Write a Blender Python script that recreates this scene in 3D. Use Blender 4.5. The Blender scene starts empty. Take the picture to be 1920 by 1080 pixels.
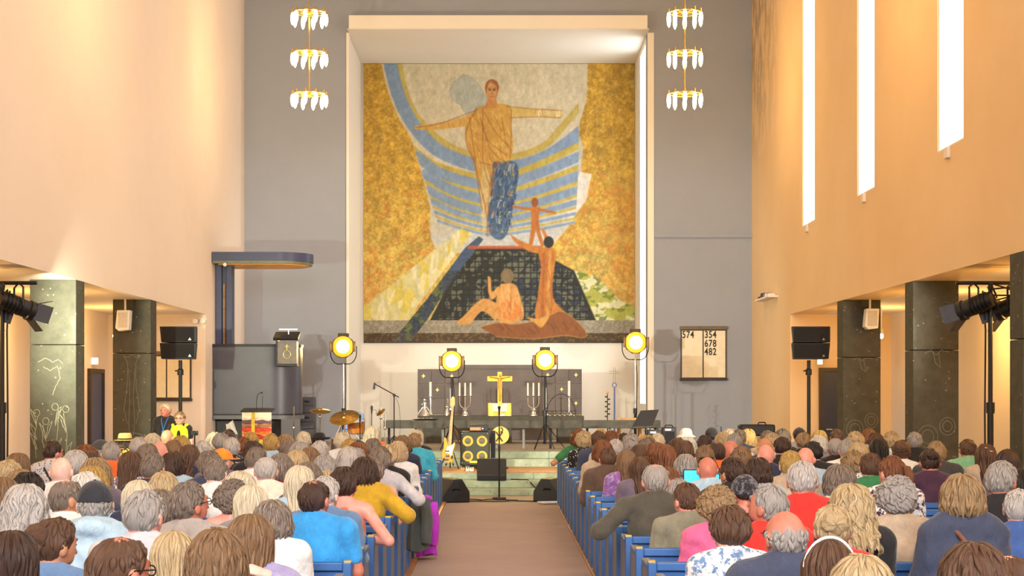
import bpy, bmesh, math, random
import numpy as np
from mathutils import Vector, Matrix
random.seed(7); rng = np.random.RandomState(11)
S = bpy.context.scene
C = S.collection
PI = math.pi
# ------------------------------------------------------------------ camera
F = 2850.0; VX, VY = 937.0, 737.0; EYE = 1.78          # focal length in px of the 1920 frame, vanishing point, eye height
cam_d = bpy.data.cameras.new('camera'); cam = bpy.data.objects.new('camera', cam_d); C.objects.link(cam)
cam.location = (0, 0, EYE); cam.rotation_euler = (PI/2, 0, 0)
cam_d.sensor_width = 36.0; cam_d.lens = F/1920*36
cam_d.shift_x = (960-VX)/1920; cam_d.shift_y = (VY-540)/1920
cam_d.clip_end = 200; cam_d.clip_start = 0.05
S.camera = cam
def P(px, py, Y):
    return Vector(((px-VX)*Y/F, Y, EYE+(VY-py)*Y/F))
# ------------------------------------------------------------------ world, lights, exposure
vs = S.view_settings
vs.view_transform = 'Standard'; vs.look = 'None'; vs.gamma = 1; vs.use_curve_mapping = False
vs.exposure = -0.30
W = bpy.data.worlds.new('world'); S.world = W; W.use_nodes = True
W.node_tree.nodes['Background'].inputs[0].default_value = (0.75, 0.85, 1.0, 1)
W.node_tree.nodes['Background'].inputs[1].default_value = 0.5
WARM = (1.0, 0.52, 0.17)
def light(name, kind, loc, energy, color, rot=(0,0,0), **kw):
    d = bpy.data.lights.new(name, kind); d.energy = energy; d.color = color
    for k, v in kw.items(): setattr(d, k, v)
    o = bpy.data.objects.new(name, d); C.objects.link(o); o.location = loc; o.rotation_euler = rot
    return o
def aim(o, target):
    o.rotation_euler = (Vector(target)-o.location).to_track_quat('-Z', 'Y').to_euler()
WIN_Y = [29.4, 24.8, 20.15, 15.5, 10.9, 6.3, 1.7]           # tall windows in the right wall
DAY = (0.86, 0.93, 1.0)
for wy in WIN_Y:                                             # daylight entering through each tall window
    light('window_daylight', 'AREA', (6.42, wy, 8.8), 128, DAY, (0, PI/2, 0), shape='RECTANGLE', size=7.2, size_y=1.05)
light('niche_window_daylight', 'AREA', (3.86, 37.15, 5.9), 150, DAY, (0, PI/2, 0), shape='RECTANGLE', size=8.0, size_y=1.3)
rear = light('rear_fill_light', 'AREA', (0, -4.6, 7.0), 930, (1.0, 0.96, 0.94), (PI/2, 0, 0), shape='RECTANGLE', size=9, size_y=6, spread=math.radians(75))  # added fill on the crowd from behind; the rear wall has no window
aim(rear, (0, 13, 0.6))

# ------------------------------------------------------------------ materials
def lin(c):
    if isinstance(c, str):
        c = c.lstrip('#'); c = tuple(int(c[i:i+2], 16)/255 for i in (0, 2, 4))
    return tuple((x/12.92 if x <= 0.04045 else ((x+0.055)/1.055)**2.4) for x in c[:3])
def L4(c): return (*lin(c), 1)
MATS = {}
class NT:
    def __init__(s, name):
        s.m = bpy.data.materials.new(name); s.m.use_nodes = True
        s.t = s.m.node_tree; s.n = s.t.nodes; s.b = s.n['Principled BSDF']
    def add(s, typ, **kw):
        nd = s.n.new(typ)
        for k, v in kw.items(): setattr(nd, k, v)
        return nd
    def link(s, a, b): s.t.links.new(a, b)
    def setb(s, **kw):
        for k, v in kw.items(): s.b.inputs[k.replace('_', ' ')].default_value = v
    def coords(s, kind='Object', scale=(1,1,1)):
        tc = s.add('ShaderNodeTexCoord'); mp = s.add('ShaderNodeMapping')
        mp.inputs['Scale'].default_value = scale
        s.link(tc.outputs[kind], mp.inputs['Vector']); return mp.outputs['Vector']
    def noise(s, vec, scale, detail=3, rough=0.5):
        n = s.add('ShaderNodeTexNoise'); n.inputs['Scale'].default_value = scale
        n.inputs['Detail'].default_value = detail; n.inputs['Roughness'].default_value = rough
        if vec is not None: s.link(vec, n.inputs['Vector'])
        return n.outputs['Fac']
    def ramp(s, fac, stops):
        r = s.add('ShaderNodeValToRGB'); e = r.color_ramp.elements
        while len(e) < len(stops): e.new(0.5)
        for k, (p, c) in enumerate(stops): e[k].position = p; e[k].color = L4(c)
        s.link(fac, r.inputs['Fac']); return r.outputs['Color']
    def mix(s, fac, a, b, mode='MIX'):
        m = s.add('ShaderNodeMix', data_type='RGBA', blend_type=mode)
        for inp, v in ((m.inputs[0], fac), (m.inputs[6], a), (m.inputs[7], b)):
            if hasattr(v, 'links'): s.link(v, inp)
            elif isinstance(v, (int, float)): inp.default_value = v
            else: inp.default_value = L4(v)
        return m.outputs[2]
    def bump(s, fac, strength=0.2, dist=0.01):
        b = s.add('ShaderNodeBump'); b.inputs['Strength'].default_value = strength; b.inputs['Distance'].default_value = dist
        s.link(fac, b.inputs['Height']); s.link(b.outputs['Normal'], s.b.inputs['Normal'])
def mat(name, color, rough=0.6, metal=0.0, var=0.12, scale=8.0, bump=0.0, coat=0.0, stretch=(1,1,1)):
    if name in MATS: return MATS[name]
    t = NT(name); base = np.array([int(color.lstrip('#')[i:i+2], 16)/255 for i in (0,2,4)])
    v = t.coords('Object', stretch); n = t.noise(v, scale, 4, 0.6)
    col = t.ramp(n, [(0.3, tuple(np.clip(base*(1-var), 0, 1))), (0.7, tuple(np.clip(base*(1+var*0.6), 0, 1)))])
    t.link(col, t.b.inputs['Base Color']); t.setb(Roughness=rough, Metallic=metal, Coat_Weight=coat)
    if bump: t.bump(t.noise(v, scale*6, 3), bump, 0.01)
    MATS[name] = t.m; return t.m
def emit(name, color, strength):
    if name in MATS: return MATS[name]
    t = NT(name); t.setb(Base_Color=L4(color), Emission_Color=L4(color), Emission_Strength=strength)
    MATS[name] = t.m; return t.m
def plaster(name, color, dirt, amount=0.35):
    t = NT(name); v = t.coords('Object')
    a = t.noise(v, 0.35, 5, 0.6); b = t.noise(v, 2.2, 6, 0.65)
    c = t.ramp(a, [(0.30, color), (0.80, dirt)])
    c2 = t.mix(b, color, c); 
    t.link(c2, t.b.inputs['Base Color']); t.setb(Roughness=0.85)
    t.bump(t.noise(v, 40, 4, 0.6), 0.25, 0.006)
    MATS[name] = t.m; return t.m
M_plaster = plaster('cream_plaster', '#e9dccf', '#ddcdbe')
M_grey = plaster('blue_grey_plaster', '#9ba0ab', '#9095a0')
M_white = plaster('white_plaster', '#ece6da', '#e2dbcd')
M_ceil = plaster('ceiling_plaster', '#efe6d6', '#e6dccb')
def warmlit_stained():                                    # the right wall: warm lamplight tinted into the plaster, plus a peeling damp stain beside the corner
    t = NT('warmlit_stained_plaster'); v = t.coords('Object')
    a = t.noise(v, 0.35, 5, 0.6)
    c = t.ramp(a, [(0.30, '#e9cba0'), (0.80, '#dfbc8c')])
    tc = t.add('ShaderNodeTexCoord'); sp = t.add('ShaderNodeSeparateXYZ'); t.link(tc.outputs['Object'], sp.inputs[0])
    def mr(o, a0, a1):
        m = t.add('ShaderNodeMapRange'); m.inputs[1].default_value = a0; m.inputs[2].default_value = a1
        m.inputs[3].default_value = 0; m.inputs[4].default_value = 1; t.link(o, m.inputs[0]); return m.outputs[0]
    def mul(x, y):
        m = t.add('ShaderNodeMath', operation='MULTIPLY'); t.link(x, m.inputs[0]); t.link(y, m.inputs[1]); return m.outputs[0]
    mask = mul(mul(mr(sp.outputs[1], 32.3, 34.6), mr(sp.outputs[2], 6.8, 9.5)), mr(t.noise(t.coords('Object', (1, 1.6, 0.6)), 1.7, 6, 0.7), 0.46, 0.54))
    c2 = t.mix(mask, c, '#b09a80')
    t.link(c2, t.b.inputs['Base Color']); t.setb(Roughness=0.85)
    t.bump(t.noise(v, 40, 4, 0.6), 0.25, 0.006); return t.m
M_warmstain = warmlit_stained()
def stone_mat(name, c1, c2, speck, sc=6):
    t = NT(name); v = t.coords('Object')
    a = t.noise(v, sc, 6, 0.7); col = t.ramp(a, [(0.3, c1), (0.7, c2)])
    vo = t.add('ShaderNodeTexVoronoi'); vo.inputs['Scale'].default_value = 9; t.link(v, vo.inputs['Vector'])
    dots = t.ramp(vo.outputs['Distance'], [(0.07, '#ffffff'), (0.12, '#000000')])
    col = t.mix(dots, col, speck)
    t.link(col, t.b.inputs['Base Color']); t.setb(Roughness=0.85, Specular_IOR_Level=0.25)
    t.bump(t.noise(v, 60, 4, 0.7), 0.35, 0.004); MATS[name] = t.m; return t.m
M_pillar = stone_mat('green_grey_stone', '#434238', '#555247', '#8f8a76')
M_step = stone_mat('green_step_stone', '#7d8a72', '#a3ab92', '#59634f', 4)
M_dstone = stone_mat('dark_rail_stone', '#45433c', '#5b594f', '#77746a', 5)
M_black = mat('black_plastic', '#161517', 0.5, 0, 0.2, 20)
M_blackm = mat('black_metal', '#1b1a1c', 0.4, 0.6, 0.2, 20)
M_chrome = mat('chrome', '#d8d8d8', 0.15, 1.0, 0.05)
M_silver = mat('silver', '#d9d6d0', 0.25, 0.9, 0.08)
M_gold = mat('gold', '#c9993a', 0.3, 0.85, 0.12)
M_navy = mat('navy_lacquer', '#343a5c', 0.4, 0, 0.08, 4)
M_navyd = mat('navy_panel', '#42424f', 0.38, 0, 0.08, 3)
M_woodo = mat('orange_oak', '#b7772f', 0.4, 0, 0.25, 3, 0.1, 0.1, (1, 0.3, 8))
M_wooddk = mat('dark_wood', '#4a2f1d', 0.5, 0, 0.3, 4, 0.1, 0, (1, 0.3, 6))
M_platwood = mat('platform_wood', '#96663a', 0.5, 0, 0.3, 3, 0.1, 0, (0.4, 3, 3))
M_pew = mat('blue_pew_paint', '#2f5f9e', 0.42, 0, 0.10, 5, 0.05)
M_pewg = mat('grey_pew_side', '#6f7280', 0.5, 0, 0.08, 5)
M_brass = mat('brass_plate', '#d9b44a', 0.3, 0.6, 0.08)
M_candle = mat('candle_wax', '#efe9dc', 0.45, 0, 0.04)
M_cream = mat('cream_board', '#efe3c6', 0.6, 0, 0.03)
M_frame = mat('dark_bronze_frame', '#3b3026', 0.45, 0.3, 0.1)
M_carpet = None
def carpet():
    t = NT('mauve_carpet'); v = t.coords('Object')
    c = t.ramp(t.noise(v, 1.2, 5, 0.7), [(0.3, '#a28e86'), (0.7, '#b49f96')])
    c = t.mix(t.noise(v, 160, 2), c, '#94807a'); t.link(c, t.b.inputs['Base Color']); t.setb(Roughness=0.95)
    t.bump(t.noise(v, 220, 2), 0.5, 0.004); return t.m
M_carpet = carpet()
M_floor = stone_mat('floor_stone', '#8c8272', '#a2978a', '#77705f', 3)

# ------------------------------------------------------------------ mesh helpers
class MB:
    def __init__(s): s.v = []; s.f = []
    def add(s, vs, fs):
        o = len(s.v); s.v += [tuple(p) for p in vs]; s.f += [tuple(i+o for i in f) for f in fs]; return s
    def box(s, x0, x1, y0, y1, z0, z1):
        vs = [(x, y, z) for x in (x0, x1) for y in (y0, y1) for z in (z0, z1)]
        return s.add(vs, [(0,1,3,2), (4,6,7,5), (0,4,5,1), (2,3,7,6), (0,2,6,4), (1,5,7,3)])
    def cbox(s, c, d, M=None):
        x, y, z = d[0]/2, d[1]/2, d[2]/2
        vs = [Vector((a*x, b*y, e*z)) for a in (-1, 1) for b in (-1, 1) for e in (-1, 1)]
        vs = [(M @ p if M else p)+Vector(c) for p in vs]
        return s.add(vs, [(0,1,3,2), (4,6,7,5), (0,4,5,1), (2,3,7,6), (0,2,6,4), (1,5,7,3)])
    def cyl(s, a, b, r0, r1=None, n=12):
        return s.tube([a, b], [r0, r0 if r1 is None else r1], n)
    def tube(s, pts, rad, n=8, closed=False):
        pts = [Vector(p) for p in pts]
        if not hasattr(rad, '__len__'): rad = [rad]*len(pts)
        m = len(pts); rings = []; up = None
        for i, p in enumerate(pts):
            t = (pts[(i+1) % m]-pts[i-1]) if closed else (pts[min(i+1, m-1)]-pts[max(i-1, 0)])
            t.normalize()
            if up is None: up = Vector((0, 0, 1)) if abs(t.z) < 0.9 else Vector((1, 0, 0))
            a = t.cross(up)
            if a.length < 1e-5: a = t.cross(Vector((0.3, 1, 0.1)))
            a.normalize(); b = a.cross(t).normalized(); up = b
            rings.append([p+(a*math.cos(2*PI*k/n)+b*math.sin(2*PI*k/n))*rad[i] for k in range(n)])
        vs = [q for r in rings for q in r]; fs = []
        for i in range(m if closed else m-1):
            j = (i+1) % m
            for k in range(n): fs.append((i*n+k, i*n+(k+1) % n, j*n+(k+1) % n, j*n+k))
        if not closed: fs += [tuple(range(n-1, -1, -1)), tuple((m-1)*n+k for k in range(n))]
        return s.add(vs, fs)
    def lathe(s, prof, c=(0,0,0), n=20, M=None, sy=1.0):
        vs = []; fs = []; c = Vector(c)
        for r, z in prof:
            for k in range(n):
                p = Vector((r*math.cos(2*PI*k/n), r*sy*math.sin(2*PI*k/n), z)); vs.append((M @ p if M else p)+c)
        m = len(prof)
        for i in range(m-1):
            for k in range(n): fs.append((i*n+k, i*n+(k+1) % n, (i+1)*n+(k+1) % n, (i+1)*n+k))
        fs += [tuple(range(n-1, -1, -1)), tuple((m-1)*n+k for k in range(n))]
        return s.add(vs, fs)
    def prism(s, poly, axis, a, b):
        """poly: 2-d outline; axis 'x','y','z' = extrusion direction"""
        def to(u, v, w): return {'x': (w, u, v), 'y': (u, w, v), 'z': (u, v, w)}[axis]
        n = len(poly); vs = [to(u, v, a) for u, v in poly]+[to(u, v, b) for u, v in poly]
        fs = [tuple(range(n-1, -1, -1)), tuple(range(n, 2*n))]+[(k, (k+1) % n, n+(k+1) % n, n+k) for k in range(n)]
        return s.add(vs, fs)
    def ell(s, c, r, n=16, m=10, M=None):
        prof = [(max(math.sin(PI*i/m), 1e-3), -math.cos(PI*i/m)) for i in range(m+1)]
        vs = []; fs = []; c = Vector(c)
        for q, z in prof:
            for k in range(n):
                p = Vector((q*math.cos(2*PI*k/n)*r[0], q*math.sin(2*PI*k/n)*r[1], z*r[2])); vs.append((M @ p if M else p)+c)
        for i in range(m):
            for k in range(n): fs.append((i*n+k, i*n+(k+1) % n, (i+1)*n+(k+1) % n, (i+1)*n+k))
        return s.add(vs, fs)
    def mesh(s, name, material=None, smooth=True, angle=40):
        me = bpy.data.meshes.new(name); me.from_pydata(s.v, [], s.f)
        bm = bmesh.new(); bm.from_mesh(me); bmesh.ops.recalc_face_normals(bm, faces=bm.faces)
        if smooth:
            ca = math.radians(angle)
            for f in bm.faces: f.smooth = True
            for e in bm.edges:
                if len(e.link_faces) == 2 and e.calc_face_angle(0) > ca: e.smooth = False
        bm.to_mesh(me); bm.free()
        if material: me.materials.append(material)
        return me
    def build(s, name, material, parent=None, bevel=0.0, smooth=True):
        o = bpy.data.objects.new(name, s.mesh(name, material, smooth)); C.objects.link(o)
        if parent is not None: put(o, parent)
        if bevel:
            b = o.modifiers.new('bevel', 'BEVEL'); b.width = bevel; b.segments = 2; b.limit_method = 'ANGLE'
        return o
def put(o, parent):                       # parent keeping the world placement of geometry built in world space
    o.parent = parent
    o.matrix_parent_inverse = world_of(parent).inverted()
def world_of(o):
    m = o.matrix_basis.copy()
    if o.parent is not None: m = world_of(o.parent) @ o.matrix_parent_inverse @ m
    return m
def tag(o, label=None, cat=None, group=None, kind=None):
    if label: o['label'] = label
    if cat: o['category'] = cat
    if group: o['group'] = group
    if kind: o['kind'] = kind
    return o
def thing(name, label, cat, loc=(0,0,0), group=None, rotz=0.0):
    o = bpy.data.objects.new(name, None); C.objects.link(o); o.empty_display_size = 0.1
    o.location = loc; o.rotation_euler = (0, 0, rotz)
    return tag(o, label, cat, group)
def struct(name, mb, m, parent=None, bevel=0.0):
    o = mb.build(name, m, parent, bevel, smooth=False)
    if parent is None: o['kind'] = 'structure'
    return o
def copy_tree(o, parent=None):
    c = o.copy(); C.objects.link(c)
    if parent is not None: c.parent = parent; c.matrix_parent_inverse = o.matrix_parent_inverse
    for ch in list(o.children): copy_tree(ch, c)
    return c
def arc(c, r, a0, a1, n, plane='xz', ry=None):
    out = []
    for i in range(n+1):
        a = math.radians(a0+(a1-a0)*i/n); u, v = r*math.cos(a), (ry or r)*math.sin(a)
        out.append(Vector(c)+(Vector((u, 0, v)) if plane == 'xz' else Vector((u, v, 0)) if plane == 'xy' else Vector((0, u, v))))
    return out
# ================================================================== the building
XL, XR = -6.05, 5.97          # nave wall faces
YE = 36.0                     # end wall face
YA = 31.25                    # aisles end here
SOF = 3.40                    # soffit of the aisles
TOP = 13.0; YB = -6.0
XO = 8.05                     # aisle outer walls
NL, NR = -3.60, 3.50          # recess behind the altar
NB = 39.4; NT_ = 10.31
struct('floor', MB().box(-XO-0.3, XO+0.3, YB, 27.0, -0.2, 0.0), M_floor)
struct('ceiling', MB().box(-7, 7, YB, YE+0.3, TOP, TOP+0.2), M_ceil)
struct('wall_rear', MB().box(-XO-0.3, XO+0.3, YB-0.3, YB, 0, TOP), M_plaster)
struct('wall_left', MB().box(XL-0.65, XL, YB, YE, SOF, TOP).box(-XO-0.3, XL, YA, YE+0.3, 0, SOF), M_plaster)
mb = MB()
edges = [YB]
for wy in sorted(WIN_Y): edges += [wy-0.58, wy+0.58]
edges.append(YE)
for i in range(0, len(edges), 2): mb.box(XR, XR+0.65, edges[i], edges[i+1], SOF, TOP)
for wy in WIN_Y:
    mb.box(XR, XR+0.65, wy-0.58, wy+0.58, SOF, 5.05); mb.box(XR, XR+0.65, wy-0.58, wy+0.58, 12.4, TOP)
mb.box(XR, XO+0.3, YA, YE+0.3, 0, SOF)
struct('wall_right', mb, M_warmstain)
for sd, s in (('left', -1), ('right', 1)):
    struct('wall_aisle_'+sd, MB().box(*sorted((s*XO, s*(XO+0.3))), YB, YA, 0, SOF), M_plaster)
    x0, x1 = sorted((s*(6.62 if s > 0 else 6.70), s*(XO+0.3)))
    struct('ceiling_aisle_'+sd, MB().box(x0, x1, YB, YA, SOF, SOF+0.25), M_plaster)
# end wall around the altar recess
struct('wall_end', MB().box(XL, NL, YE, YE+0.35, 0, TOP).box(NR, XR, YE, YE+0.35, 0, TOP).box(NL, NR, YE, YE+0.35, NT_, TOP), M_grey)
w0, w1, z0, z1 = 36.45, 37.9, 1.52, 10.15
struct('wall_recess_left', MB().box(NL-0.3, NL, YE+0.35, NB, 0, NT_), M_white)
struct('wall_recess_back', MB().box(NL-0.3, NR+0.45, NB, NB+0.3, 0, NT_+0.2), M_white)
struct('ceiling_recess', MB().box(NL-0.3, NR+0.45, YE+0.35, NB, NT_, NT_+0.2), M_white)
struct('wall_recess_right', MB().box(NR, NR+0.4, YE+0.35, w0, 0, NT_).box(NR, NR+0.4, w1, NB, 0, NT_).box(NR, NR+0.4, w0, w1, 0, z0).box(NR, NR+0.4, w0, w1, z1, NT_), M_white)
# cream trim round the recess opening and the lintel box above it
struct('trim_1', MB().box(P(655, 0, 35.7).x, P(1213, 0, 35.7).x, 35.55, YE, NT_, 10.62), M_white, bevel=0.01)
struct('trim_2', MB().box(NL-0.03, NL+0.03, YE-0.03, YE+0.36, 0, NT_), M_white)
struct('trim_3', MB().box(NR, NR+0.15, YE-0.02, YE, 0, NT_), M_white)
struct('trim_4', MB().box(P(1226, 0, YE).x, XR, YE-0.05, YE, 5.46, 5.54), M_grey)
struct('trim_5', MB().box(NL+0.031, NR, 35.56, YE+0.36, NT_-0.015, NT_-0.001), M_white)
# windows
M_pane = emit('frosted_daylight_glass', '#f4f8ff', 2.2)
M_wframe = mat('dark_window_frame', '#4a2a26', 0.5)
for k, wy in enumerate(WIN_Y):
    o = struct('window_%d' % (k+1), MB().box(XR+0.46, XR+0.49, wy-0.57, wy+0.57, 5.06, 12.39), M_pane)
    struct('window_frame', MB().box(XR+0.40, XR+0.455, wy-0.58, wy-0.53, 5.06, 12.39).box(XR+0.40, XR+0.455, wy+0.53, wy+0.58, 5.06, 12.39), M_wframe, o)
    struct('jamb', MB().box(XR+0.02, XR+0.45, wy+0.565, wy+0.579, 5.06, 12.39), M_white, o)
    struct('sill', MB().box(XR+0.0, XR+0.45, wy-0.57, wy+0.57, 5.051, 5.07), M_white, o)
    for q in range(1, 8): struct('glazing_bar', MB().box(XR+0.445, XR+0.458, wy-0.57, wy+0.57, 5.06+q*0.92, 5.08+q*0.92), M_wframe, o)
    struct('bracket', MB().box(XR-0.05, XR, wy-0.02, wy+0.13, 4.90, 5.04), M_plaster, o, 0.005)
o = struct('window_8', MB().box(NR+0.38, NR+0.40, w0, w1, z0, z1), M_pane)
# doors
M_door = mat('dark_blue_door', '#232a40', 0.45, 0, 0.1)
d = P(1537, 695, YA); d2 = P(1572, 695, YA)
o = struct('door_1', MB().box(d.x+0.06, d.x+0.95, YA-0.04, YA, 0, 2.22), M_door)
struct('door_frame', MB().box(d.x-0.02, d.x+0.06, YA-0.07, YA, 0, 2.30).box(d.x+0.95, d.x+1.03, YA-0.07, YA, 0, 2.30).box(d.x+0.06, d.x+0.95, YA-0.07, YA, 2.22, 2.30), M_frame, o)
struct('door_handle', MB().box(d.x+0.12, d.x+0.24, YA-0.09, YA-0.07, 1.02, 1.05), M_chrome, o)
d = P(205, 700, 28.8)
o = struct('door_2', MB().box(-XO, -XO+0.04, 29.75, 30.65, 0, 2.18), mat('blue_door', '#2c3f68', 0.45, 0, 0.1))
struct('door_frame', MB().box(-XO, -XO+0.07, 29.67, 29.75, 0, 2.26).box(-XO, -XO+0.07, 30.65, 30.73, 0, 2.26).box(-XO, -XO+0.07, 29.75, 30.65, 2.18, 2.26), M_frame, o)
M_exit = emit('exit_sign_glass', '#cfe8d8', 1.6)
M_wbox = mat('white_plastic', '#e9e6df', 0.5, 0, 0.04)
t = thing('exit_sign', 'small lit exit sign box above the dark door by the loudspeaker', 'sign', (P(1540, 683, YA).x, YA, 2.42))
MB().box(t.location.x-0.1, t.location.x+0.02, YA-0.06, YA, 2.36, 2.48).build('housing', M_wbox, t)
MB().box(t.location.x-0.09, t.location.x+0.01, YA-0.065, YA-0.06, 2.37, 2.47).build('lit_panel', M_exit, t)
t = thing('exit_sign', 'small lit exit sign box above the blue aisle door', 'sign', (-XO, 29.6, 2.42))
MB().box(-XO, -XO+0.14, 29.95, 30.0, 2.34, 2.48).build('housing', M_wbox, t)
MB().box(-XO+0.01, -XO+0.13, 29.94, 29.95, 2.35, 2.47).build('lit_panel', M_exit, t)

# ------------------------------------------------------------------ pillars with engraved drawings
M_carve = mat('pale_engraved_line', '#9a9880', 0.8, 0, 0.1)
M_carve2 = mat('faint_engraved_line', '#7d7b6c', 0.8, 0, 0.1)
def wob(pts, n=6, a=0.006):
    out = []
    for i in range(len(pts)-1):
        p, q = Vector(pts[i]), Vector(pts[i+1])
        for k in range(n): 
            v = p.lerp(q, k/n); out.append((v.x+random.uniform(-a, a), v.y+random.uniform(-a, a)))
    out.append(tuple(pts[-1])[:2]); return out
def pillar(x0, x1, y0, y1, label, joint, strokes, cm):
    t = thing('pillar', label, 'pillar', ((x0+x1)/2, (y0+y1)/2, 0), 'square stone arcade pillars')
    MB().box(x0, x1, y0, y1, 0, joint-0.004).build('stone_block', M_pillar, t, 0.012, smooth=False)
    MB().box(x0, x1, y0, y1, joint+0.004, SOF).build('stone_block', M_pillar, t, 0.012, smooth=False)
    for st in strokes:
        pts = [(x0+(x1-x0)*u, y0-0.002, v) for u, v in st]
        MB().tube(pts, 0.0045, 5).build('engraved_line', cm, t)
    return t
def plants():
    out = []
    for cx in (0.15, 0.35, 0.55, 0.78):
        h = random.uniform(1.3, 1.75)
        out.append(wob([(cx, 0.85), (cx+random.uniform(-.08, .08), (0.85+h)/2), (cx+random.uniform(-.1, .1), h)], 5, 0.01))
        for k in range(3):
            z = random.uniform(0.95, h); s = random.choice((-1, 1))
            out.append(wob([(cx, z-0.12), (cx+0.08*s, z), (cx+0.14*s, z+0.13), (cx+0.05*s, z+0.06), (cx, z-0.1)], 4, 0.006))
        out.append([(cx+0.07*math.cos(a)+0.0, h+0.05+0.05*math.sin(a)) for a in np.linspace(0, 2*PI, 12)])
    out.append(wob([(0.18, 2.22), (0.35, 2.28), (0.5, 2.22), (0.62, 2.26), (0.72, 2.2)], 5, 0.006))
    out.append(wob([(0.3, 2.15), (0.45, 2.1), (0.6, 2.17), (0.66, 2.0), (0.55, 1.85), (0.5, 1.75)], 5, 0.008))
    return out
def figure_strokes():
    out = [[(0.5+0.33*math.cos(a), 1.0+0.09*math.sin(a)) for a in np.linspace(0, 2*PI, 24)]]
    for s in (-1, 1):
        out.append(wob([(0.5+0.2*s, 2.42), (0.5+0.1*s, 2.3), (0.5+0.12*s, 1.9), (0.5+0.2*s, 1.5), (0.5+0.12*s, 1.25)], 5, 0.01))
        out.append(wob([(0.5+0.08*s, 2.2), (0.5+0.05*s, 1.7), (0.5+0.08*s, 1.3), (0.5+0.05*s, 1.05)], 5, 0.01))
    out.append(wob([(0.28, 2.42), (0.42, 2.4), (0.5, 2.45), (0.62, 2.4), (0.75, 2.43)], 5, 0.008))
    return out
def bird_strokes():
    out = [wob([(0.25, 2.35), (0.4, 2.4), (0.5, 2.33), (0.62, 2.4), (0.78, 2.37)], 5, 0.006), wob([(0.42, 2.38), (0.5, 2.2), (0.6, 2.15), (0.56, 2.35)], 5, 0.006)]
    for cx, cz, r in ((0.32, 1.15, 0.22), (0.75, 1.3, 0.17)):
        for k in (1, 0.6):
            out.append([(cx+r*k*math.cos(a), cz+r*k*0.75*math.sin(a)) for a in np.linspace(0, 2*PI, 20)])
    return out
pillar(XL-0.66, XL, 21.7, 22.15, 'square stone pillar engraved with plants, lit green-white by a spotlight', 2.47, plants(), M_carve)
pillar(XL-0.66, XL, 26.35, 26.8, 'square dark stone pillar engraved with a tall figure and an oval', 2.47, figure_strokes(), M_carve2)
pillar(XR, XR+0.66, 26.45, 26.9, 'square brown stone pillar engraved with a small bird, beside the dark door', 2.40, bird_strokes(), M_carve2)
pillar(XR, XR+0.66, 21.95, 22.4, 'square grey-green stone pillar engraved with round shapes, behind the spotlight stand', 2.40, bird_strokes(), M_carve2)
pillar(XR, XR+0.66, 17.35, 17.8, 'square stone pillar cut by the picture edge, beside the cabled spotlights', 2.40, [], M_carve2)
pillar(XL-0.66, XL, 17.1, 17.55, 'square stone pillar next to the plain aisle wall, behind the rear pews', 2.47, [], M_carve2)

# ------------------------------------------------------------------ chancel floor and steps
st = thing('stone_steps', 'pale green stone steps up to the stage between the pews', 'steps', (0, 26.4, 0))
def slabs(y0, y1, z0, z1, m, nm='stone_slab', x0=-6.0, x1=5.95, off=0.0):
    xs = [x0]; x = x0+1.3+off
    while x < x1-0.4: xs.append(x); x += random.uniform(1.5, 2.1)
    xs.append(x1)
    for a, b in zip(xs[:-1], xs[1:]): MB().box(a+0.002, b-0.002, y0, y1, z0, z1).build(nm, m, st, 0.008, smooth=False)
slabs(26.40, 27.0, 0.001, 0.113, M_step); slabs(26.80, 27.4, 0.113, 0.238, M_step, off=0.5); slabs(27.20, 27.9, 0.238, 0.35, M_step, off=0.2)
slabs(29.30, 30.0, 0.35, 0.505, M_step, off=0.4); slabs(29.70, 30.3, 0.505, 0.634, M_step)
struct('floor_stage', MB().box(-6.05, 5.97, 27.9, 29.3, 0.0, 0.348), M_platwood)
mbp = bpy.data.objects['floor_stage']
y = 27.25
while y < 29.25:
    struct('plank', MB().box(-6.0, 5.95, y, min(y+0.155, 29.295), 0.3502, 0.362), M_platwood, mbp); y += 0.16
struct('floor_sanctuary', MB().box(-6.05, 5.97, 30.3, NB, 0.0, 0.633), M_floor)

# ------------------------------------------------------------------ runner, wooden edges, pew platforms
o = MB().box(-0.865, 0.90, YB+0.2, 24.5, 0.0, 0.008).build('carpet_runner', M_carpet)
tag(o, 'mauve-brown carpet runner down the centre aisle between the blue pews', 'carpet')
for s, x0, x1 in ((-1, -0.955, -0.868), (1, 0.903, 0.99)):
    o = MB().box(x0, x1, YB+0.2, 24.6, 0.0, 0.022).build('edge_strip', M_woodo, None, 0.004)
    tag(o, 'orange wooden edging strip along the carpet on the %s side' % ('pulpit' if s < 0 else 'hymn board'), 'edging')

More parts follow.
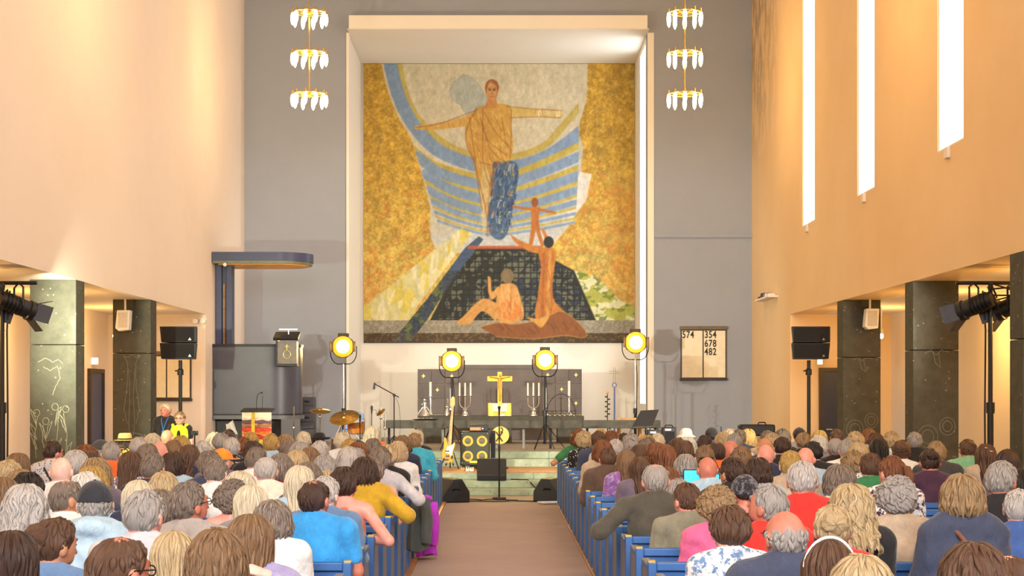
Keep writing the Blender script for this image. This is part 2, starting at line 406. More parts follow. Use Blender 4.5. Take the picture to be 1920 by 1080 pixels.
# ------------------------------------------------------------------ the mural, painted point by point
def paint_mural():
    SC = 4/3; X0, Y0, X1, Y1 = 682.0, 113.0, 1190.0, 643.0
    Wd, Hd = int((X1-X0)*SC), int((Y1-Y0)*SC)
    gx, gy = np.meshgrid(X0+(np.arange(Wd)+0.5)/SC, Y0+(np.arange(Hd)+0.5)/SC)
    r = np.random.RandomState(3)
    def vnoise(sx, sy=None, octs=3):
        out = np.zeros((Hd, Wd)); amp = 1; tot = 0; sy = sy or sx
        for o in range(octs):
            w, h = max(2, int((X1-X0)/sx*2**o)+2), max(2, int((Y1-Y0)/sy*2**o)+2)
            g = r.rand(h, w)
            u = np.linspace(0, w-1.001, Wd); v = np.linspace(0, h-1.001, Hd)
            iu, iv = u.astype(int), v.astype(int); fu, fv = u-iu, (v-iv)[:, None]
            a = g[iv][:, iu]*(1-fu)+g[iv][:, iu+1]*fu; b = g[iv+1][:, iu]*(1-fu)+g[iv+1][:, iu+1]*fu
            out += amp*(a*(1-fv)+b*fv); tot += amp; amp *= 0.6
        return out/tot
    img = np.zeros((Hd, Wd, 3))
    col = lambda h: np.array([int(h[i:i+2], 16)/255 for i in (1, 3, 5)])
    def blend(mask, c, a=1.0):
        ry = np.flatnonzero(mask.any(1)); rx = np.flatnonzero(mask.any(0))
        if len(ry) == 0: return
        sl = (slice(ry[0], ry[-1]+1), slice(rx[0], rx[-1]+1)); m = (mask[sl]*a)[..., None]; img[sl] = img[sl]*(1-m)+np.asarray(c)*m
    def poly(pts, soft=0.8):
        pts = np.array(pts, float); (xa, ya), (xb, yb) = pts.min(0)-3, pts.max(0)+3
        sl = (slice(max(int((ya-Y0)*SC), 0), max(int((yb-Y0)*SC)+1, 0)), slice(max(int((xa-X0)*SC), 0), max(int((xb-X0)*SC)+1, 0)))
        lx, ly = gx[sl], gy[sl]; inside = np.zeros(lx.shape, bool); dmin = np.full(lx.shape, 1e9); n = len(pts)
        for i in range(n):
            x1, y1 = pts[i]; x2, y2 = pts[(i+1) % n]
            if y1 != y2:
                c = ((ly < y1) != (ly < y2)) & (lx < (x2-x1)*(ly-y1)/(y2-y1)+x1); inside ^= c
            if soft > 0:
                L = max((x2-x1)**2+(y2-y1)**2, 1e-9)
                tt = np.clip(((lx-x1)*(x2-x1)+(ly-y1)*(y2-y1))/L, 0, 1)
                dmin = np.minimum(dmin, (lx-x1-tt*(x2-x1))**2+(ly-y1-tt*(y2-y1))**2)
        m = np.zeros((Hd, Wd)); m[sl] = np.clip(np.sqrt(dmin)*np.where(inside, 1, -1)/(2*soft)+0.5, 0, 1) if soft > 0 else inside
        return m
    def line(pts, w, soft=0.7, m=None):
        pts = np.array(pts, float); m = np.zeros((Hd, Wd)) if m is None else m
        for i in range(len(pts)-1):
            x1, y1 = pts[i]; x2, y2 = pts[i+1]; pad = w+3
            a0, a1 = int((min(x1, x2)-pad-X0)*SC), int((max(x1, x2)+pad-X0)*SC); b0, b1 = int((min(y1, y2)-pad-Y0)*SC), int((max(y1, y2)+pad-Y0)*SC)
            a0, b0 = max(a0, 0), max(b0, 0)
            if a1 <= a0 or b1 <= b0: continue
            sx, sy = gx[b0:b1, a0:a1], gy[b0:b1, a0:a1]
            L = max((x2-x1)**2+(y2-y1)**2, 1e-9); tt = np.clip(((sx-x1)*(x2-x1)+(sy-y1)*(y2-y1))/L, 0, 1)
            d = np.sqrt((sx-x1-tt*(x2-x1))**2+(sy-y1-tt*(y2-y1))**2)
            m[b0:b1, a0:a1] = np.maximum(m[b0:b1, a0:a1], np.clip((w/2-d)/(2*soft)+0.5, 0, 1))
        return m
    def ellm(cx, cy, rx, ry): return np.clip((1-np.sqrt(((gx-cx)/rx)**2+((gy-cy)/ry)**2))*min(rx, ry)/1.2+0.5, 0, 1)
    def sm(pts, n=10):
        pts = np.array(pts, float); out = []
        for i in range(len(pts)-1):
            p0, p1, p2, p3 = pts[max(i-1, 0)], pts[i], pts[i+1], pts[min(i+2, len(pts)-1)]
            for t in np.linspace(0, 1, n, endpoint=False):
                out.append(0.5*((2*p1)+(-p0+p2)*t+(2*p0-5*p1+4*p2-p3)*t*t+(-p0+3*p1-3*p2+p3)*t**3))
        out.append(pts[-1]); return np.array(out)
    nz = vnoise(14, octs=4); nf = vnoise(3, octs=2); nl = vnoise(70)
    # gold ground: deep ochre above, paler yellow-green below
    tdown = np.clip((gy-300)/330, 0, 1)[..., None]
    g1 = col('#cba338')*(1-tdown)+col('#dcc874')*tdown
    img[:] = g1*(0.78+0.42*nz[..., None])
    blend((nf > 0.60)*1.0, col('#8a6420'), 0.30); blend((nf < 0.36)*1.0, col('#e8d592'), 0.34)
    blend(np.clip((nl-0.5)*3, 0, 1)*(gx > 1080), col('#bfbd74'), 0.5)
    # star scribbles of orange and brown lines
    st_m = np.zeros((Hd, Wd)); st_b = np.zeros((Hd, Wd))
    for k in range(900):
        left = r.rand() < 0.4
        x = r.uniform(684, 808) if left else r.uniform(1046, 1188); y = r.uniform(115, 600)
        if (left and y < 330 and r.rand() < 0.6): continue
        ln = r.uniform(4, 9); tgt = st_m if (r.rand() < (0.25 if left and y < 420 else 0.7) and y > 300) else st_b
        for q in range(3):
            a = q*PI/3+r.rand()*0.6
            line([(x-ln*math.cos(a), y-ln*math.sin(a)), (x+ln*math.cos(a), y+ln*math.sin(a))], 0.9, 0.6, tgt)
    blend(st_b, col('#7d6024'), 0.5); blend(st_m, col('#d2702a'), 0.62)
    blend(np.clip((gx-1120)/60, 0, 1)*np.clip((gy-320)/60, 0, 1)*(1-np.clip((gy-560)/60, 0, 1))*nz, col('#d87a2a'), 0.45)
    blend((1-np.clip((gx-690)/50, 0, 1))*np.clip((gy-480)/80, 0, 1)*nz, col('#d8762a'), 0.45)
    # pale body of the bowl-shaped figure
    outer = sm([(716, 113), (728, 165), (748, 215), (772, 258), (790, 320), (806, 380), (808, 440), (830, 470), (900, 470), (1000, 470), (1040, 450), (1072, 410), (1100, 345), (1090, 320), (1084, 240), (1098, 180), (1101, 113)])
    blend(poly(outer), col('#d9d2bd')*0.96)
    cone = poly(sm([(796, 322), (812, 400), (828, 462), (1000, 462), (1060, 420), (1080, 360), (1083, 250), (960, 300)]))
    blend(cone, col('#c3c9cf'), 0.8)
    blend(poly([(1086, 318), (1108, 322), (1098, 372), (1070, 410), (1062, 400)]), col('#e4e2e2'), 0.9)
    blend(poly([(682, 600), (682, 575), (866, 424), (884, 434), (760, 604)]), col('#d3cf9c'), 0.95)
    # stripes
    def stripe(pts, w, c, a=0.95):
        m = line(sm(pts, 8), w, 1.2)*poly([(682, 113), (1084, 113), (1084, 300), (1078, 420), (1000, 462), (835, 462), (770, 250), (682, 160)], 0)
        blend(m, col(c)*1.0, a)
    blue, yel = '#7f9cc6', '#c0ae52'
    stripe([(748, 113), (762, 175), (790, 225), (840, 268), (900, 290), (960, 290), (1020, 268), (1060, 225), (1090, 190)], 13, '#bfae5c')
    stripe([(732, 113), (750, 180), (778, 232), (820, 276), (880, 302), (925, 309), (985, 304), (1040, 280), (1088, 243)], 25, blue)
    for k, (yl, ym, yr, xl, w) in enumerate([(276, 330, 268, 776, 13), (301, 357, 309, 790, 10), (338, 384, 338, 800, 9), (363, 402, 362, 806, 6), (384, 417, 384, 812, 5), (402, 431, 404, 816, 4)]):
        stripe([(xl, yl), (xl+50, yl+(ym-yl)*0.62), (925, ym), (1000, ym-(ym-yr)*0.35), (1086, yr)], w, yel)
    for k, (yl, ym, yr, xl, w) in enumerate([(288, 344, 288, 782, 19), (322, 371, 324, 798, 18), (352, 393, 351, 804, 15), (374, 410, 374, 810, 11), (394, 424, 395, 816, 6), (411, 437, 412, 822, 5)]):
        stripe([(xl, yl), (xl+50, yl+(ym-yl)*0.62), (925, ym), (1000, ym-(ym-yr)*0.35), (1086, yr)], w, blue, 0.92)
    # white upper field
    blend(poly(sm([(757, 113), (770, 168), (798, 216), (845, 256), (895, 278), (940, 282), (1000, 262), (1050, 218), (1080, 165), (1092, 113)])), col('#d3cdb6'))
    blend(np.clip((nz-0.45)*3, 0, 1)*poly(sm([(765, 113), (775, 168), (800, 212), (845, 250), (895, 270), (940, 276), (1000, 256), (1045, 215), (1072, 165), (1085, 113)])), col('#b9b49c'), 0.5)
    cloud = [(868, 134), (880, 136), (898, 153), (912, 178), (908, 205), (885, 216), (870, 205), (864, 192), (848, 182), (842, 164), (852, 148)]
    blend(poly(cloud), col('#a9b4b4'), 0.75); blend(line(cloud+[cloud[0]], 1.0), col('#7f8a8a'), 0.6)
    # the standing figure with outstretched arms
    och = col('#cda04a'); line_c = col('#8c4f22')
    blend(poly(sm([(897, 200), (868, 214), (820, 226), (780, 231), (782, 238), (822, 238), (868, 232), (896, 226)])), och*1.05, 0.85)
    blend(poly(sm([(950, 194), (990, 199), (1040, 200), (1052, 206), (1050, 216), (1000, 213), (955, 216)])), col('#d3b766'), 0.9)
    blend(poly(sm([(893, 197), (920, 190), (955, 194), (958, 235), (962, 265), (954, 300), (936, 306), (928, 345), (918, 392), (910, 400), (900, 350), (888, 300), (874, 262), (872, 232)])), och, 0.95)
    blend(poly(sm([(925, 300), (962, 298), (972, 318), (966, 360), (958, 405), (950, 436), (936, 447), (920, 437), (914, 410), (920, 360)])), col('#46648c'), 0.95)
    for k in range(26):
        x = r.uniform(918, 966); y = r.uniform(310, 430); blend(line([(x, y), (x+r.uniform(-4, 4), y+r.uniform(6, 18))], 1.2), col(r.choice(['#8fb0d0', '#2f4566', '#c9b88a', '#2f4566'])), 0.7)
    blend(poly(sm([(905, 300), (918, 330), (914, 400), (906, 440), (900, 360)])), col('#d6c89c'), 0.7)
    def hatch(mask, n, box, c, lw, ln, ang, alpha):
        m = np.zeros((Hd, Wd))
        for k in range(n):
            x, y = r.uniform(box[0], box[2]), r.uniform(box[1], box[3]); a = ang+r.uniform(-0.25, 0.25); q = r.uniform(0.5, 1)*ln
            line(sm([(x, y), (x+math.cos(a+0.15)*q*0.5, y+math.sin(a+0.15)*q*0.5), (x+math.cos(a)*q, y+math.sin(a)*q)], 3), lw, 0.6, m)
        blend(m*mask, col(c), alpha)
    robe = poly(sm([(893, 197), (920, 190), (955, 194), (958, 235), (962, 265), (954, 300), (936, 306), (928, 345), (918, 392), (910, 400), (900, 350), (888, 300), (874, 262), (872, 232)]))
    hatch(robe, 60, (875, 195, 955, 380), '#a8742c', 1.4, 30, 1.35, 0.55); hatch(robe, 40, (875, 195, 955, 300), '#e2cb84', 1.8, 24, 1.2, 0.6); hatch(robe, 14, (880, 280, 950, 380), '#c2522a', 1.3, 26, 1.5, 0.6)
    arms = np.maximum(poly([(780, 226), (897, 195), (897, 232), (780, 240)]), poly([(950, 192), (1053, 198), (1053, 218), (950, 218)]))
    hatch(arms*(img[..., 0] > img[..., 2]*1.35), 50, (785, 195, 1050, 235), '#a0662c', 1.0, 12, 1.4, 0.5)
    hatch(poly([(1005, 200), (1050, 202), (1050, 215), (1005, 213)]), 26, (1004, 199, 1050, 206), '#e9e0c4', 1.6, 12, 1.5, 0.8)
    blend(poly([(915, 176), (929, 176), (934, 196), (908, 198)]), col('#c48a4c'), 0.95)
    blend(ellm(922, 159, 13, 16), col('#9a5a34'), 0.85); blend(ellm(922, 166, 9.8, 15.5), col('#cd965e')); blend(ellm(919, 160, 5, 12), col('#dcb078'), 0.5)
    for x in (918, 926.5): blend(ellm(x, 163, 2.8, 1.4), col('#3b2a20'), 0.85); blend(line([(x-3, 160), (x+3, 159.5)], 0.9), col('#5a3420'), 0.8)
    blend(line([(922.5, 163), (921, 171), (924, 171.5)], 0.9), line_c, 0.7); blend(line([(918, 175.5), (922, 176), (926, 175.5)], 1.0), col('#8a3c28'), 0.8)
    for ln in ([(911, 152), (916, 146), (924, 144), (931, 148), (934, 158)], [(912, 156), (911, 168), (914, 178)], [(933, 158), (932, 170), (929, 179)], [(893, 197), (874, 240), (876, 270), (890, 302), (902, 352), (912, 398), (914, 440)], [(905, 196), (905, 240), (906, 300), (918, 345)], [(958, 200), (958, 250), (956, 292)], [(908, 205), (930, 245), (955, 270)], [(900, 215), (915, 258), (948, 286)], [(905, 230), (918, 272), (940, 296)], [(880, 215), (886, 260), (892, 300)], [(896, 200), (826, 226), (780, 234)], [(950, 194), (1000, 199), (1052, 202)], [(958, 216), (1005, 214), (1050, 216)], [(928, 300), (918, 350), (914, 410)], [(940, 215), (946, 250)], [(925, 210), (940, 240)], [(900, 300), (930, 306), (958, 298)], [(888, 290), (896, 340), (904, 392)]):
        blend(line(sm(ln, 6), 1.3), line_c, 0.75)
    lowr = poly(sm([(922, 296), (966, 294), (976, 318), (970, 360), (960, 405), (952, 438), (936, 449), (918, 438), (911, 410), (917, 360)]))
    for n_, c_, l_ in ((50, '#2f4a74', 22), (34, '#7fa2c6', 16), (22, '#d8cfae', 12), (18, '#1f3048', 14), (10, '#c06a34', 16)): hatch(lowr, n_, (914, 296, 970, 425), c_, 1.9, l_, 1.75, 0.75)
    for k in range(20): blend(poly(np.array([(0, 0), (5, 0), (5, 3.4), (0, 3.4)])+np.array((r.uniform(930, 960), r.uniform(330, 432))), 0.5), col(r.choice(['#a8c0d6', '#20304a', '#d2a44a', '#4a6a96'])), 0.7)
    hatch(poly(outer)*(gy > 400), 50, (815, 405, 1050, 455), '#8fa3bc', 1.0, 40, 0.05, 0.45); hatch(poly(outer)*(gy > 320)*(gx < 880), 30, (800, 380, 870, 450), '#c9b87a', 1.0, 40, 0.45, 0.5)
    # lower scene
    blend(poly([(876, 462), (1012, 462), (1030, 480), (1076, 505), (1117, 600), (806, 600)]), col('#22261f'))
    lat = poly([(880, 466), (1008, 466), (1026, 482), (1072, 508), (1108, 597), (820, 597)])
    cell = vnoise(7, octs=2); blend(lat*(cell > 0.52), col('#8d9184'), 0.6); blend(lat*(cell < 0.4)*(gx > 960), col('#30406e'), 0.7)
    gl = np.maximum((np.abs((gx % 11.5)-5.7) < 1.1)*1.0, (np.abs((gy % 10.5)-5.2) < 1.0)*1.0); blend(lat*gl, col('#15160f'), 0.9)
    beam = poly([(872, 462), (898, 440), (906, 446), (850, 520), (800, 600), (768, 643), (732, 643), (800, 560)])
    blend(beam, col('#39455a')); blend(beam*(nz > 0.5)*np.clip((gy-500)/40, 0, 1), col('#6d7a3a'), 0.8); blend(beam*(nf > 0.58), col('#1f2832'), 0.6); blend(beam*(gy < 505), col('#4d6a9c'), 0.55)
    bl = poly([(682, 600), (682, 575), (866, 424), (884, 434), (790, 560), (745, 602)])
    blend(bl*(vnoise(10, 30, 2) > 0.52), col('#e0c63a'), 0.55); blend(bl*(vnoise(12, 26, 2) > 0.58), col('#efe9cf'), 0.6)
    blend(line([(880, 461), (1012, 461)], 6), col('#b4552e'), 0.9)
    green = poly(sm([(1076, 505), (1120, 520), (1160, 560), (1190, 575), (1190, 600), (1118, 602)]))
    blend(green, col('#a9b24e'), 0.85); blend(green*(vnoise(16, 9, 2) > 0.5), col('#e7e6cf'), 0.8); blend(green*(vnoise(12, 8, 2) > 0.58), col('#6c8034'), 0.8)
    blend((gy > 599)*(gy < 624)*1.0*(1-beam), col('#8f8878')); blend(((gy > 599)*(gy < 624)*(nf > 0.55))*1.0*(1-beam), col('#b3aca0'), 0.6)
    blend((gy >= 623)*1.0*(1-beam*0.8), col('#49371f')); blend(((gy >= 623)*(nf > 0.6))*1.0, col('#8a7650'), 0.6)
    blend((gy >= 640)*1.0, col('#2b2118'), 0.8)
    # child
    sk = col('#b9702f')
    blend(ellm(1002, 376, 6.5, 9), col('#9a5524')); blend(poly([(993, 384), (1011, 385), (1009, 410), (1012, 430), (1020, 458), (1014, 460), (1004, 428), (998, 456), (991, 456), (995, 425), (996, 405)]), sk)
    blend(poly([(960, 382), (995, 386), (995, 391), (960, 386)]), sk); blend(poly([(1009, 386), (1042, 394), (1041, 398), (1009, 392)]), sk)
    # man with raised arms
    rb = col('#c07c34')
    blend(poly(sm([(954, 434), (975, 448), (1008, 462), (1012, 472), (990, 468), (965, 452)])), rb); blend(poly([(1014, 428), (1018, 424), (1028, 444), (1022, 448)]), rb)
    blend(poly(sm([(1006, 460), (1034, 462), (1042, 474), (1036, 520), (1038, 560), (1066, 590), (1090, 615), (1040, 612), (1004, 596), (1008, 550), (1014, 500)])), rb)
    blend(line([(1018, 475), (1016, 590)], 7, 2), col('#a05a22'), 0.7); blend(line([(1030, 470), (1026, 590)], 5, 2), col('#d9a85a'), 0.7); blend(ellm(1028, 451, 9.5, 11), col('#2b2a2c'))
    # seated figure
    nude = col('#cf9a55')
    blend(poly(sm([(938, 530), (962, 530), (972, 545), (980, 596), (936, 602), (930, 560)])), nude); blend(poly(sm([(938, 572), (905, 558), (868, 592), (856, 604), (880, 606), (904, 582), (930, 602)])), nude)
    blend(poly(sm([(914, 515), (920, 520), (922, 545), (934, 535), (938, 545), (922, 560), (915, 545)])), nude)
    blend(ellm(955, 580, 22, 18), col('#d9742a'), 0.5); blend(ellm(951, 515, 12, 14), col('#7d6a4c')); blend(line([(958, 535), (955, 590)], 1.4), col('#a86a34'), 0.8)
    hatch(poly(sm([(938, 530), (962, 530), (972, 545), (980, 596), (936, 602), (930, 560)])), 40, (930, 530, 980, 590), '#e6c08a', 1.5, 16, 1.3, 0.6); hatch(poly(sm([(938, 530), (962, 530), (972, 545), (980, 596), (936, 602), (930, 560)])), 22, (930, 545, 980, 595), '#b0622a', 1.2, 14, 1.5, 0.6)
    hatch(poly(sm([(1006, 460), (1034, 462), (1042, 474), (1036, 520), (1038, 560), (1066, 590), (1090, 615), (1040, 612), (1004, 596), (1008, 550), (1014, 500)])), 44, (1006, 465, 1060, 580), '#8a4a1c', 1.3, 34, 1.5, 0.6); hatch(poly(sm([(938, 572), (905, 558), (868, 592), (856, 604), (880, 606), (904, 582), (930, 602)])), 24, (860, 560, 935, 600), '#a8662c', 1.1, 18, 2.4, 0.6)
    # reclining figure under a cloth
    cl = sm([(900, 612), (930, 604), (965, 606), (1000, 600), (1028, 590), (1052, 582), (1080, 600), (1098, 622), (1092, 632), (1056, 628), (1000, 634), (930, 630)])
    blend(poly(cl), col('#8a5428')); blend(poly(sm([(985, 592), (1010, 596), (1030, 588), (1016, 612), (1004, 606)])), col('#cf9a4e')); blend(line(cl, 1.6), col('#c39a52'), 0.7)
    for k in range(16):
        x = r.uniform(930, 1080); blend(line([(x, r.uniform(602, 612)), (x+r.uniform(8, 22), r.uniform(612, 628))], 1.3), col('#5a3214'), 0.6)
    img *= (0.88+0.24*vnoise(5, 9, 3))[..., None]
    q = 2; hh, ww = Hd//q, Wd//q
    return np.clip(img[:hh*q, :ww*q].reshape(hh, q, ww, q, 3).mean((1, 3)), 0, 1)
def build_mural():
    im = paint_mural(); h, w = im.shape[:2]; Ym = 39.36
    a = P(682, 113, Ym); b = P(1190, 643, Ym); b.x = min(b.x, NR-0.01); a.z = min(a.z, NT_-0.01)
    xs = np.linspace(a.x, b.x, w); zs = np.linspace(a.z, b.z, h)
    V = np.zeros((h, w, 3)); V[..., 0] = xs; V[..., 1] = Ym-0.02; V[..., 2] = zs[:, None]
    idx = np.arange(h*w).reshape(h, w)
    fs = np.stack([idx[1:, :-1], idx[1:, 1:], idx[:-1, 1:], idx[:-1, :-1]], -1).reshape(-1, 4)
    me = bpy.data.meshes.new('painted_surface'); me.from_pydata(V.reshape(-1, 3).tolist(), [], fs.tolist())
    ca = me.color_attributes.new('paint', 'FLOAT_COLOR', 'POINT')
    lc = np.where(im <= 0.04045, im/12.92, ((im+0.055)/1.055)**2.4)
    ca.data.foreach_set('color', np.concatenate([lc.reshape(-1, 3), np.ones((h*w, 1))], 1).astype(np.float32).ravel())
    t = NT('mural_paint'); at = t.add('ShaderNodeVertexColor', layer_name='paint')
    v = t.coords('Object'); n = t.noise(v, 22, 4, 0.7)
    c = t.mix(n, at.outputs['Color'], t.mix(1.0, at.outputs['Color'], '#d4cdb8', 'MULTIPLY')); t.link(c, t.b.inputs['Base Color'])
    t.setb(Roughness=0.7); t.bump(t.noise(v, 50, 4, 0.7), 0.3, 0.01); me.materials.append(t.m)
    root = thing('mural', 'tall painted mural of a robed figure with outstretched arms above the altar', 'mural', ((a.x+b.x)/2, Ym, b.z))
    o = bpy.data.objects.new('painted_surface', me); C.objects.link(o); put(o, root)
    MB().box(a.x, b.x, Ym-0.018, NB-0.003, b.z, a.z).build('backing_board', M_wooddk, root, smooth=False)
build_mural()
# ================================================================== lamps
M_bulb = emit('lit_bulb', '#ffdf9e', 30.0)
M_brassl = mat('polished_brass', '#c9a04a', 0.25, 0.9, 0.06)
def chandelier(x, y, label):
    t = thing('chandelier', label, 'chandelier', (x, y, TOP), 'three-tier brass chandeliers')
    MB().cyl((x, y, 7.80), (x, y, TOP), 0.014, n=10).build('rod', M_brassl, t)
    MB().lathe([(0.001, -0.1), (0.05, -0.09), (0.09, -0.02), (0.09, 0)], (x, y, TOP)).build('ceiling_rose', M_brassl, t)
    for z in (9.42, 8.60, 7.76):
        z += 0.12
        mb = MB().tube([(x+0.30*math.cos(a), y+0.30*math.sin(a), z) for a in np.linspace(0, 2*PI, 24, endpoint=False)], 0.012, 6, True)
        mb.lathe([(0.02, -0.05), (0.05, -0.02), (0.05, 0.03), (0.02, 0.06)], (x, y, z))
        for k in range(5):
            a = PI*k/5+0.2; dx, dy = 0.36*math.cos(a), 0.36*math.sin(a)
            mb.cyl((x-dx, y-dy, z), (x+dx, y+dy, z), 0.008, n=6)
        ti = mb.build('tier', M_brassl, t)
        for k in range(10):
            a = 2*PI*k/10+0.2; px, py = x+0.34*math.cos(a), y+0.34*math.sin(a)
            MB().cyl((px, py, z-0.03), (px, py, z+0.06), 0.018, n=8).build('socket', M_brassl, ti)
            MB().lathe([(0.006, -0.27), (0.028, -0.23), (0.041, -0.16), (0.041, -0.10), (0.028, -0.03), (0.018, -0.02)], (px, py, z), 10).build('bulb', M_bulb, ti)
    return t
def chand_lights(x, y, e):
    for z in (9.30, 8.50, 7.65):
        light('chandelier_light', 'POINT', (x, y, z), e, WARM, shadow_soft_size=0.30)
CH_E = 30
c0 = chandelier(P(580, 0, 31).x, 31, 'brass chandelier of three bulb tiers hanging on the pulpit side of the mural')
chand_lights(c0.location.x, 31, CH_E)
c1 = copy_tree(c0); c1.location.x = P(1284, 0, 31).x; chand_lights(c1.location.x, 31, CH_E)
c1['label'] = 'brass chandelier of three bulb tiers hanging on the hymn board side of the mural'
for yy, nm in ((21.8, 'middle'), (12.6, 'rear'), (3.4, 'back')):  # unseen chandeliers added further back for their warm light on the walls
    for src, sd in ((c0, 'left wall'), (c1, 'right wall')):
        c = copy_tree(src); c.location.y = yy; c['label'] = 'added unseen brass three-tier chandelier over the %s pews by the %s' % (nm, 'window wall' if sd[0] == 'r' else 'plain wall')
        chand_lights(c.location.x, yy, CH_E)

def aisle_lamp(x, y, side):
    t = thing('pendant_lamp', 'small lit bulb hanging from the %s aisle ceiling behind the pillars' % side, 'lamp', (x, y, SOF), 'aisle ceiling bulbs')
    MB().cyl((x, y, 2.98), (x, y, SOF), 0.008, n=6).build('stem', M_wbox, t)
    MB().lathe([(0.02, 0), (0.035, 0.0), (0.025, 0.08), (0.01, 0.1)], (x, y, 2.9), 10).build('socket', M_wbox, t)
    MB().ell((x, y, 2.86), (0.04, 0.04, 0.05), 12, 8).build('bulb', M_bulb, t)
    light('aisle_lamp_light', 'POINT', (x, y, 2.80), 105, (1.0, 0.56, 0.15), shadow_soft_size=0.06)
for k in range(6):
    aisle_lamp(-7.27, 28.7-4.6*k, 'pulpit side'); aisle_lamp(7.22, 28.75-4.6*k, 'hymn board side')

M_lens = emit('hot_lamp_lens', '#ffeeb8', 22.0)
M_refl = emit('amber_reflector', '#ff9a18', 1.7)
M_house = mat('lamp_housing', '#3a2f22', 0.45, 0.5, 0.15)
def stage_lamp(px, py, Y, r, zf, label, pm=None):
    c = P(px, py, Y); x, y, z = c
    t = thing('stage_lamp', label, 'stage lamp', (x, y, zf), 'amber stage lamps facing the pews')
    R = Matrix.Rotation(PI/2, 3, 'X')
    MB().lathe([(r*1.02, 0), (r*1.02, 0.05), (r*0.95, 0.06), (r*0.9, 0.26), (r*0.6, 0.36), (r*0.3, 0.38)], c-Vector((0, 0, 0)), 10, Matrix.Rotation(-PI/2, 3, 'X')).build('housing', M_house, t)
    MB().box(x-r*0.45, x+r*0.45, y+0.0, y+0.22, z+r*0.9, z+r*1.18).build('vent_box', M_house, t, 0.01)
    for s in (-1, 1):
        MB().cbox((x+s*r*0.98, y-0.06, z), (0.012, 0.14, r*0.9), Matrix.Rotation(s*0.5, 3, 'Z')).build('barn_door', M_house, t)
    MB().lathe([(r*0.92, 0.0), (r*0.92, 0.006), (r*0.60, 0.03)], c+Vector((0, 0.0, 0)), 24, Matrix.Rotation(PI/2, 3, 'X')).build('reflector', M_refl, t)
    MB().ell(c+Vector((0, -0.02, 0)), (r*0.60, 0.05, r*0.60), 20, 10).build('lens', M_lens, t)
    yk = arc((x, y+0.12, z-r*0.55), r*1.15, 180, 360, 12)
    yk = [Vector((x-r*1.15, y+0.12, z+0.02))]+[Vector((q.x, q.y, max(q.z, z-r*1.5))) for q in yk]+[Vector((x+r*1.15, y+0.12, z+0.02))]
    MB().tube(yk, 0.011, 6).build('yoke', M_blackm, t)
    zt = z-r*1.5
    MB().cyl((x, y+0.12, zf+0.5), (x, y+0.12, zt), 0.022, n=10).build('pole', pm or M_chrome, t)
    MB().cyl((x, y+0.12, zf+0.12), (x, y+0.12, zf+0.75), 0.03, n=10).build('lower_pole', M_blackm, t)
    MB().cyl((x, y+0.12, zf+0.68), (x, y+0.12, zf+0.80), 0.045, n=10).build('collar', M_black, t)
    for k in range(3):
        a = PI/2+2*PI*k/3+0.5
        MB().cyl((x, y+0.12, zf+0.55), (x+0.42*math.cos(a), y+0.12+0.42*math.sin(a), zf+0.012), 0.010, n=6).build('leg', pm or M_chrome, t)
    MB().tube([(x+0.02, y+0.16, zt), (x+0.05, y+0.18, zt-0.4), (x+0.03, y+0.17, zf+0.4), (x+0.2, y+0.3, zf+0.01)], 0.007, 5).build('cable', M_black, t)
    l = light('stage_lamp_light', 'SPOT', (x, y-0.12, z), 230, (1.0, 0.66, 0.20), spot_size=math.radians(120), spot_blend=0.8, shadow_soft_size=0.12)
    aim(l, (x*0.4, 14, 0.6))
stage_lamp(643, 650, 34.6, 0.26, 0.634, 'tall amber stage lamp beside the drum kit and mural edge')
stage_lamp(1192, 642, 34.6, 0.26, 0.634, 'tall amber stage lamp beside the bright niche window')
stage_lamp(847, 677, 30.5, 0.22, 0.634, 'amber stage lamp above the bass guitar', M_blackm)
stage_lamp(1022, 675, 30.5, 0.22, 0.634, 'amber stage lamp between crucifix and tall candle', M_blackm)

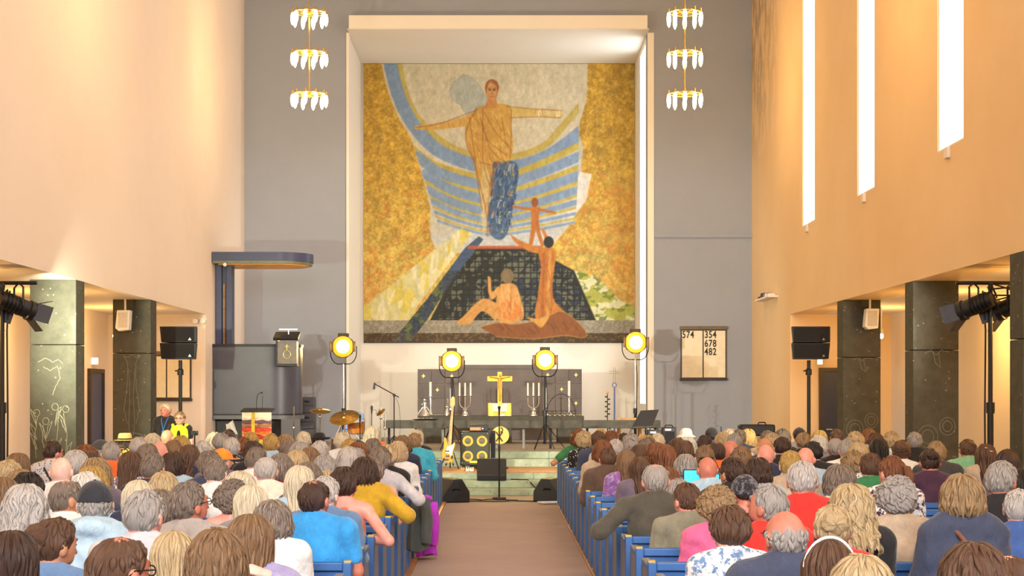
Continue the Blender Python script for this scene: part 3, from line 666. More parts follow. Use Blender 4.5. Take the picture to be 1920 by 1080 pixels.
def beam_stand(s, px, label):
    Y = 19.6; x = P(px, 0, Y).x
    t = thing('spotlight_stand', label, 'spotlight stand', (x, Y, 0))
    MB().cyl((x, Y, 0.05), (x, Y, 1.6), 0.04, n=12).cyl((x, Y, 1.6), (x, Y, 3.22), 0.03, n=12).build('pole', M_black, t)
    MB().cyl((x, Y, 1.52), (x, Y, 1.66), 0.055, n=12).build('collar', M_black, t)
    MB().tube([(x+s*-0.05, Y+0.03, 0.02), (x-s*0.06, Y+0.04, 1.5), (x-s*0.05, Y+0.04, 2.6), (x-s*0.1, Y, 3.1)], 0.012, 6).build('cable', M_black, t)
    for k in range(3):
        a = 2*PI*k/3+0.4; MB().cyl((x, Y, 0.7), (x+0.5*math.cos(a), Y+0.5*math.sin(a), 0.015), 0.018, n=8).build('leg', M_black, t)
    MB().cyl((x-0.45, Y, 3.2), (x+0.45, Y, 3.2), 0.025, n=10).build('crossbar', M_black, t)
    for j, dx in enumerate((-s*0.22, s*0.27)):
        c = Vector((x+dx, Y-0.02, 2.90)); d = Vector((-s*0.72, 0.62, -0.34)).normalized()
        M = d.to_track_quat('Z', 'Y').to_matrix()
        b = MB().lathe([(0.07, -0.28), (0.10, -0.26), (0.115, -0.1), (0.115, 0.12), (0.135, 0.13), (0.135, 0.20)], c, 16, M).build('lamp_body', M_black, t)
        for k in range(5): MB().lathe([(0.12, -0.2+k*0.05), (0.12, -0.18+k*0.05)], c, 16, M).build('cooling_fin', M_blackm, b)
        MB().lathe([(0.11, 0.195), (0.11, 0.203)], c, 16, M).build('lens', emit('spot_lens', '#f3ffe0', 4.0), b)
        for k in range(4):
            a = k*PI/2; off = Vector((math.cos(a), math.sin(a), 0))*0.155+Vector((0, 0, 0.28))
            R = M @ Matrix.Rotation(a, 3, 'Z') @ Matrix.Rotation(0.55, 3, 'Y')
            MB().cbox(c+M @ off, (0.008, 0.23, 0.20), R).build('barn_door', mat('barn_door_metal', '#34343c', 0.5, 0.3), b)
        top = c+Vector((0, 0, 0.30))
        side = M @ Vector((1, 0, 0)); side.z = 0; side.normalize()
        MB().tube([c+side*0.14, top+side*0.14-Vector((0, 0, 0.06)), top, top-side*0.14-Vector((0, 0, 0.06)), c-side*0.14], 0.014, 6).build('yoke', M_blackm, t)
        for k in range(4):
            w = [c+d*-0.25+Vector((random.uniform(-.1, .1), random.uniform(-.1, .05), random.uniform(-.05, .2))) for _ in range(3)]
            MB().tube([c+d*-0.27]+w+[Vector((x, Y, 3.2-0.08*k))], 0.011, 5).build('cable', M_black, t)
        if j == 0:                      # flood over the near pillar and the stage
            l = light('spotlight_beam', 'SPOT', c+d*0.34, 1900 if s < 0 else 700, (0.96, 1.0, 0.74) if s < 0 else (1.0, 0.93, 0.76), spot_size=math.radians(106 if s < 0 else 88), spot_blend=0.95, shadow_soft_size=0.07)
            aim(l, (-1.2 if s < 0 else -2.2, 34.5, 2.2))
        else:                           # tighter beam across the stage
            l = light('spotlight_beam', 'SPOT', c+d*0.34, 4600, (1.0, 0.96, 0.86), spot_size=math.radians(40), spot_blend=0.6, shadow_soft_size=0.05)
            aim(l, (-s*2.6, 36.0, 2.0))
beam_stand(-1, 4, 'black lighting stand with barn-door spotlights before the plant-engraved pillar')
beam_stand(1, 1857, 'black lighting stand with two cabled spotlights at the window wall side')

# ================================================================== loudspeakers
M_grille = mat('speaker_grille', '#141315', 0.65, 0.1, 0.3, 90, 0.4)
def line_speaker(px0, px1, py0, py1, Y, label):
    a = P(px0, py0, Y); b = P(px1, py1, Y); cx = (a.x+b.x)/2
    t = thing('loudspeaker', label, 'loudspeaker', (cx, Y, b.z))
    zm = (a.z+b.z)/2; w = (b.x-a.x)/2
    for z0, z1, sh in ((zm+0.006, a.z, 0.0), (b.z, zm-0.006, 0.03)):
        bx = MB().prism([(-w+0.03, z0), (w-sh, z0), (w, z1), (-w, z1)], 'y', Y, Y+0.42)
        bx.v = [(p[0]*(1 if p[1] < Y+0.2 else 0.8)+cx, p[1], p[2]) for p in bx.v]
        o = bx.build('cabinet', M_black, t, 0.008, smooth=False)
        MB().box(cx-w+0.05, cx+w-0.05, Y-0.012, Y, z0+0.02, z1-0.02).build('grille', M_grille, o)
        MB().prism([(cx+w-0.16, z0+0.04), (cx+w-0.10, z0+0.04), (cx+w-0.13, z0+0.09)], 'y', Y-0.016, Y-0.012).build('badge', M_silver, o)
    s = thing('speaker_stand', 'black pole stand under the '+label.split(' ', 1)[1], 'stand', (cx, Y, 0))
    MB().cyl((cx, Y+0.2, 0.0), (cx, Y+0.2, b.z-0.02), 0.035, n=10).build('pole', M_black, s)
    MB().lathe([(0.06, 0), (0.06, 0.1), (0.04, 0.12)], (cx, Y+0.2, b.z-0.3), 12).build('collar', M_black, s)
    MB().cyl((cx-0.1, Y+0.2, b.z-0.22), (cx+0.05, Y+0.2, b.z-0.22), 0.015, n=6).build('clamp_knob', M_black, s)
    MB().box(cx-0.35, cx+0.35, Y-0.1, Y+0.5, 0.0, 0.04).build('base_plate', M_black, s, 0.01)
line_speaker(299, 369, 612, 673, 28.5, 'black double loudspeaker before the pulpit side hymn board')
line_speaker(1484, 1557, 612, 673, 28.5, 'black double loudspeaker beside the dark aisle door')
def wall_speaker(px, py, Y, s, label):
    c = P(px, py, Y); t = thing('wall_speaker', label, 'speaker', (c.x, c.y, c.z))
    MB().prism([(c.x-0.13, c.z-0.14), (c.x-0.07, c.z-0.19), (c.x+0.10, c.z-0.17), (c.x+0.12, c.z+0.17), (c.x-0.10, c.z+0.17)], 'y', Y, Y+0.2).build('cabinet', M_wbox, t, 0.012, smooth=False)
    MB().box(c.x-0.08, c.x+0.08, Y-0.008, Y, c.z-0.13, c.z+0.13).build('grille', mat('pale_grille', '#cfcabf', 0.7, 0, 0.1, 80, 0.3), t)
    MB().cyl((c.x+s*0.02, Y+0.1, c.z+0.16), (c.x+s*0.02, Y+0.1, SOF), 0.018, n=8).build('bracket', M_wbox, t)
wall_speaker(230, 600, 26.0, 1, 'small white speaker hung in front of the figure-engraved pillar')
wall_speaker(1636, 597, 26.1, -1, 'small white speaker hung in front of the bird-engraved pillar')
def wedge(x, y, z, rz, label, w=0.58, name='stage_monitor'):
    t = thing(name, label, 'stage monitor', (x, y, z), None, rz)
    o = MB().prism([(-0.24, 0.0), (0.22, 0.0), (0.24, 0.10), (0.05, 0.38), (-0.10, 0.38), (-0.24, 0.16)], 'x', -w/2, w/2).build('cabinet', M_black, None, 0.015, smooth=False); o.parent = t
    M = Matrix.Rotation(math.atan2(0.22, -0.14), 3, 'X')
    g = MB().prism([(-0.235, 0.165), (-0.105, 0.372), (-0.118, 0.380), (-0.248, 0.172)], 'x', -w/2+0.04, w/2-0.04).build('grille', M_grille, None); g.parent = t
    for s in (-1, 1):
        h = MB().tube([(s*(w/2+0.004), -0.06, 0.20), (s*(w/2+0.02), -0.04, 0.22), (s*(w/2+0.02), 0.04, 0.22), (s*(w/2+0.004), 0.06, 0.20)], 0.012, 6).build('handle', M_blackm, None); h.parent = t
    return t
q = P(843, 944, 24.9); wedge(q.x, 24.95, 0.0, PI*0.62, 'black wedge monitor on the floor by the pulpit side front pew', 0.62)
q = P(1038, 942, 24.9); wedge(q.x, 25.05, 0.0, -PI*0.62, 'black wedge monitor on the floor by the hymn board side front pew', 0.62)
wedge(P(922, 0, 26.9).x, 26.98, 0.238, PI, 'black wedge monitor on the steps below the bass cabinet', 0.52)
t = wedge(P(1678, 0, 25.4).x, 25.4, 0.62, 0.2, 'large black wedge monitor raised beside the grey-green pillar', 0.34, 'raised_monitor')
o = MB().box(-0.20, 0.20, -0.22, 0.24, -0.62, -0.001).build('stand_box', M_black, None, 0.01); o.parent = t

# ================================================================== pulpit
t = thing('pulpit', 'dark navy pulpit with round front, tall post and canopy against the plain wall', 'pulpit', (-5.2, 32.6, 0.634))
def rounded_plan(x0, x1, y0, y1, n=10):
    r = (y1-y0)/2; c = (x1-r, (y0+y1)/2)
    return [(x0, y0)]+[(c[0]+r*math.cos(a), c[1]+r*math.sin(a)) for a in np.linspace(-PI/2, PI/2, n*2+1)]+[(x0, y1)]
pz = lambda py, Y=32.0: P(0, py, Y).z
MB().prism(rounded_plan(XL+0.01, -4.24, 32.0, 33.3), 'z', pz(776), pz(650)).build('body', M_navyd, t)
MB().prism(rounded_plan(XL+0.01, -4.22, 31.98, 33.32), 'z', pz(650), pz(645)).build('top_rail', M_black, t)
MB().prism(rounded_plan(XL+0.01, -4.20, 31.96, 33.34), 'z', pz(786), pz(779)).build('skirt_moulding', mat('grey_moulding', '#5b5e63', 0.4), t)
MB().prism(rounded_plan(XL+0.01, -4.26, 32.02, 33.28), 'z', pz(779), pz(776)).build('shadow_gap', M_black, t)
MB().prism(rounded_plan(XL+0.03, -4.7, 32.3, 33.0), 'z', 0.634, pz(786)).build('base', mat('black_base', '#201f24', 0.5), t)
lx0, lx1 = P(521, 0, 31.8).x, P(557, 0, 31.8).x
dk = MB().box(lx0, lx1, 31.72, 32.0, pz(683, 31.8), pz(640, 31.8)).build('reading_desk', mat('grey_desk_panel', '#77726a', 0.5), t, 0.006)
MB().box(lx0-0.02, lx1+0.01, 31.70, 32.02, pz(684, 31.8)-0.03, pz(682, 31.8)).build('desk_edge', M_black, dk)
MB().box(lx0-0.03, lx0, 31.71, 32.1, pz(684, 31.8), pz(632, 31.8)).build('desk_side', M_black, dk)
MB().cbox(((lx0+lx1)/2-0.02, 31.85, pz(630, 31.8)), (0.52, 0.42, 0.06), Matrix.Rotation(0.35, 3, 'X')).build('book_rest', M_black, t, 0.006)
MB().box((lx0+lx1)/2-0.18, (lx0+lx1)/2+0.20, 31.86, 31.9, pz(618, 31.8), pz(616.4, 31.8)).cyl(((lx0+lx1)/2+0.01, 31.88, pz(628, 31.8)), ((lx0+lx1)/2+0.01, 31.88, pz(617, 31.8)), 0.02).build('reading_lamp', M_silver, t)
cx = (lx0+lx1)/2
em = MB().tube([(cx+0.075*math.cos(a), 31.712, pz(665, 31.8)+0.085*math.sin(a)) for a in np.linspace(0, 2*PI, 20, endpoint=False)], 0.010, 6, True)
em.cyl((cx, 31.712, pz(657, 31.8)), (cx, 31.712, pz(646, 31.8)), 0.009).cyl((cx-0.045, 31.712, pz(650, 31.8)), (cx+0.045, 31.712, pz(650, 31.8)), 0.009)
em.build('orb_and_cross_emblem', mat('pale_gold', '#e8d58a', 0.35, 0.5), dk)
MB().box(XL+0.01, XL+0.14, 32.3, 32.62, pz(645), pz(492)).build('post', M_navy, t, 0.008)
MB().box(XL+0.24, XL+0.36, 32.3, 32.62, pz(645), pz(492)).build('post', M_navy, t, 0.008)
MB().box(XL+0.14, XL+0.24, 32.42, 32.5, pz(645), pz(492)).build('post_infill', M_navy, t)
MB().box(XL+0.165, XL+0.195, 32.36, 32.42, pz(645), pz(530)).build('wood_strip', M_woodo, t)
cp = MB().prism(rounded_plan(XL+0.01, P(582, 0, 32.1).x, 31.9, 33.3, 12), 'z', pz(489), pz(473)).build('canopy', M_navy, t)
MB().prism(rounded_plan(XL+0.02, P(580, 0, 32.1).x, 31.93, 33.27, 12), 'z', pz(494), pz(489)).build('canopy_edge', mat('canopy_edge_metal', '#6a6a52', 0.4, 0.3), cp)
MB().prism(rounded_plan(XL+0.12, P(574, 0, 32.1).x, 32.02, 33.18, 12), 'z', pz(496), pz(494)).build('soffit_panel', mat('golden_oak', '#d99a34', 0.5, 0, 0.15, 3), cp)
MB().ell((XL+0.28, 31.9, pz(497)), (0.04, 0.03, 0.04)).build('clip_lamp', M_wbox, cp)
light('canopy_fill_light', 'POINT', (-4.9, 32.6, 3.9), 5, WARM, shadow_soft_size=0.1)  # warm light added to brighten the canopy underside, without a lamp body

# ================================================================== boards
def text_mesh(txt, size, ext=0.004):
    cu = bpy.data.curves.new('numbers', 'FONT'); cu.body = txt; cu.size = size; cu.extrude = ext; cu.align_x = 'LEFT'; cu.space_character = 1.12; cu.offset = 0.004
    o = bpy.data.objects.new('numbers', cu); C.objects.link(o); dg = bpy.context.evaluated_depsgraph_get()
    me = bpy.data.meshes.new_from_object(o.evaluated_get(dg)); bpy.data.objects.remove(o); return me
def hymn_board(px0, px1, py0, py1, Y, split, label, nums):
    a = P(px0, py0, Y); b = P(px1, py1, Y); sx = P(split, 0, Y).x
    t = thing('hymn_board', label, 'hymn board', ((a.x+b.x)/2, Y, b.z))
    MB().box(a.x, b.x, Y-0.03, Y-0.002, b.z, a.z).build('backboard', M_frame, t)
    for x0, x1 in ((a.x+0.03, sx-0.015), (sx+0.015, b.x-0.03)):
        MB().box(x0, x1, Y-0.04, Y-0.03, b.z+0.04, a.z-0.09).build('number_panel', M_cream, t)
    MB().box(a.x-0.02, b.x+0.02, Y-0.08, Y-0.002, b.z-0.03, b.z+0.02).build('ledge', M_frame, t, 0.005)
    MB().box(a.x-0.02, b.x+0.02, Y-0.07, Y-0.002, a.z-0.065, a.z+0.015).build('header', mat('brown_header', '#6b5a40', 0.5), t, 0.005)
    for txt, px, py in nums:
        me = text_mesh(txt, 0.235); me.materials.append(M_black)
        o = bpy.data.objects.new('number_%s' % txt, me); o.name = 'hymn_number'; C.objects.link(o); q = P(px, py, Y-0.05)
        o.rotation_euler = (PI/2, 0, 0); o.scale = (0.74, 1.0, 1.0); o.location = (q.x, Y-0.045, q.z); put(o, t)
hymn_board(1276, 1362, 613, 711, YE, 1318, 'cream hymn board reading 574 and 354 678 482 on the grey wall', [('574', 1279, 633.5), ('354', 1321, 633.5), ('678', 1321, 650), ('482', 1321, 665.5)])
hymn_board(283, 359, 660, 749, YA, 313, 'cream hymn board half hidden by the loudspeaker on the aisle end wall', [])
t = thing('projector_shelf', 'small shelf with cables and boxes high on the window wall', 'shelf', (XR, 33.5, 3.85))
MB().box(XR-0.22, XR, 32.6, 34.3, 3.84, 3.88).build('shelf_board', M_plaster, t)
for k in range(4): MB().box(XR-0.18, XR-0.02, 32.8+k*0.36, 33.05+k*0.36, 3.88, 3.93+0.03*(k % 3)).build('device', [M_wbox, M_silver, M_frame, M_black][k], t, 0.008)
t = thing('security_light', 'pair of round white emergency lamps at the aisle end wall top', 'lamp', (P(375, 602, YA).x, YA, 3.2))
for px in (366, 380):
    q = P(px, 602, YA-0.06); MB().lathe([(0.001, 0), (0.05, 0.0), (0.06, 0.03), (0.055, 0.08)], (q.x, YA, q.z), 14, Matrix.Rotation(PI/2, 3, 'X')).build('lamp_head', M_wbox, t)
MB().box(P(340, 0, YA).x, P(388, 0, YA).x, YA-0.02, YA-0.002, P(0, 599, YA).z, P(0, 597, YA).z).build('mounting_bar', M_wbox, t)
# ================================================================== altar and sanctuary
AZ = 0.634
M_retable = mat('brown_slate_panel', '#62564f', 0.5, 0, 0.08, 3)
M_retable2 = mat('brown_slate_panel_dark', '#5b4f49', 0.5, 0, 0.08, 3)
Yr = 37.2
t = thing('retable', 'dark panelled altarpiece screen with gold diamonds behind the altar', 'retable', (P(937, 0, Yr).x, Yr, P(0, 770, Yr).z))
zb, zs, zc = P(0, 776, Yr).z, P(0, 692, Yr).z, P(0, 684, Yr).z
MB().box(P(860, 0, Yr).x, P(1016, 0, Yr).x, Yr, Yr+0.1, AZ, zc).build('centre_panel', M_retable, t, 0.008)
MB().box(P(860, 0, Yr).x-0.01, P(1016, 0, Yr).x+0.01, Yr-0.03, Yr+0.1, zc-0.10, zc-0.08).build('moulding', M_retable2, t)
for a, b in ((783, 860), (1016, 1091)):
    xa, xb = P(a, 0, Yr).x, P(b, 0, Yr).x
    MB().box(xa, xb, Yr+0.02, Yr+0.1, AZ, zs).build('wing_backing', mat('pale_joint', '#8a7c68', 0.6), t)
    for i in range(3):
        for j in range(3):
            x0, x1 = xa+(xb-xa)*i/3, xa+(xb-xa)*(i+1)/3; z0, z1 = zb+(zs-zb)*j/3, zb+(zs-zb)*(j+1)/3
            MB().box(x0+0.008, x1-0.008, Yr-0.01, Yr+0.02, z0+0.008, z1-0.008).build('square_panel', random.choice((M_retable, M_retable2)), t, 0.004)
for px, py in ((794, 705), (847, 705), (820, 731), (794, 758), (1027, 703), (1080, 703), (1053, 730), (1080, 756)):
    q = P(px, py, Yr-0.02); r = 0.05
    MB().prism([(q.x-r, q.z), (q.x-r*.3, q.z-r*.3), (q.x, q.z-r*1.1), (q.x+r*.3, q.z-r*.3), (q.x+r, q.z), (q.x+r*.3, q.z+r*.3), (q.x, q.z+r*1.1), (q.x-r*.3, q.z+r*.3)], 'y', Yr-0.03, Yr-0.011).build('gold_diamond', mat('bright_gold', '#f0cf62', 0.3, 0.5), t)
Ya = 34.6
x0, x1 = P(783, 0, Ya).x, P(1095, 0, Ya).x; zt = P(0, 780, Ya).z
t = thing('altar', 'long dark stone altar table under the crucifix and candles', 'altar', ((x0+x1)/2, Ya+0.5, AZ))
MB().box(x0, x1, Ya, Ya+1.0, zt-0.10, zt).build('table_slab', M_dstone, t, 0.01)
for xx in (x0+0.35, (x0+x1)/2, x1-0.35): MB().box(xx-0.25, xx+0.25, Ya+0.2, Ya+0.8, AZ, zt-0.10).build('pier', M_dstone, t, 0.01)
q = P(930, 818, Ya+0.15)
# altar rail with posts; the gold disc hangs in its middle bay
Yk = 31.3
zr1, zr0 = P(0, 788, Yk).z, P(0, 803, Yk).z
for a, b, lab in ((720, 1092, 'dark stone altar rail running behind the bass amplifier'), (1092, 1238, 'dark stone altar rail end beside the music stand')):
    xa, xb = P(a, 0, Yk).x, P(b, 0, Yk).x
    t = thing('altar_rail', lab, 'altar rail', ((xa+xb)/2, Yk, AZ))
    MB().box(xa, xb-0.005, Yk-0.12, Yk+0.22, zr0, zr1).build('rail_top', M_dstone, t, 0.01)
    n = int((xb-xa)/0.53)
    for k in range(n+1):
        x = xa+0.1+(xb-xa-0.2)*k/n
        MB().box(x-0.025, x+0.025, Yk+0.02, Yk+0.07, AZ, zr0).build('rail_post', mat('grey_post', '#77776f', 0.5, 0.2) if k % 3 else M_blackm, t, 0.003)
q = P(938, 816, 31.15)
t = thing('gold_disc', 'round gold plaque with a dark cross monogram behind the microphone stand', 'plaque', (q.x, 31.15, q.z))
R90 = Matrix.Rotation(PI/2, 3, 'X')
MB().lathe([(0.001, 0.0), (0.18, 0.0), (0.185, 0.015), (0.18, 0.03), (0.001, 0.03)], (q.x, 31.17, q.z), 28, R90).build('disc', mat('disc_gold', '#d9b65a', 0.4, 0.3), t)
mo = MB()
for a in (0.6, -0.6): mo.cbox((q.x-0.02, 31.13, q.z-0.03), (0.03, 0.012, 0.24), Matrix.Rotation(a, 3, 'Y'))
mo.cbox((q.x-0.02, 31.13, q.z+0.02), (0.025, 0.012, 0.26)).tube(arc((q.x+0.005, 31.13, q.z+0.11), 0.045, -90, 90, 8), 0.012, 6)
mo.build('monogram', mat('dark_bronze', '#4b3a1c', 0.5, 0.4), t)
MB().cyl((q.x, 31.17, q.z+0.18), (q.x, 31.2, zr0+0.001), 0.008).build('hanger', M_gold, t)

zt += 0.001
def candle(px, top, Y, r, split, label, name='altar_candle', m=None):
    q = P(px, top, Y); zs_ = P(0, split, Y).z
    t = thing(name, label, 'candle', (q.x, Y, zt))
    MB().lathe([(0.07, 0), (0.075, 0.015), (0.04, 0.05), (0.03, 0.09), (r*1.15, 0.14), (r*1.0, zs_-zt-0.03), (r*1.7, zs_-zt-0.01), (r*1.7, zs_-zt)], (q.x, Y, zt), 14).build('holder', M_silver, t)
    MB().lathe([(r, 0), (r, q.z-zs_-0.01), (r*0.7, q.z-zs_)], (q.x, Y, zs_), 12).build('wax', m or M_candle, t)
    MB().cyl((q.x, Y, q.z), (q.x, Y, q.z+0.02), 0.003, n=5).build('wick', M_black, t)
candle(807, 716, 35.0, 0.03, 743, 'tall thick white altar candle beside the silver figure')
candle(1067, 714, 35.1, 0.03, 742, 'tall thick white altar candle by the thin wire arch')
candle(845, 728, 34.9, 0.022, 762, 'slim bluish altar candle behind the bass guitar head', m=mat('blue_white_wax', '#b9c0cc', 0.4))
candle(1023, 727, 34.9, 0.022, 764, 'slim white altar candle beneath an amber lamp')
def candelabrum(px, label):
    x = P(px, 0, 34.9).x; y = 34.9; t = thing('candelabrum', label, 'candelabrum', (x, y, zt))
    za = P(0, 742, y).z; w = 10.3*y/F
    MB().lathe([(0.10, 0), (0.10, 0.02), (0.06, 0.04), (0.05, 0.10), (0.075, 0.13), (0.02, 0.18)], (x, y, zt), 16).build('base', M_silver, t)
    st_ = MB().cyl((x, y, zt+0.16), (x, y, za), 0.011, n=8)
    u = [Vector((x-w, y, za))]+[Vector((x-w*math.cos(a), y, za-0.16-0.13*math.sin(a))) for a in np.linspace(0, PI, 13)]+[Vector((x+w, y, za))]
    st_.tube(u, 0.012, 7).build('arms', M_silver, t)
    for s in (-1, 0, 1):
        MB().lathe([(0.012, -0.02), (0.04, 0.0), (0.04, 0.008)], (x+s*w, y, za), 12).build('drip_pan', M_silver, t)
        MB().lathe([(0.02, 0), (0.02, 0.27), (0.012, 0.29)], (x+s*w, y, za+0.008), 10).build('candle', M_candle, t)
candelabrum(872, 'silver three-arm candelabrum between slim candle and crucifix')
candelabrum(1000, 'silver three-arm candelabrum beside the slim candle under the lamp')
# crucifix and bible stand
x = P(937, 0, 34.95).x; y = 34.95
t = thing('crucifix', 'gold crucifix standing on the altar behind the open bible', 'crucifix', (x, y, zt))
zc1, zc0 = P(0, 697, y).z, P(0, 757, y).z; za = P(0, 710, y).z
MB().box(x-0.055, x+0.055, y, y+0.05, zt, zc1).build('upright', M_gold, t, 0.006)
MB().box(x-0.29, x+0.29, y+0.002, y+0.048, za-0.065, za+0.06).build('crossbar', M_gold, t, 0.006)
fb = MB().tube([(x, y-0.02, za+0.02), (x, y-0.03, za-0.12), (x, y-0.03, za-0.27), (x+0.01, y-0.04, za-0.40), (x, y-0.03, za-0.52)], [0.035, 0.04, 0.033, 0.026, 0.016], 8)
fb.ell((x+0.01, y-0.035, za+0.07), (0.025, 0.025, 0.035)).tube([(x-0.24, y-0.015, za+0.04), (x-0.12, y-0.02, za+0.02), (x, y-0.02, za), (x+0.12, y-0.02, za+0.02), (x+0.24, y-0.015, za+0.04)], [0.012, 0.016, 0.022, 0.016, 0.012], 7)
fb.build('corpus', mat('worn_gold', '#dcb35a', 0.4, 0.6), t)
y = 34.72
t = thing('bible_stand', 'gold bow-fronted stand holding an open white-paged bible', 'book stand', (x, y, zt))
zs1, zs0 = P(0, 756, y).z, P(0, 777, y).z
MB().prism([(x+0.30*math.sin(a), y-0.02-0.06*math.cos(a*1.0)) for a in np.linspace(-1.1, 1.1, 13)]+[(x+0.27, y+0.08), (x-0.27, y+0.08)], 'z', zt, zs1).build('stand', M_gold, t)
o = MB()
for s in (-1, 1):
    o.cbox((x+s*0.085, y-0.09, (zs0+zs1)/2+0.03), (0.165, 0.02, 0.20), Matrix.Rotation(s*-0.16, 3, 'Z') @ Matrix.Rotation(-0.2, 3, 'X'))
o.build('open_book', mat('book_paper', '#e6dfd0', 0.7, 0, 0.05), t)
MB().box(x+0.0, x+0.11, y-0.13, y-0.11, zt, zt+0.04).build('bookmark', M_wbox, t)
# silver figure, flask, tray, arch
q = P(796, 752, 34.66)
t = thing('silver_figurine', 'small silver figurine on a tray at the altar end', 'figurine', (q.x, 34.7, zt))
MB().lathe([(0.11, 0), (0.10, 0.05), (0.05, 0.14), (0.035, 0.20), (0.05, 0.26), (0.045, 0.30), (0.02, 0.32), (0.035, 0.35), (0.03, 0.38), (0.005, 0.40)], (q.x, 34.7, zt), 14).build('body', M_silver, t)
MB().tube([(q.x+0.02, 34.7, zt+0.22), (q.x+0.12, 34.7, zt+0.10), (q.x+0.14, 34.7, zt+0.01)], [0.02, 0.02, 0.01], 7).tube([(q.x-0.02, 34.7, zt+0.22), (q.x-0.14, 34.7, zt+0.06), (q.x-0.16, 34.7, zt+0.01)], [0.02, 0.02, 0.01], 7).build('limbs', M_silver, t)
t = thing('silver_flask', 'small silver wine flask by the slim bluish candle', 'flask', (P(838, 0, 34.8).x, 34.8, zt))
MB().lathe([(0.05, 0), (0.055, 0.08), (0.03, 0.13), (0.025, 0.17), (0.04, 0.19), (0.035, 0.22), (0.005, 0.24)], tuple(t.location), 14).build('bottle', M_silver, t)
MB().tube(arc((t.location.x+0.04, 34.8, zt+0.10), 0.045, -80, 80, 8), 0.008, 6).build('handle', M_silver, t)
x = P(797, 0, 31.3).x
t = thing('serving_tray', 'dark oval tray with silver ornaments lying on the altar rail', 'tray', (x, 31.35, zr1+0.001))
MB().lathe([(0.20, 0), (0.26, 0.012), (0.27, 0.02), (0.25, 0.02), (0.20, 0.01)], (x, 31.35, zr1+0.001), 24, None, 0.45).build('dish', M_black, t)
for k in range(4): MB().ell((x-0.12+k*0.08, 31.33, zr1+0.035), (0.03, 0.03, 0.015), 10, 6).build('ornament', M_silver, t)
t = thing('wire_arch', 'thin black wire arch on a small frame at the altar end', 'decoration', (P(1052, 0, 34.7).x, 34.7, zt))
c = t.location
MB().tube(arc((c.x, 34.7, zt+0.0), 0.33, 0, 180, 20, 'xz', 0.50), 0.008, 6).build('arch', M_black, t)
MB().cyl((c.x, 34.7, zt), (c.x, 34.7, zt+0.49), 0.006, n=6).build('upright', M_black, t)
MB().cyl((c.x-0.32, 34.7, zt+0.11), (c.x+0.36, 34.7, zt+0.11), 0.007, n=6).build('crosswire', M_black, t)
for k in range(6):
    xx = c.x-0.25+k*0.11; tt = thing('altar_glass', 'small clear glass in the row under the wire arch', 'glass', (xx, 34.78, zt), 'row of small altar glasses')
    MB().lathe([(0.025, 0), (0.02, 0.01), (0.008, 0.03), (0.028, 0.06), (0.03, 0.09)], (xx, 34.78, zt), 10).build('goblet', M_silver, tt)
# processional cross and flower staff
x = P(1152, 0, 33.5).x; y = 33.5
t = thing('processional_cross', 'slender blue processional cross on a pole by the altar rail', 'cross', (x, y, AZ))
MB().cyl((x, y, AZ), (x, y, P(0, 727, y).z), 0.017, n=8).build('pole', mat('blue_enamel', '#3d4a86', 0.4), t)
zq = P(0, 722, y).z
MB().tube([(x+0.045*math.cos(a), y, zq+0.05*math.sin(a)) for a in np.linspace(0, 2*PI, 16, endpoint=False)], 0.009, 6, True).build('ring', mat('blue_enamel', '#3d4a86'), t)
z1 = P(0, 689, y).z; za = P(0, 698, y).z; sl = mat('thin_silver_wire', '#a9a9b2', 0.3, 0.8)
o = MB()
for s in (-1, 1):
    o.cyl((x+s*0.022, y, zq+0.05), (x+s*0.022, y, z1), 0.006, n=6).cyl((x-0.11, y, za+s*0.022), (x+0.11, y, za+s*0.022), 0.006, n=6)
o.build('cross', sl, t); MB().lathe([(0.14, 0), (0.14, 0.02), (0.03, 0.05)], (x, y, AZ), 14).build('foot', M_blackm, t)
x = P(1139, 0, 32.0).x; y = 32.0
t = thing('flower_staff', 'thin black staff wound with dark leaves and an orange tip', 'staff', (x, y, AZ))
MB().cyl((x, y, AZ), (x, y, P(0, 738, y).z), 0.011, n=6).build('pole', M_black, t)
for k in range(9):
    zz = P(0, 744+k*4.6, y).z; s = 1 if k % 2 else -1
    MB().ell((x+s*0.03, y, zz), (0.03, 0.01, 0.018), 8, 6).build('leaf', mat('dark_leaf', '#26301f', 0.6), t)
MB().ell((x, y, P(0, 736, y).z), (0.028, 0.028, 0.035), 10, 8).build('bloom', mat('orange_petal', '#d88a2a', 0.6), t)

# ================================================================== band gear
PZ = 0.362                     # top of the stage planks
x0, x1 = P(864, 0, 28.6).x, P(917, 0, 28.6).x; y = 28.6; zb = PZ
t = thing('bass_cabinet', 'black bass speaker cabinet with four yellow-ringed cones', 'speaker cabinet', ((x0+x1)/2, y, PZ))
z1 = P(0, 811, y).z; zc0 = P(0, 870, y).z
MB().box(x0-0.01, x1+0.01, y+0.01, y+0.44, zb+0.05, z1+0.02).build('cabinet', M_black, t, 0.015)
MB().box(x0+0.01, x1-0.01, y-0.004, y+0.01, zc0, z1).build('baffle', mat('dark_green_baffle', '#2c3322', 0.6), t)
for s in (0.25, 0.75):
    for u in (0.27, 0.75):
        cx, cz = x0+(x1-x0)*s, z1-(z1-zc0)*u; rr = 0.10
        c = MB().lathe([(rr, 0.0), (rr, 0.012), (rr*0.62, 0.012), (rr*0.55, 0.0)], (cx, y-0.004, cz), 24, R90).build('cone_ring', mat('yellow_cone', '#c79a2e', 0.5), t)
        MB().lathe([(rr*0.58, 0.0), (rr*0.35, 0.008), (0.02, 0.016)], (cx, y-0.002, cz), 20, R90).build('dust_cap', mat('grey_cone', '#5b5a48', 0.6), c)
MB().box((x0+x1)/2-0.10, (x0+x1)/2+0.10, y-0.014, y-0.004, zc0+0.02, zc0+0.06).build('badge', mat('yellow_badge', '#e5c22e', 0.4), t)
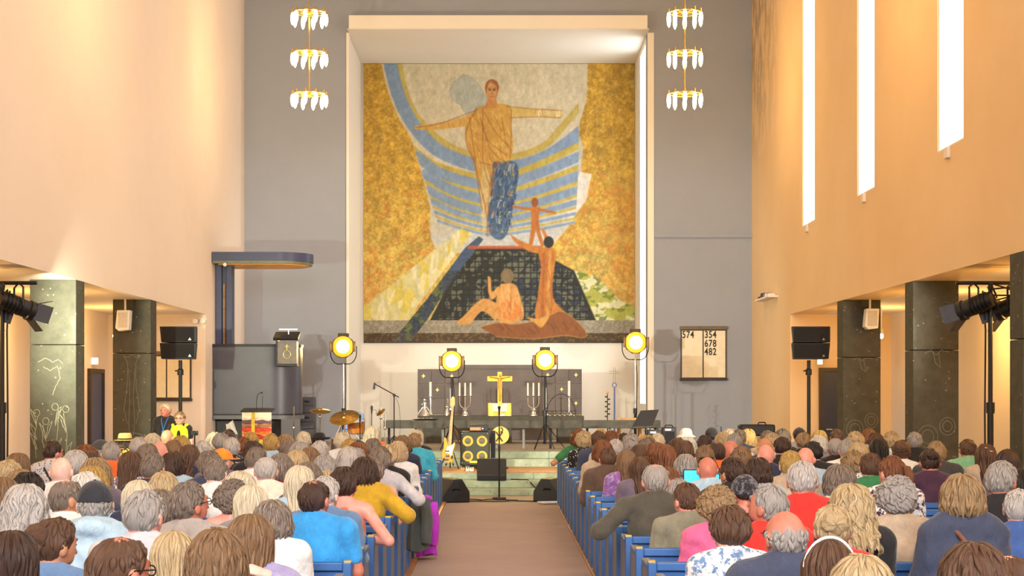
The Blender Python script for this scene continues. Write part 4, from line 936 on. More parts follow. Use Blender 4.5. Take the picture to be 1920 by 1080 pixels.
for s in (x0+0.05, x1-0.05): MB().cyl((s, y+0.08, zb), (s, y+0.08, zb+0.05), 0.025).cyl((s, y+0.36, zb), (s, y+0.36, zb+0.05), 0.025).build('foot', M_black, t)
for (sx_, sz_) in ((x0+0.025, z1-0.02), (x1-0.025, z1-0.02), (x0+0.025, zc0+0.02), (x1-0.025, zc0+0.02)): MB().ell((sx_, y-0.005, sz_), (0.01, 0.006, 0.01), 8, 6).build('screw', M_silver, t)
a = P(880, 797, y); b = P(908, 809, y)
t = thing('bass_amplifier', 'small amplifier head with orange panel and violet light on the bass cabinet', 'amplifier', ((a.x+b.x)/2, y, z1+0.021))
MB().box(a.x, b.x+0.07, y+0.03, y+0.33, z1+0.021, z1+0.15).build('case', M_black, t, 0.01)
MB().box(a.x+0.01, b.x-0.06, y+0.024, y+0.03, z1+0.04, z1+0.10).build('front_panel', mat('copper_panel', '#b5702c', 0.35, 0.5), t)
for k in range(5): MB().cyl((a.x+0.04+k*0.035, y+0.024, z1+0.07), (a.x+0.04+k*0.035, y+0.010, z1+0.07), 0.009).build('knob', M_silver, t)
MB().ell((b.x-0.03, y+0.024, z1+0.075), (0.014, 0.006, 0.014), 10, 6).build('power_light', emit('violet_led', '#8a7bff', 6.0), t)
x = P(925, 0, 29.2).x
t = thing('thin_speaker', 'slim black upright speaker beside the bass cabinet', 'speaker', (x, 29.0, PZ))
MB().box(x-0.045, x+0.04, 28.95, 29.2, PZ, P(0, 808, 29).z).build('cabinet', M_black, t, 0.008); MB().box(x-0.035, x+0.03, 28.942, 28.95, PZ+0.05, P(0, 812, 29).z).build('grille', M_grille, t)
q = P(928, 868, 28.4)
t = thing('water_bottle', 'small clear water bottle with blue label on the stage', 'bottle', (q.x, 28.3, PZ))
MB().lathe([(0.03, 0), (0.032, 0.02), (0.032, 0.13), (0.013, 0.18), (0.013, 0.20)], (q.x, 28.3, PZ), 14).build('bottle', mat('bottle_plastic', '#a9bfe0', 0.15), t)
MB().lathe([(0.033, 0.05), (0.033, 0.10)], (q.x, 28.3, PZ), 14).build('label_band', mat('blue_label', '#3d6fd0', 0.4), t)
MB().lathe([(0.015, 0.19), (0.015, 0.215)], (q.x, 28.3, PZ), 10).build('cap', mat('blue_cap', '#3a6ad8', 0.4), t)
# bass guitar
y = 28.3
t = thing('bass_guitar', 'honey gold electric bass guitar on a stand by the front pew', 'guitar', (P(843, 0, y).x, y, PZ))
def gp(u, v): q = P(800+u/6.354, 780+v/6.354, y); return (q.x, q.z)
body = [gp(u, v) for u, v in ((232, 265), (212, 250), (203, 280), (205, 330), (200, 385), (188, 420), (182, 470), (190, 520), (215, 548), (240, 552), (265, 558), (300, 552), (325, 520), (330, 485), (318, 450), (318, 410), (335, 370), (342, 335), (335, 310), (318, 318), (300, 350), (275, 355), (255, 340))]
MB().prism(body, 'y', y, y+0.045).build('body', mat('honey_lacquer', '#c9922a', 0.25, 0, 0.15, 6, 0, 0.5), t, 0.008)
pg = [gp(u, v) for u, v in ((240, 370), (262, 345), (300, 345), (322, 330), (333, 345), (312, 400), (300, 450), (310, 490), (295, 500), (270, 450), (225, 440))]
MB().prism(pg, 'y', y-0.006, y).build('pickguard', mat('cream_pickguard', '#efe6c8', 0.4), t)
for v0, v1 in ((410, 428), (470, 486)):
    a, b = gp(225, v0), gp(268, v1); MB().box(min(a[0], b[0]), max(a[0], b[0]), y-0.014, y-0.006, min(a[1], b[1]), max(a[1], b[1])).build('pickup', M_black, t)
a, b = gp(290, 470), gp(312, 510); MB().box(a[0], b[0], y-0.012, y-0.006, b[1], a[1]).build('control_plate', M_black, t)
a = gp(236, 520); MB().cbox((a[0], y-0.01, a[1]), (0.08, 0.016, 0.035)).build('bridge', M_chrome, t)
n0, n1 = gp(272, 360), gp(300, 0); hd = P(851, 757, y)
nk = MB(); d = Vector((n1[0]-n0[0], 0, n1[1]-n0[1])); n2 = Vector((n0[0], y, n0[1]))+d*1.28
for (aa, bb, w0, w1) in (((n0[0], y-0.01, n0[1]), tuple(n2), 0.031, 0.021),):
    A, B = Vector(aa), Vector(bb); px_ = Vector((1, 0, 0))
    nk.add([A-px_*w0, A+px_*w0, B+px_*w1, B-px_*w1, A-px_*w0+Vector((0, .025, 0)), A+px_*w0+Vector((0, .025, 0)), B+px_*w1+Vector((0, .025, 0)), B-px_*w1+Vector((0, .025, 0))], [(0, 1, 2, 3), (4, 7, 6, 5), (0, 4, 5, 1), (1, 5, 6, 2), (2, 6, 7, 3), (3, 7, 4, 0)])
nk.build('neck', mat('maple_neck', '#c79a52', 0.4, 0, 0.15), t)
hz = n2.z
hs = MB().prism([(n2.x-0.022, hz), (n2.x+0.02, hz), (n2.x+0.045, hz+0.06), (n2.x+0.04, hz+0.19), (n2.x+0.0, hz+0.21), (n2.x-0.03, hz+0.16), (n2.x-0.045, hz+0.06)], 'y', y-0.005, y+0.015).build('headstock', mat('maple_neck', '#c79a52'), t)
for k in range(4): MB().cyl((n2.x-0.04, y, hz+0.05+k*0.035), (n2.x-0.085, y, hz+0.05+k*0.035), 0.008, n=6).ell((n2.x-0.09, y, hz+0.05+k*0.035), (0.016, 0.008, 0.012), 8, 6).build('tuning_peg', M_chrome, hs)
for k in range(4):
    MB().cyl((a[0]-0.015+k*0.01, y-0.02, a[1]), (n2.x-0.012+k*0.008, y-0.014, hz+0.02), 0.0016, n=4).build('string', M_silver, t)
sx = t.location.x
g = thing('guitar_stand', 'black tubular stand holding the honey gold bass guitar', 'stand', (sx, y+0.1, PZ))
gs = MB().tube([(sx-0.17, y-0.1, PZ+0.01), (sx-0.03, y+0.12, PZ+0.42), (sx, y+0.12, PZ+0.75)], 0.011, 6).tube([(sx+0.17, y-0.1, PZ+0.01), (sx+0.03, y+0.12, PZ+0.42)], 0.011, 6).tube([(sx, y+0.34, PZ+0.01), (sx, y+0.12, PZ+0.42)], 0.011, 6)
gs.build('frame', M_blackm, g)
for s in (-1, 1): MB().tube([(sx+s*0.05, y+0.1, PZ+0.10), (sx+s*0.07, y-0.03, PZ+0.07), (sx+s*0.07, y-0.04, PZ+0.11)], 0.010, 6).build('cradle_arm', M_black, g)
# effect pedals
for k, (px, c, lab) in enumerate(((868, '#c9792c', 'orange effect pedal on the stage edge below the bass cabinet'), (877, '#d8d4cc', 'silver effect pedal next to the orange pedal'), (885, '#dedbd6', 'white effect pedal beside the wedge monitor'))):
    x = P(px, 0, 27.8).x; tt = thing('effect_pedal', lab, 'pedal', (x, 27.7, PZ))
    MB().prism([(27.62, PZ), (27.78, PZ), (27.78, PZ+0.06), (27.62, PZ+0.035)], 'x', x-0.035, x+0.035).build('case', mat('pedal_%d' % k, c, 0.4), tt, 0.004); MB().cyl((x, 27.66, PZ+0.04), (x, 27.66, PZ+0.06), 0.012).build('footswitch', M_chrome, tt)
# microphone stand in the aisle head and cables
x = P(936, 0, 25.6).x; y = 25.6
t = thing('microphone_stand', 'straight black microphone stand on a flat base in the aisle head', 'microphone stand', (x, y, 0))
MB().box(x-0.115, x+0.115, y-0.115, y+0.115, 0.0, 0.03).build('base', M_black, t, 0.008)
MB().cyl((x, y, 0.03), (x, y, 0.85), 0.015, n=10).cyl((x, y, 0.85), (x, y, P(0, 776, y).z), 0.010, n=8).build('pole', M_blackm, t)
MB().cyl((x, y, 0.80), (x, y, 0.90), 0.022, n=10).build('clutch', M_black, t)
zq = P(0, 776, y).z
MB().cyl((x, y, zq-0.02), (x, y-0.1, zq+0.06), 0.014, n=8).build('clip', M_black, t)
MB().cyl((x, y-0.06, zq+0.03), (x, y-0.2, zq+0.10), 0.012, 0.02, 10).ell((x, y-0.22, zq+0.11), (0.027, 0.027, 0.027), 12, 8).build('microphone', M_black, t)
def floor_cable(pts, lab):
    o = MB().tube(pts, 0.010, 6).build('floor_cable', M_black); tag(o, lab, 'cable')
def wander(a, b, n, amp, z):
    out = []
    for i in range(n+1):
        u = i/n; out.append((a[0]+(b[0]-a[0])*u+random.uniform(-amp, amp)*(0 < i < n), a[1]+(b[1]-a[1])*u+random.uniform(-amp, amp)*(0 < i < n), z))
    return out
floor_cable(wander((-0.55, 24.75), (0.62, 24.85), 10, 0.09, 0.018), 'black cable across the floor between the two floor wedges')
floor_cable(wander((-0.5, 25.2), (0.3, 25.0), 8, 0.12, 0.018), 'black cable looping around the microphone stand base')
floor_cable([(0.2, 27.0, 0.25), (0.35, 26.9, 0.25), (0.5, 26.83, 0.25), (0.62, 26.75, 0.12), (0.7, 26.5, 0.125)], 'black cable trailing down the steps from the wedge monitor')
# boom microphone stand, left of the rail
y = 30.4; x = P(739, 0, y).x
t = thing('boom_stand', 'black boom microphone stand left of the altar panels', 'microphone stand', (x, y, AZ))
zj = P(0, 741, y).z; tip = P(703, 720, y)
MB().cyl((x, y, AZ+0.2), (x, y, zj), 0.013, n=8).build('pole', M_blackm, t)
for k in range(3):
    a = 2*PI*k/3+0.3; MB().cyl((x, y, AZ+0.3), (x+0.28*math.cos(a), y+0.28*math.sin(a), AZ+0.008), 0.009, n=6).build('leg', M_blackm, t)
MB().cyl(P(748, 745, y), tip, 0.010, n=8).build('boom_arm', M_blackm, t)
MB().lathe([(0.02, -0.03), (0.03, 0), (0.02, 0.03)], (x, y, zj), 10).build('joint', M_black, t)
MB().cyl(tip+Vector((-0.005, 0, 0.03)), P(701, 730, y), 0.016, 0.024, 10).build('microphone', M_black, t)
MB().tube([tip, P(712, 716, y), P(713, 726, y), P(706, 722, y)], 0.004, 5).tube([P(742, 745, y), P(748, 760, y), P(751, 790, y), (x+0.1, y-0.03, AZ+0.02)], 0.004, 5).build('cable', M_black, t)
# drum kit
DX = lambda px, Y: P(px, 0, Y).x
y = 28.4
t = thing('drum_kit', 'drum kit with bronze cymbals and amber tom beside the pulpit', 'drum kit', (DX(665, y), y, PZ))
M_cym = mat('bronze_cymbal', '#8a6a2c', 0.3, 0.9, 0.2, 12)
def cymbal(px, py, r, tilt, Y):
    c = P(px, py, Y); M = Matrix.Rotation(tilt[0], 3, 'X') @ Matrix.Rotation(tilt[1], 3, 'Y')
    cy = MB().lathe([(r, 0), (r*0.6, 0.018), (r*0.25, 0.03), (r*0.2, 0.05), (0.012, 0.06)], c, 28, M).build('cymbal', M_cym, t)
    MB().cyl((c.x, Y, PZ+0.25), (c.x, Y, c.z+0.09), 0.012, n=8).build('cymbal_stand', M_chrome, t)
    for k in range(3):
        a = 2*PI*k/3; MB().cyl((c.x, Y, PZ+0.35), (c.x+0.25*math.cos(a), Y+0.25*math.sin(a), PZ+0.008), 0.009, n=6).build('leg', M_chrome, t)
    MB().ell((c.x, Y, c.z-0.1), (0.025, 0.025, 0.04), 10, 6).build('wing_nut', M_chrome, t)
cymbal(600, 771, 0.205, (0.25, 0.05), 28.5); cymbal(646, 783, 0.28, (0.5, -0.12), 28.0); cymbal(714, 773, 0.10, (0.5, -0.6), 28.6)
def drum(c, r, h, col_, M=None, nm='drum'):
    d = MB().lathe([(r, 0), (r, h)], c, 24, M).build(nm, mat(nm+'_shell', col_, 0.35, 0, 0.2), t)
    for z in (0.0, h-0.02): MB().lathe([(r*1.04, z), (r*1.04, z+0.025), (r*0.97, z+0.025)], c, 24, M).build('hoop', M_chrome, d)
    hd_ = MB().lathe([(r*0.97, h), (r*0.97, h+0.004)], c, 24, M).build('drum_head', M_candle, d)
    for k in range(6):
        a = k*PI/3; p0 = Vector((r*1.04*math.cos(a), r*1.04*math.sin(a), 0.02)); p1 = Vector((r*1.04*math.cos(a), r*1.04*math.sin(a), h-0.01))
        if M: p0, p1 = M @ p0, M @ p1
        MB().cyl(Vector(c)+p0, Vector(c)+p1, 0.006, n=5).build('lug', M_chrome, d)
drum(P(668, 812, 28.3), 0.15, 0.22, '#a8641f', Matrix.Rotation(0.15, 3, 'X'), 'rack_tom')
drum((DX(640, 28.5), 28.5, PZ+0.25), 0.19, 0.32, '#3a2a1e', None, 'floor_tom')
drum((DX(700, 28.2), 28.2, PZ+0.42), 0.17, 0.14, '#b9b6b2', None, 'snare_drum')
drum((DX(672, 28.8), 28.55, PZ+0.27), 0.26, 0.36, '#4a2c18', Matrix.Rotation(-PI/2, 3, 'X'), 'bass_drum')
MB().cyl((DX(700, 28.2), 28.2, PZ+0.02), (DX(700, 28.2), 28.2, PZ+0.42), 0.015).build('snare_stand', M_chrome, t)
MB().box(DX(630, 28), DX(684, 28), 27.95, 27.98, PZ+0.30, PZ+0.345).build('rack_bar', M_chrome, t, 0.004)
for px in (632, 682): MB().cyl((DX(px, 28), 27.965, PZ), (DX(px, 28), 27.965, PZ+0.34), 0.012).build('rack_leg', M_chrome, t)
def mic_short(px, ptop, Y, lab):
    x = DX(px, Y); zt_ = P(0, ptop, Y).z; m = thing('drum_microphone', lab, 'microphone', (x, Y, PZ))
    MB().cyl((x, Y, PZ), (x, Y, zt_-0.1), 0.008, n=6).build('stand', M_blackm, m); MB().lathe([(0.012, -0.12), (0.016, -0.04), (0.024, -0.02), (0.022, 0.02), (0.01, 0.035)], (x, Y, zt_-0.03), 12).build('capsule', M_black, m)
    MB().lathe([(0.10, 0), (0.10, 0.012), (0.02, 0.02)], (x, Y, PZ), 14).build('base', M_black, m)
    MB().tube([(x, Y, zt_-0.14)]+[tuple(p) for p in arc((x+0.05, Y, zt_-0.12), 0.045, 180, -60, 10)], 0.004, 5).build('cable', M_black, m)
mic_short(675, 777, 28.05, 'short black drum microphone over the amber tom'); mic_short(697, 761, 28.5, 'taller black drum microphone behind the snare')
for px, ptop, lab in ((722, 776, 'chrome cymbal stand top with an amber arm by the altar rail end'), (551, 762, 'chrome hardware stand in front of the pulpit')):
    Y = 28.8; x = DX(px, Y); m = thing('hardware_stand', lab, 'stand', (x, Y, PZ))
    MB().cyl((x, Y, PZ+0.2), (x, Y, P(0, ptop, Y).z), 0.013, n=8).build('pole', M_chrome, m)
    for zz in (0.45, 0.75): MB().lathe([(0.02, -0.03), (0.028, 0), (0.02, 0.03)], (x, Y, PZ+zz), 10).build('wing_nut', M_chrome, m)
    for k in range(3):
        a = 2*PI*k/3+0.2; MB().cyl((x, Y, PZ+0.3), (x+0.24*math.cos(a), Y+0.24*math.sin(a), PZ+0.008), 0.009, n=6).build('leg', M_chrome, m)
x = DX(663, 30.2)
t = thing('blue_chair', 'blue moulded chair back showing behind the large cymbal', 'chair', (x, 30.2, AZ))
MB().prism([(-0.2+x, AZ+0.42), (0.2+x, AZ+0.42), (0.19+x, AZ+0.72), (0.1+x, AZ+0.77), (-0.1+x, AZ+0.77), (-0.19+x, AZ+0.72)], 'y', 30.36, 30.39).build('backrest', mat('blue_plastic', '#5a76a8', 0.4), t, 0.01)
MB().box(x-0.2, x+0.2, 29.98, 30.38, AZ+0.38, AZ+0.42).build('seat', mat('blue_plastic', '#5a76a8'), t, 0.01)
for dx in (-0.17, 0.17):
    for yy in (30.01, 30.35): MB().cyl((x+dx, yy, AZ), (x+dx, yy, AZ+0.4), 0.012).build('leg', M_chrome, t)
a = P(563, 743, 33.6); b = P(588, 800, 33.6)
for k in range(3):
    w = 0.30; z0 = AZ+k*0.355; z1 = z0+0.35
    t = thing('flight_case', ['dark grey flight case at the bottom of the stack by the pulpit', 'dark grey flight case in the middle of the stack by the pulpit', 'dark grey flight case on top of the stack by the pulpit'][k], 'case', (a.x+w/2, 33.8, z0))
    MB().box(a.x, a.x+w, 33.6, 34.0, z0, z1).build('box', mat('charcoal_case', '#45424a', 0.6), t, 0.012)
    MB().box(a.x-0.004, a.x+w+0.004, 33.594, 34.004, z0+0.15, z0+0.165).build('seam', M_black, t); MB().cbox((a.x+w/2, 33.59, z0+0.25), (0.09, 0.02, 0.04)).build('handle', M_blackm, t)
# small lectern with a painted landscape cloth
Y = 28.6; a = P(453, 769, Y); b = P(510, 812, Y); cx = (a.x+b.x)/2
t = thing('speaker_lectern', 'small lectern with a red and yellow landscape cloth and gooseneck microphone', 'lectern', (cx, Y, PZ))
MB().cbox((cx, Y+0.15, a.z+0.0), (b.x-a.x+0.03, 0.4, 0.03), Matrix.Rotation(0.12, 3, 'X')).build('top', M_black, t, 0.005)
MB().box(a.x+0.06, b.x-0.06, Y+0.12, Y+0.22, PZ, a.z-0.02).build('column', M_black, t); MB().box(a.x, b.x, Y, Y+0.35, PZ, PZ+0.04).build('base', M_black, t, 0.006)
H = a.z-0.03; cols = [('#efe2c0', 0.0, 0.14), ('#cfc0b0', 0.14, 0.2), ('#6a4a52', 0.2, 0.28), ('#9a6a4a', 0.28, 0.36), ('#c8452a', 0.36, 0.46), ('#d9702a', 0.46, 0.54), ('#b53422', 0.54, 0.64), ('#c9b53a', 0.64, 0.8), ('#8a9a3a', 0.8, 1.0)]
hh = H-(PZ+0.25)
bx = MB().box(a.x+0.01, b.x-0.01, Y-0.012, Y-0.004, PZ+0.25, H).build('cloth', mat('cream_cloth', '#efe2c0', 0.8), t)
for c_, u0, u1 in cols[1:]:
    n = 8; top = [(a.x+0.011+(b.x-a.x-0.022)*i/n, H-hh*u0+random.uniform(-0.012, 0.012)) for i in range(n+1)]
    MB().prism(top+[(b.x-0.011, H-hh*u1), (a.x+0.011, H-hh*u1)], 'y', Y-0.015, Y-0.0121).build('woven_band', mat('weave_'+c_[1:], c_, 0.85, 0, 0.2, 30), bx)
MB().box(cx-0.10, cx-0.035, Y-0.018, Y-0.0151, PZ+0.25, H).build('yellow_stripe', mat('weave_yellow', '#d9b53a', 0.8), bx)
MB().tube([(cx-0.02, Y+0.1, a.z), (cx-0.02, Y+0.08, a.z+0.16), (cx+0.02, Y, a.z+0.30), (cx+0.09, Y-0.05, a.z+0.33)], 0.006, 6).ell((cx+0.1, Y-0.055, a.z+0.33), (0.02, 0.016, 0.016), 10, 8).build('gooseneck_microphone', M_black, t)
MB().cyl((cx+0.09, Y+0.1, a.z), (cx+0.09, Y+0.1, a.z+0.27), 0.005, n=6).build('second_microphone_stem', M_black, t)
q = P(432, 800, 28.9)
t = thing('white_figure', 'white plaster bird-like ornament below the pulpit', 'ornament', (q.x, 28.9, PZ))
MB().tube([(q.x-0.05, 28.9, PZ+0.66), (q.x-0.03, 28.9, PZ+0.82), (q.x+0.0, 28.9, PZ+0.86), (q.x+0.06, 28.9, PZ+0.72), (q.x+0.13, 28.9, PZ+0.62)], [0.02, 0.06, 0.065, 0.045, 0.02], 10).build('body', M_wbox, t)
MB().box(q.x-0.12, q.x+0.14, 28.85, 29.0, PZ, PZ+0.64).build('plinth', mat('grey_plinth', '#6a6a6a', 0.6), t, 0.006)
# music stand, amplifier, cases on the other side
y = 28.6; x = DX(1211, y)
t = thing('music_stand', 'black sheet music stand in front of the altar rail end', 'music stand', (x, y, PZ))
a = [P(u, v, y) for u, v in ((1185, 800), (1224, 798), (1237, 768), (1203, 770))]
MB().add([p+Vector((0, dy+(0.0 if i in (0, 1) else 0.14), 0)) for dy in (0, 0.012) for i, p in enumerate(a)], [(0, 1, 2, 3), (7, 6, 5, 4), (0, 4, 5, 1), (1, 5, 6, 2), (2, 6, 7, 3), (3, 7, 4, 0)]).build('desk', M_black, t)
MB().cyl((x, y+0.07, PZ+0.1), (x, y+0.07, P(0, 786, y).z), 0.012).build('pole', M_blackm, t)
MB().box(P(1185, 0, y).x, P(1226, 0, y).x, y-0.05, y+0.0, P(0, 801.5, y).z, P(0, 800, y).z).build('lip', M_black, t)
for k in range(3):
    ang = 2*PI*k/3; MB().cyl((x, y+0.07, PZ+0.25), (x+0.25*math.cos(ang), y+0.07+0.25*math.sin(ang), PZ+0.008), 0.009, n=6).build('leg', M_blackm, t)
def gear_box(px0, px1, py0, Y, lab, m=M_black, nm='guitar_amplifier', cat='amplifier', d=0.3):
    a = P(px0, py0, Y); b = P(px1, 0, Y); t = thing(nm, lab, cat, ((a.x+b.x)/2, Y, PZ))
    MB().box(a.x, b.x, Y, Y+d, PZ, a.z).build('cabinet', m, t, 0.015); MB().box(a.x+0.03, b.x-0.03, Y-0.01, Y, PZ+0.05, a.z-0.08).build('grille', M_grille, t)
    MB().tube([((a.x+b.x)/2-0.08, Y+d/2, a.z), ((a.x+b.x)/2-0.06, Y+d/2, a.z+0.035), ((a.x+b.x)/2+0.06, Y+d/2, a.z+0.035), ((a.x+b.x)/2+0.08, Y+d/2, a.z)], 0.012, 6).build('handle', M_black, t)
    MB().box(a.x+0.04, b.x-0.1, Y-0.014, Y, a.z-0.065, a.z-0.03).build('panel', M_silver, t)
gear_box(1243, 1268, 801, 28.9, 'black guitar amplifier next to the music stand')
gear_box(1215, 1240, 806, 28.3, 'small black practice amplifier under the music stand')
Y = 28.8; a = P(1388, 796, Y); b = P(1454, 808, Y)
t = thing('keyboard_case', 'long black keyboard case with handle on a trestle by the corner', 'case', ((a.x+b.x)/2, Y, PZ))
MB().box(a.x, b.x, Y, Y+0.35, b.z-0.1, a.z).build('case', M_black, t, 0.03)
MB().tube([P(1421, 796, Y), P(1423, 792, Y), P(1434, 792, Y), P(1436, 796, Y)], 0.014, 6).build('handle', M_black, t)
MB().tube([P(1388, 806, Y)]+[P(1390+3*math.cos(q), 800+3*math.sin(q), Y-0.02) for q in np.linspace(2, 5, 6)], 0.012, 6).build('strap', M_black, t)
for s in (a.x+0.1, b.x-0.1): MB().cyl((s, Y+0.17, PZ), (s, Y+0.17, b.z-0.1), 0.02).build('trestle_leg', M_blackm, t)
t = thing('wooden_chair', 'light wooden chair standing behind the altar rail end', 'chair', (DX(1180, 32.3), 32.3, AZ))
x = t.location.x
for dx in (-0.22, 0.22): 
    MB().box(x+dx-0.02, x+dx+0.02, 32.5, 32.54, AZ, AZ+0.62).build('leg', mat('light_oak', '#b98a4a', 0.5, 0, 0.2), t); MB().box(x+dx-0.02, x+dx+0.02, 32.1, 32.14, AZ, AZ+0.43).build('leg', mat('light_oak', '#b98a4a'), t)
MB().box(x-0.24, x+0.24, 32.08, 32.55, AZ+0.40, AZ+0.44).build('seat', mat('light_oak', '#b98a4a'), t, 0.006)
for zz in (0.50, 0.57): MB().box(x-0.22, x+0.22, 32.51, 32.53, AZ+zz, AZ+zz+0.045).build('back_slat', mat('light_oak', '#b98a4a'), t)
for px, lab in ((1352, 'thin black microphone stand near the hymn board'), (1385, 'thin black microphone stand beside the keyboard case')):
    Y = 33.6; x = DX(px, Y); m = thing('corner_stand', lab, 'stand', (x, Y, AZ))
    MB().cyl((x, Y, AZ+0.2), (x, Y, P(0, 800, Y).z), 0.010, n=6).build('pole', M_blackm, m)
    for k in range(3):
        ang = 2*PI*k/3; MB().cyl((x, Y, AZ+0.25), (x+0.22*math.cos(ang), Y+0.22*math.sin(ang), AZ+0.008), 0.008, n=6).build('leg', M_blackm, m)
# ================================================================== pews
PITCH = 0.849; ROW0 = 23.83; NROW = 23
PEWX0, PEWX1 = 0.918, 5.85; PH = 0.735; SEAT = 0.40
def rowY(k): return ROW0-PITCH*k
def make_pew(s):
    t = thing('pew', '', 'pew', (s*PEWX0, 0, 0), 'blue wooden church pews')
    X = lambda a, b: sorted((s*a, s*b))
    def B(nm, xa, xb, y0, y1, z0, z1, m, par=None, bev=0.006):
        a, b = X(xa, xb); return MB().box(a, b, y0, y1, z0, z1).build(nm, m, par or t, bev, smooth=False)
    for xa in (PEWX0, PEWX1-0.05):
        e = B('end_panel', xa, xa+0.05, 0.06, 0.44, 0.0, PH-0.02, M_pewg)
        B('end_post', xa-0.002, xa+0.052, -0.03, 0.06, 0.0, PH-0.001, M_pew, e); B('end_post', xa-0.002, xa+0.052, 0.40, 0.455, 0.0, PH-0.06, M_pew, e)
        B('arm_cap', xa-0.004, xa+0.056, 0.06, 0.40, PH-0.055, PH-0.025, M_pew, e)
    B('top_rail', PEWX0+0.05, PEWX1-0.05, -0.045, 0.035, PH-0.05, PH, M_pew)
    for j in range(4):
        z = 0.12+j*0.142; B('back_board', PEWX0+0.052, PEWX1-0.052, -0.012, 0.012, z, z+0.135, M_pew, None, 0.004)
    for j in range(3):
        y = 0.03+j*0.125; B('seat_board', PEWX0+0.052, PEWX1-0.052, y, y+0.12, SEAT-0.035, SEAT, M_pew, None, 0.004)
    B('book_ledge', PEWX0+0.052, PEWX1-0.052, -0.115, -0.014, 0.55, 0.57, M_pew)
    for xa in (2.2, 3.6): B('support', xa, xa+0.04, 0.0, 0.36, 0.0, SEAT-0.036, M_pewg)
    a, b = X(PEWX0+0.0, PEWX0+0.045)
    M = Matrix.Rotation(0.0, 3, 'X')
    MB().box(a, b, 0.0, 0.05, PH-0.001, PH+0.009).build('number_plate', M_brass, t)
    MB().box(*X(PEWX0+0.06, PEWX0+0.11), -0.09, -0.03, 0.575, 0.60).build('hook', M_brass, t)
    return t
ORD = ['first', 'second', 'third', 'fourth', 'fifth', 'sixth', 'seventh', 'eighth', 'ninth', 'tenth', 'eleventh', 'twelfth', 'thirteenth', 'fourteenth', 'fifteenth', 'sixteenth', 'seventeenth', 'eighteenth', 'nineteenth', 'twentieth', 'twenty-first', 'twenty-second', 'twenty-third']
for s, nm in ((-1, 'pulpit side'), (1, 'hymn board side')):
    src = make_pew(s)
    for k in range(NROW):
        o = src if k == 0 else copy_tree(src)
        o.location.y = rowY(k); o['label'] = 'blue wooden pew, %s row from the stage on the %s' % (ORD[k], nm)
M_wrap = mat('white_paper', '#dedbe0', 0.7)
o = MB().cbox((0.80, 24.35, 0.03), (0.34, 0.24, 0.02), Matrix.Rotation(0.3, 3, 'Z')).build('song_sheet', M_wrap); tag(o, 'white paper sheaf on the carpet edge at the hymn board side front pew', 'paper')
# coats hung over the pew ends
def coat(name, x0, x1, y, ztop, zbot, color, label, flare=0.10, seed=0):
    r = np.random.RandomState(seed); nU, nV = 26, 22; mb = MB(); rows = []
    for j in range(nV):
        v = j/(nV-1); z = ztop+(zbot-ztop)*v; row = []
        for i in range(nU):
            a = 2*PI*i/nU
            w = (x1-x0)/2*(0.62+0.38*v)+flare*v*0.5; dpt = 0.07+0.05*v
            f = 1+0.16*math.sin(a*5+seed+v*2.0)*v+0.08*math.sin(a*9+seed*2)*(0.3+v)
            row.append(((x0+x1)/2+w*math.cos(a)*f*(0.45+0.55*min(1, v*4)), y+dpt*math.sin(a)*f*(0.4+0.6*min(1, v*5)), z+0.02*math.sin(a*3+seed)*v))
        rows.append(row)
    vs_ = [p for r_ in rows for p in r_]; fs = []
    for j in range(nV-1):
        for i in range(nU): fs.append((j*nU+i, j*nU+(i+1) % nU, (j+1)*nU+(i+1) % nU, (j+1)*nU+i))
    fs += [tuple(range(nU-1, -1, -1)), tuple((nV-1)*nU+i for i in range(nU))]
    mb.add(vs_, fs); t = thing(name, label, 'coat', ((x0+x1)/2, y, zbot))
    mb.build('cloth_body', cloth(color), t)
    sl = [((x0+x1)/2+(x1-x0)*0.45, y-0.08, ztop-0.04), ((x0+x1)/2+(x1-x0)*0.55, y-0.13, ztop-0.25), ((x0+x1)/2+(x1-x0)*0.5, y-0.14, ztop-0.48)]
    MB().tube(sl, [0.05, 0.06, 0.05], 10).build('sleeve', cloth(color), t)
    MB().tube([((x0+x1)/2-0.05, y-0.03, ztop), ((x0+x1)/2, y-0.06, ztop+0.02), ((x0+x1)/2+0.05, y-0.03, ztop)], 0.025, 8).build('collar', cloth(color), t)
CLOTH = {}
def cloth(color, pat=None, c2='#ffffff'):
    key = (color, pat, c2)
    if key in CLOTH: return CLOTH[key]
    t = NT('cloth_'+color[1:]+('_'+pat if pat else '')); v = t.coords('Object')
    base = np.array([int(color[i:i+2], 16)/255 for i in (1, 3, 5)])
    c = t.ramp(t.noise(v, 9, 4, 0.6), [(0.3, tuple(base*0.86)), (0.7, tuple(np.clip(base*1.07, 0, 1)))])
    if pat == 'floral':
        n = t.noise(v, 26, 3, 0.7); c = t.mix(t.ramp(n, [(0.50, '#000000'), (0.56, '#ffffff')]), c, c2)
    elif pat == 'dots':
        vo = t.add('ShaderNodeTexVoronoi'); vo.inputs['Scale'].default_value = 34; t.link(v, vo.inputs['Vector'])
        c = t.mix(t.ramp(vo.outputs['Distance'], [(0.22, '#ffffff'), (0.30, '#000000')]), c, c2)
    elif pat == 'check':
        ch = t.add('ShaderNodeTexChecker'); ch.inputs['Scale'].default_value = 22; t.link(v, ch.inputs['Vector']); c = t.mix(ch.outputs['Fac'], c, c2)
    t.link(c, t.b.inputs['Base Color']); t.setb(Roughness=0.85, Sheen_Weight=0.15)
    t.bump(t.noise(t.coords('Object', (1, 1, 0.45)), 13, 5, 0.62), 0.75, 0.03); CLOTH[key] = t.m; return t.m
yk = rowY(10)+0.05
coat('rain_jacket', -1.00, -0.74, yk, PH+0.02, 0.20, '#474b48', 'dark grey-green rain jacket hung over the pew end', 0.03, 2)
yk = rowY(9)+0.05
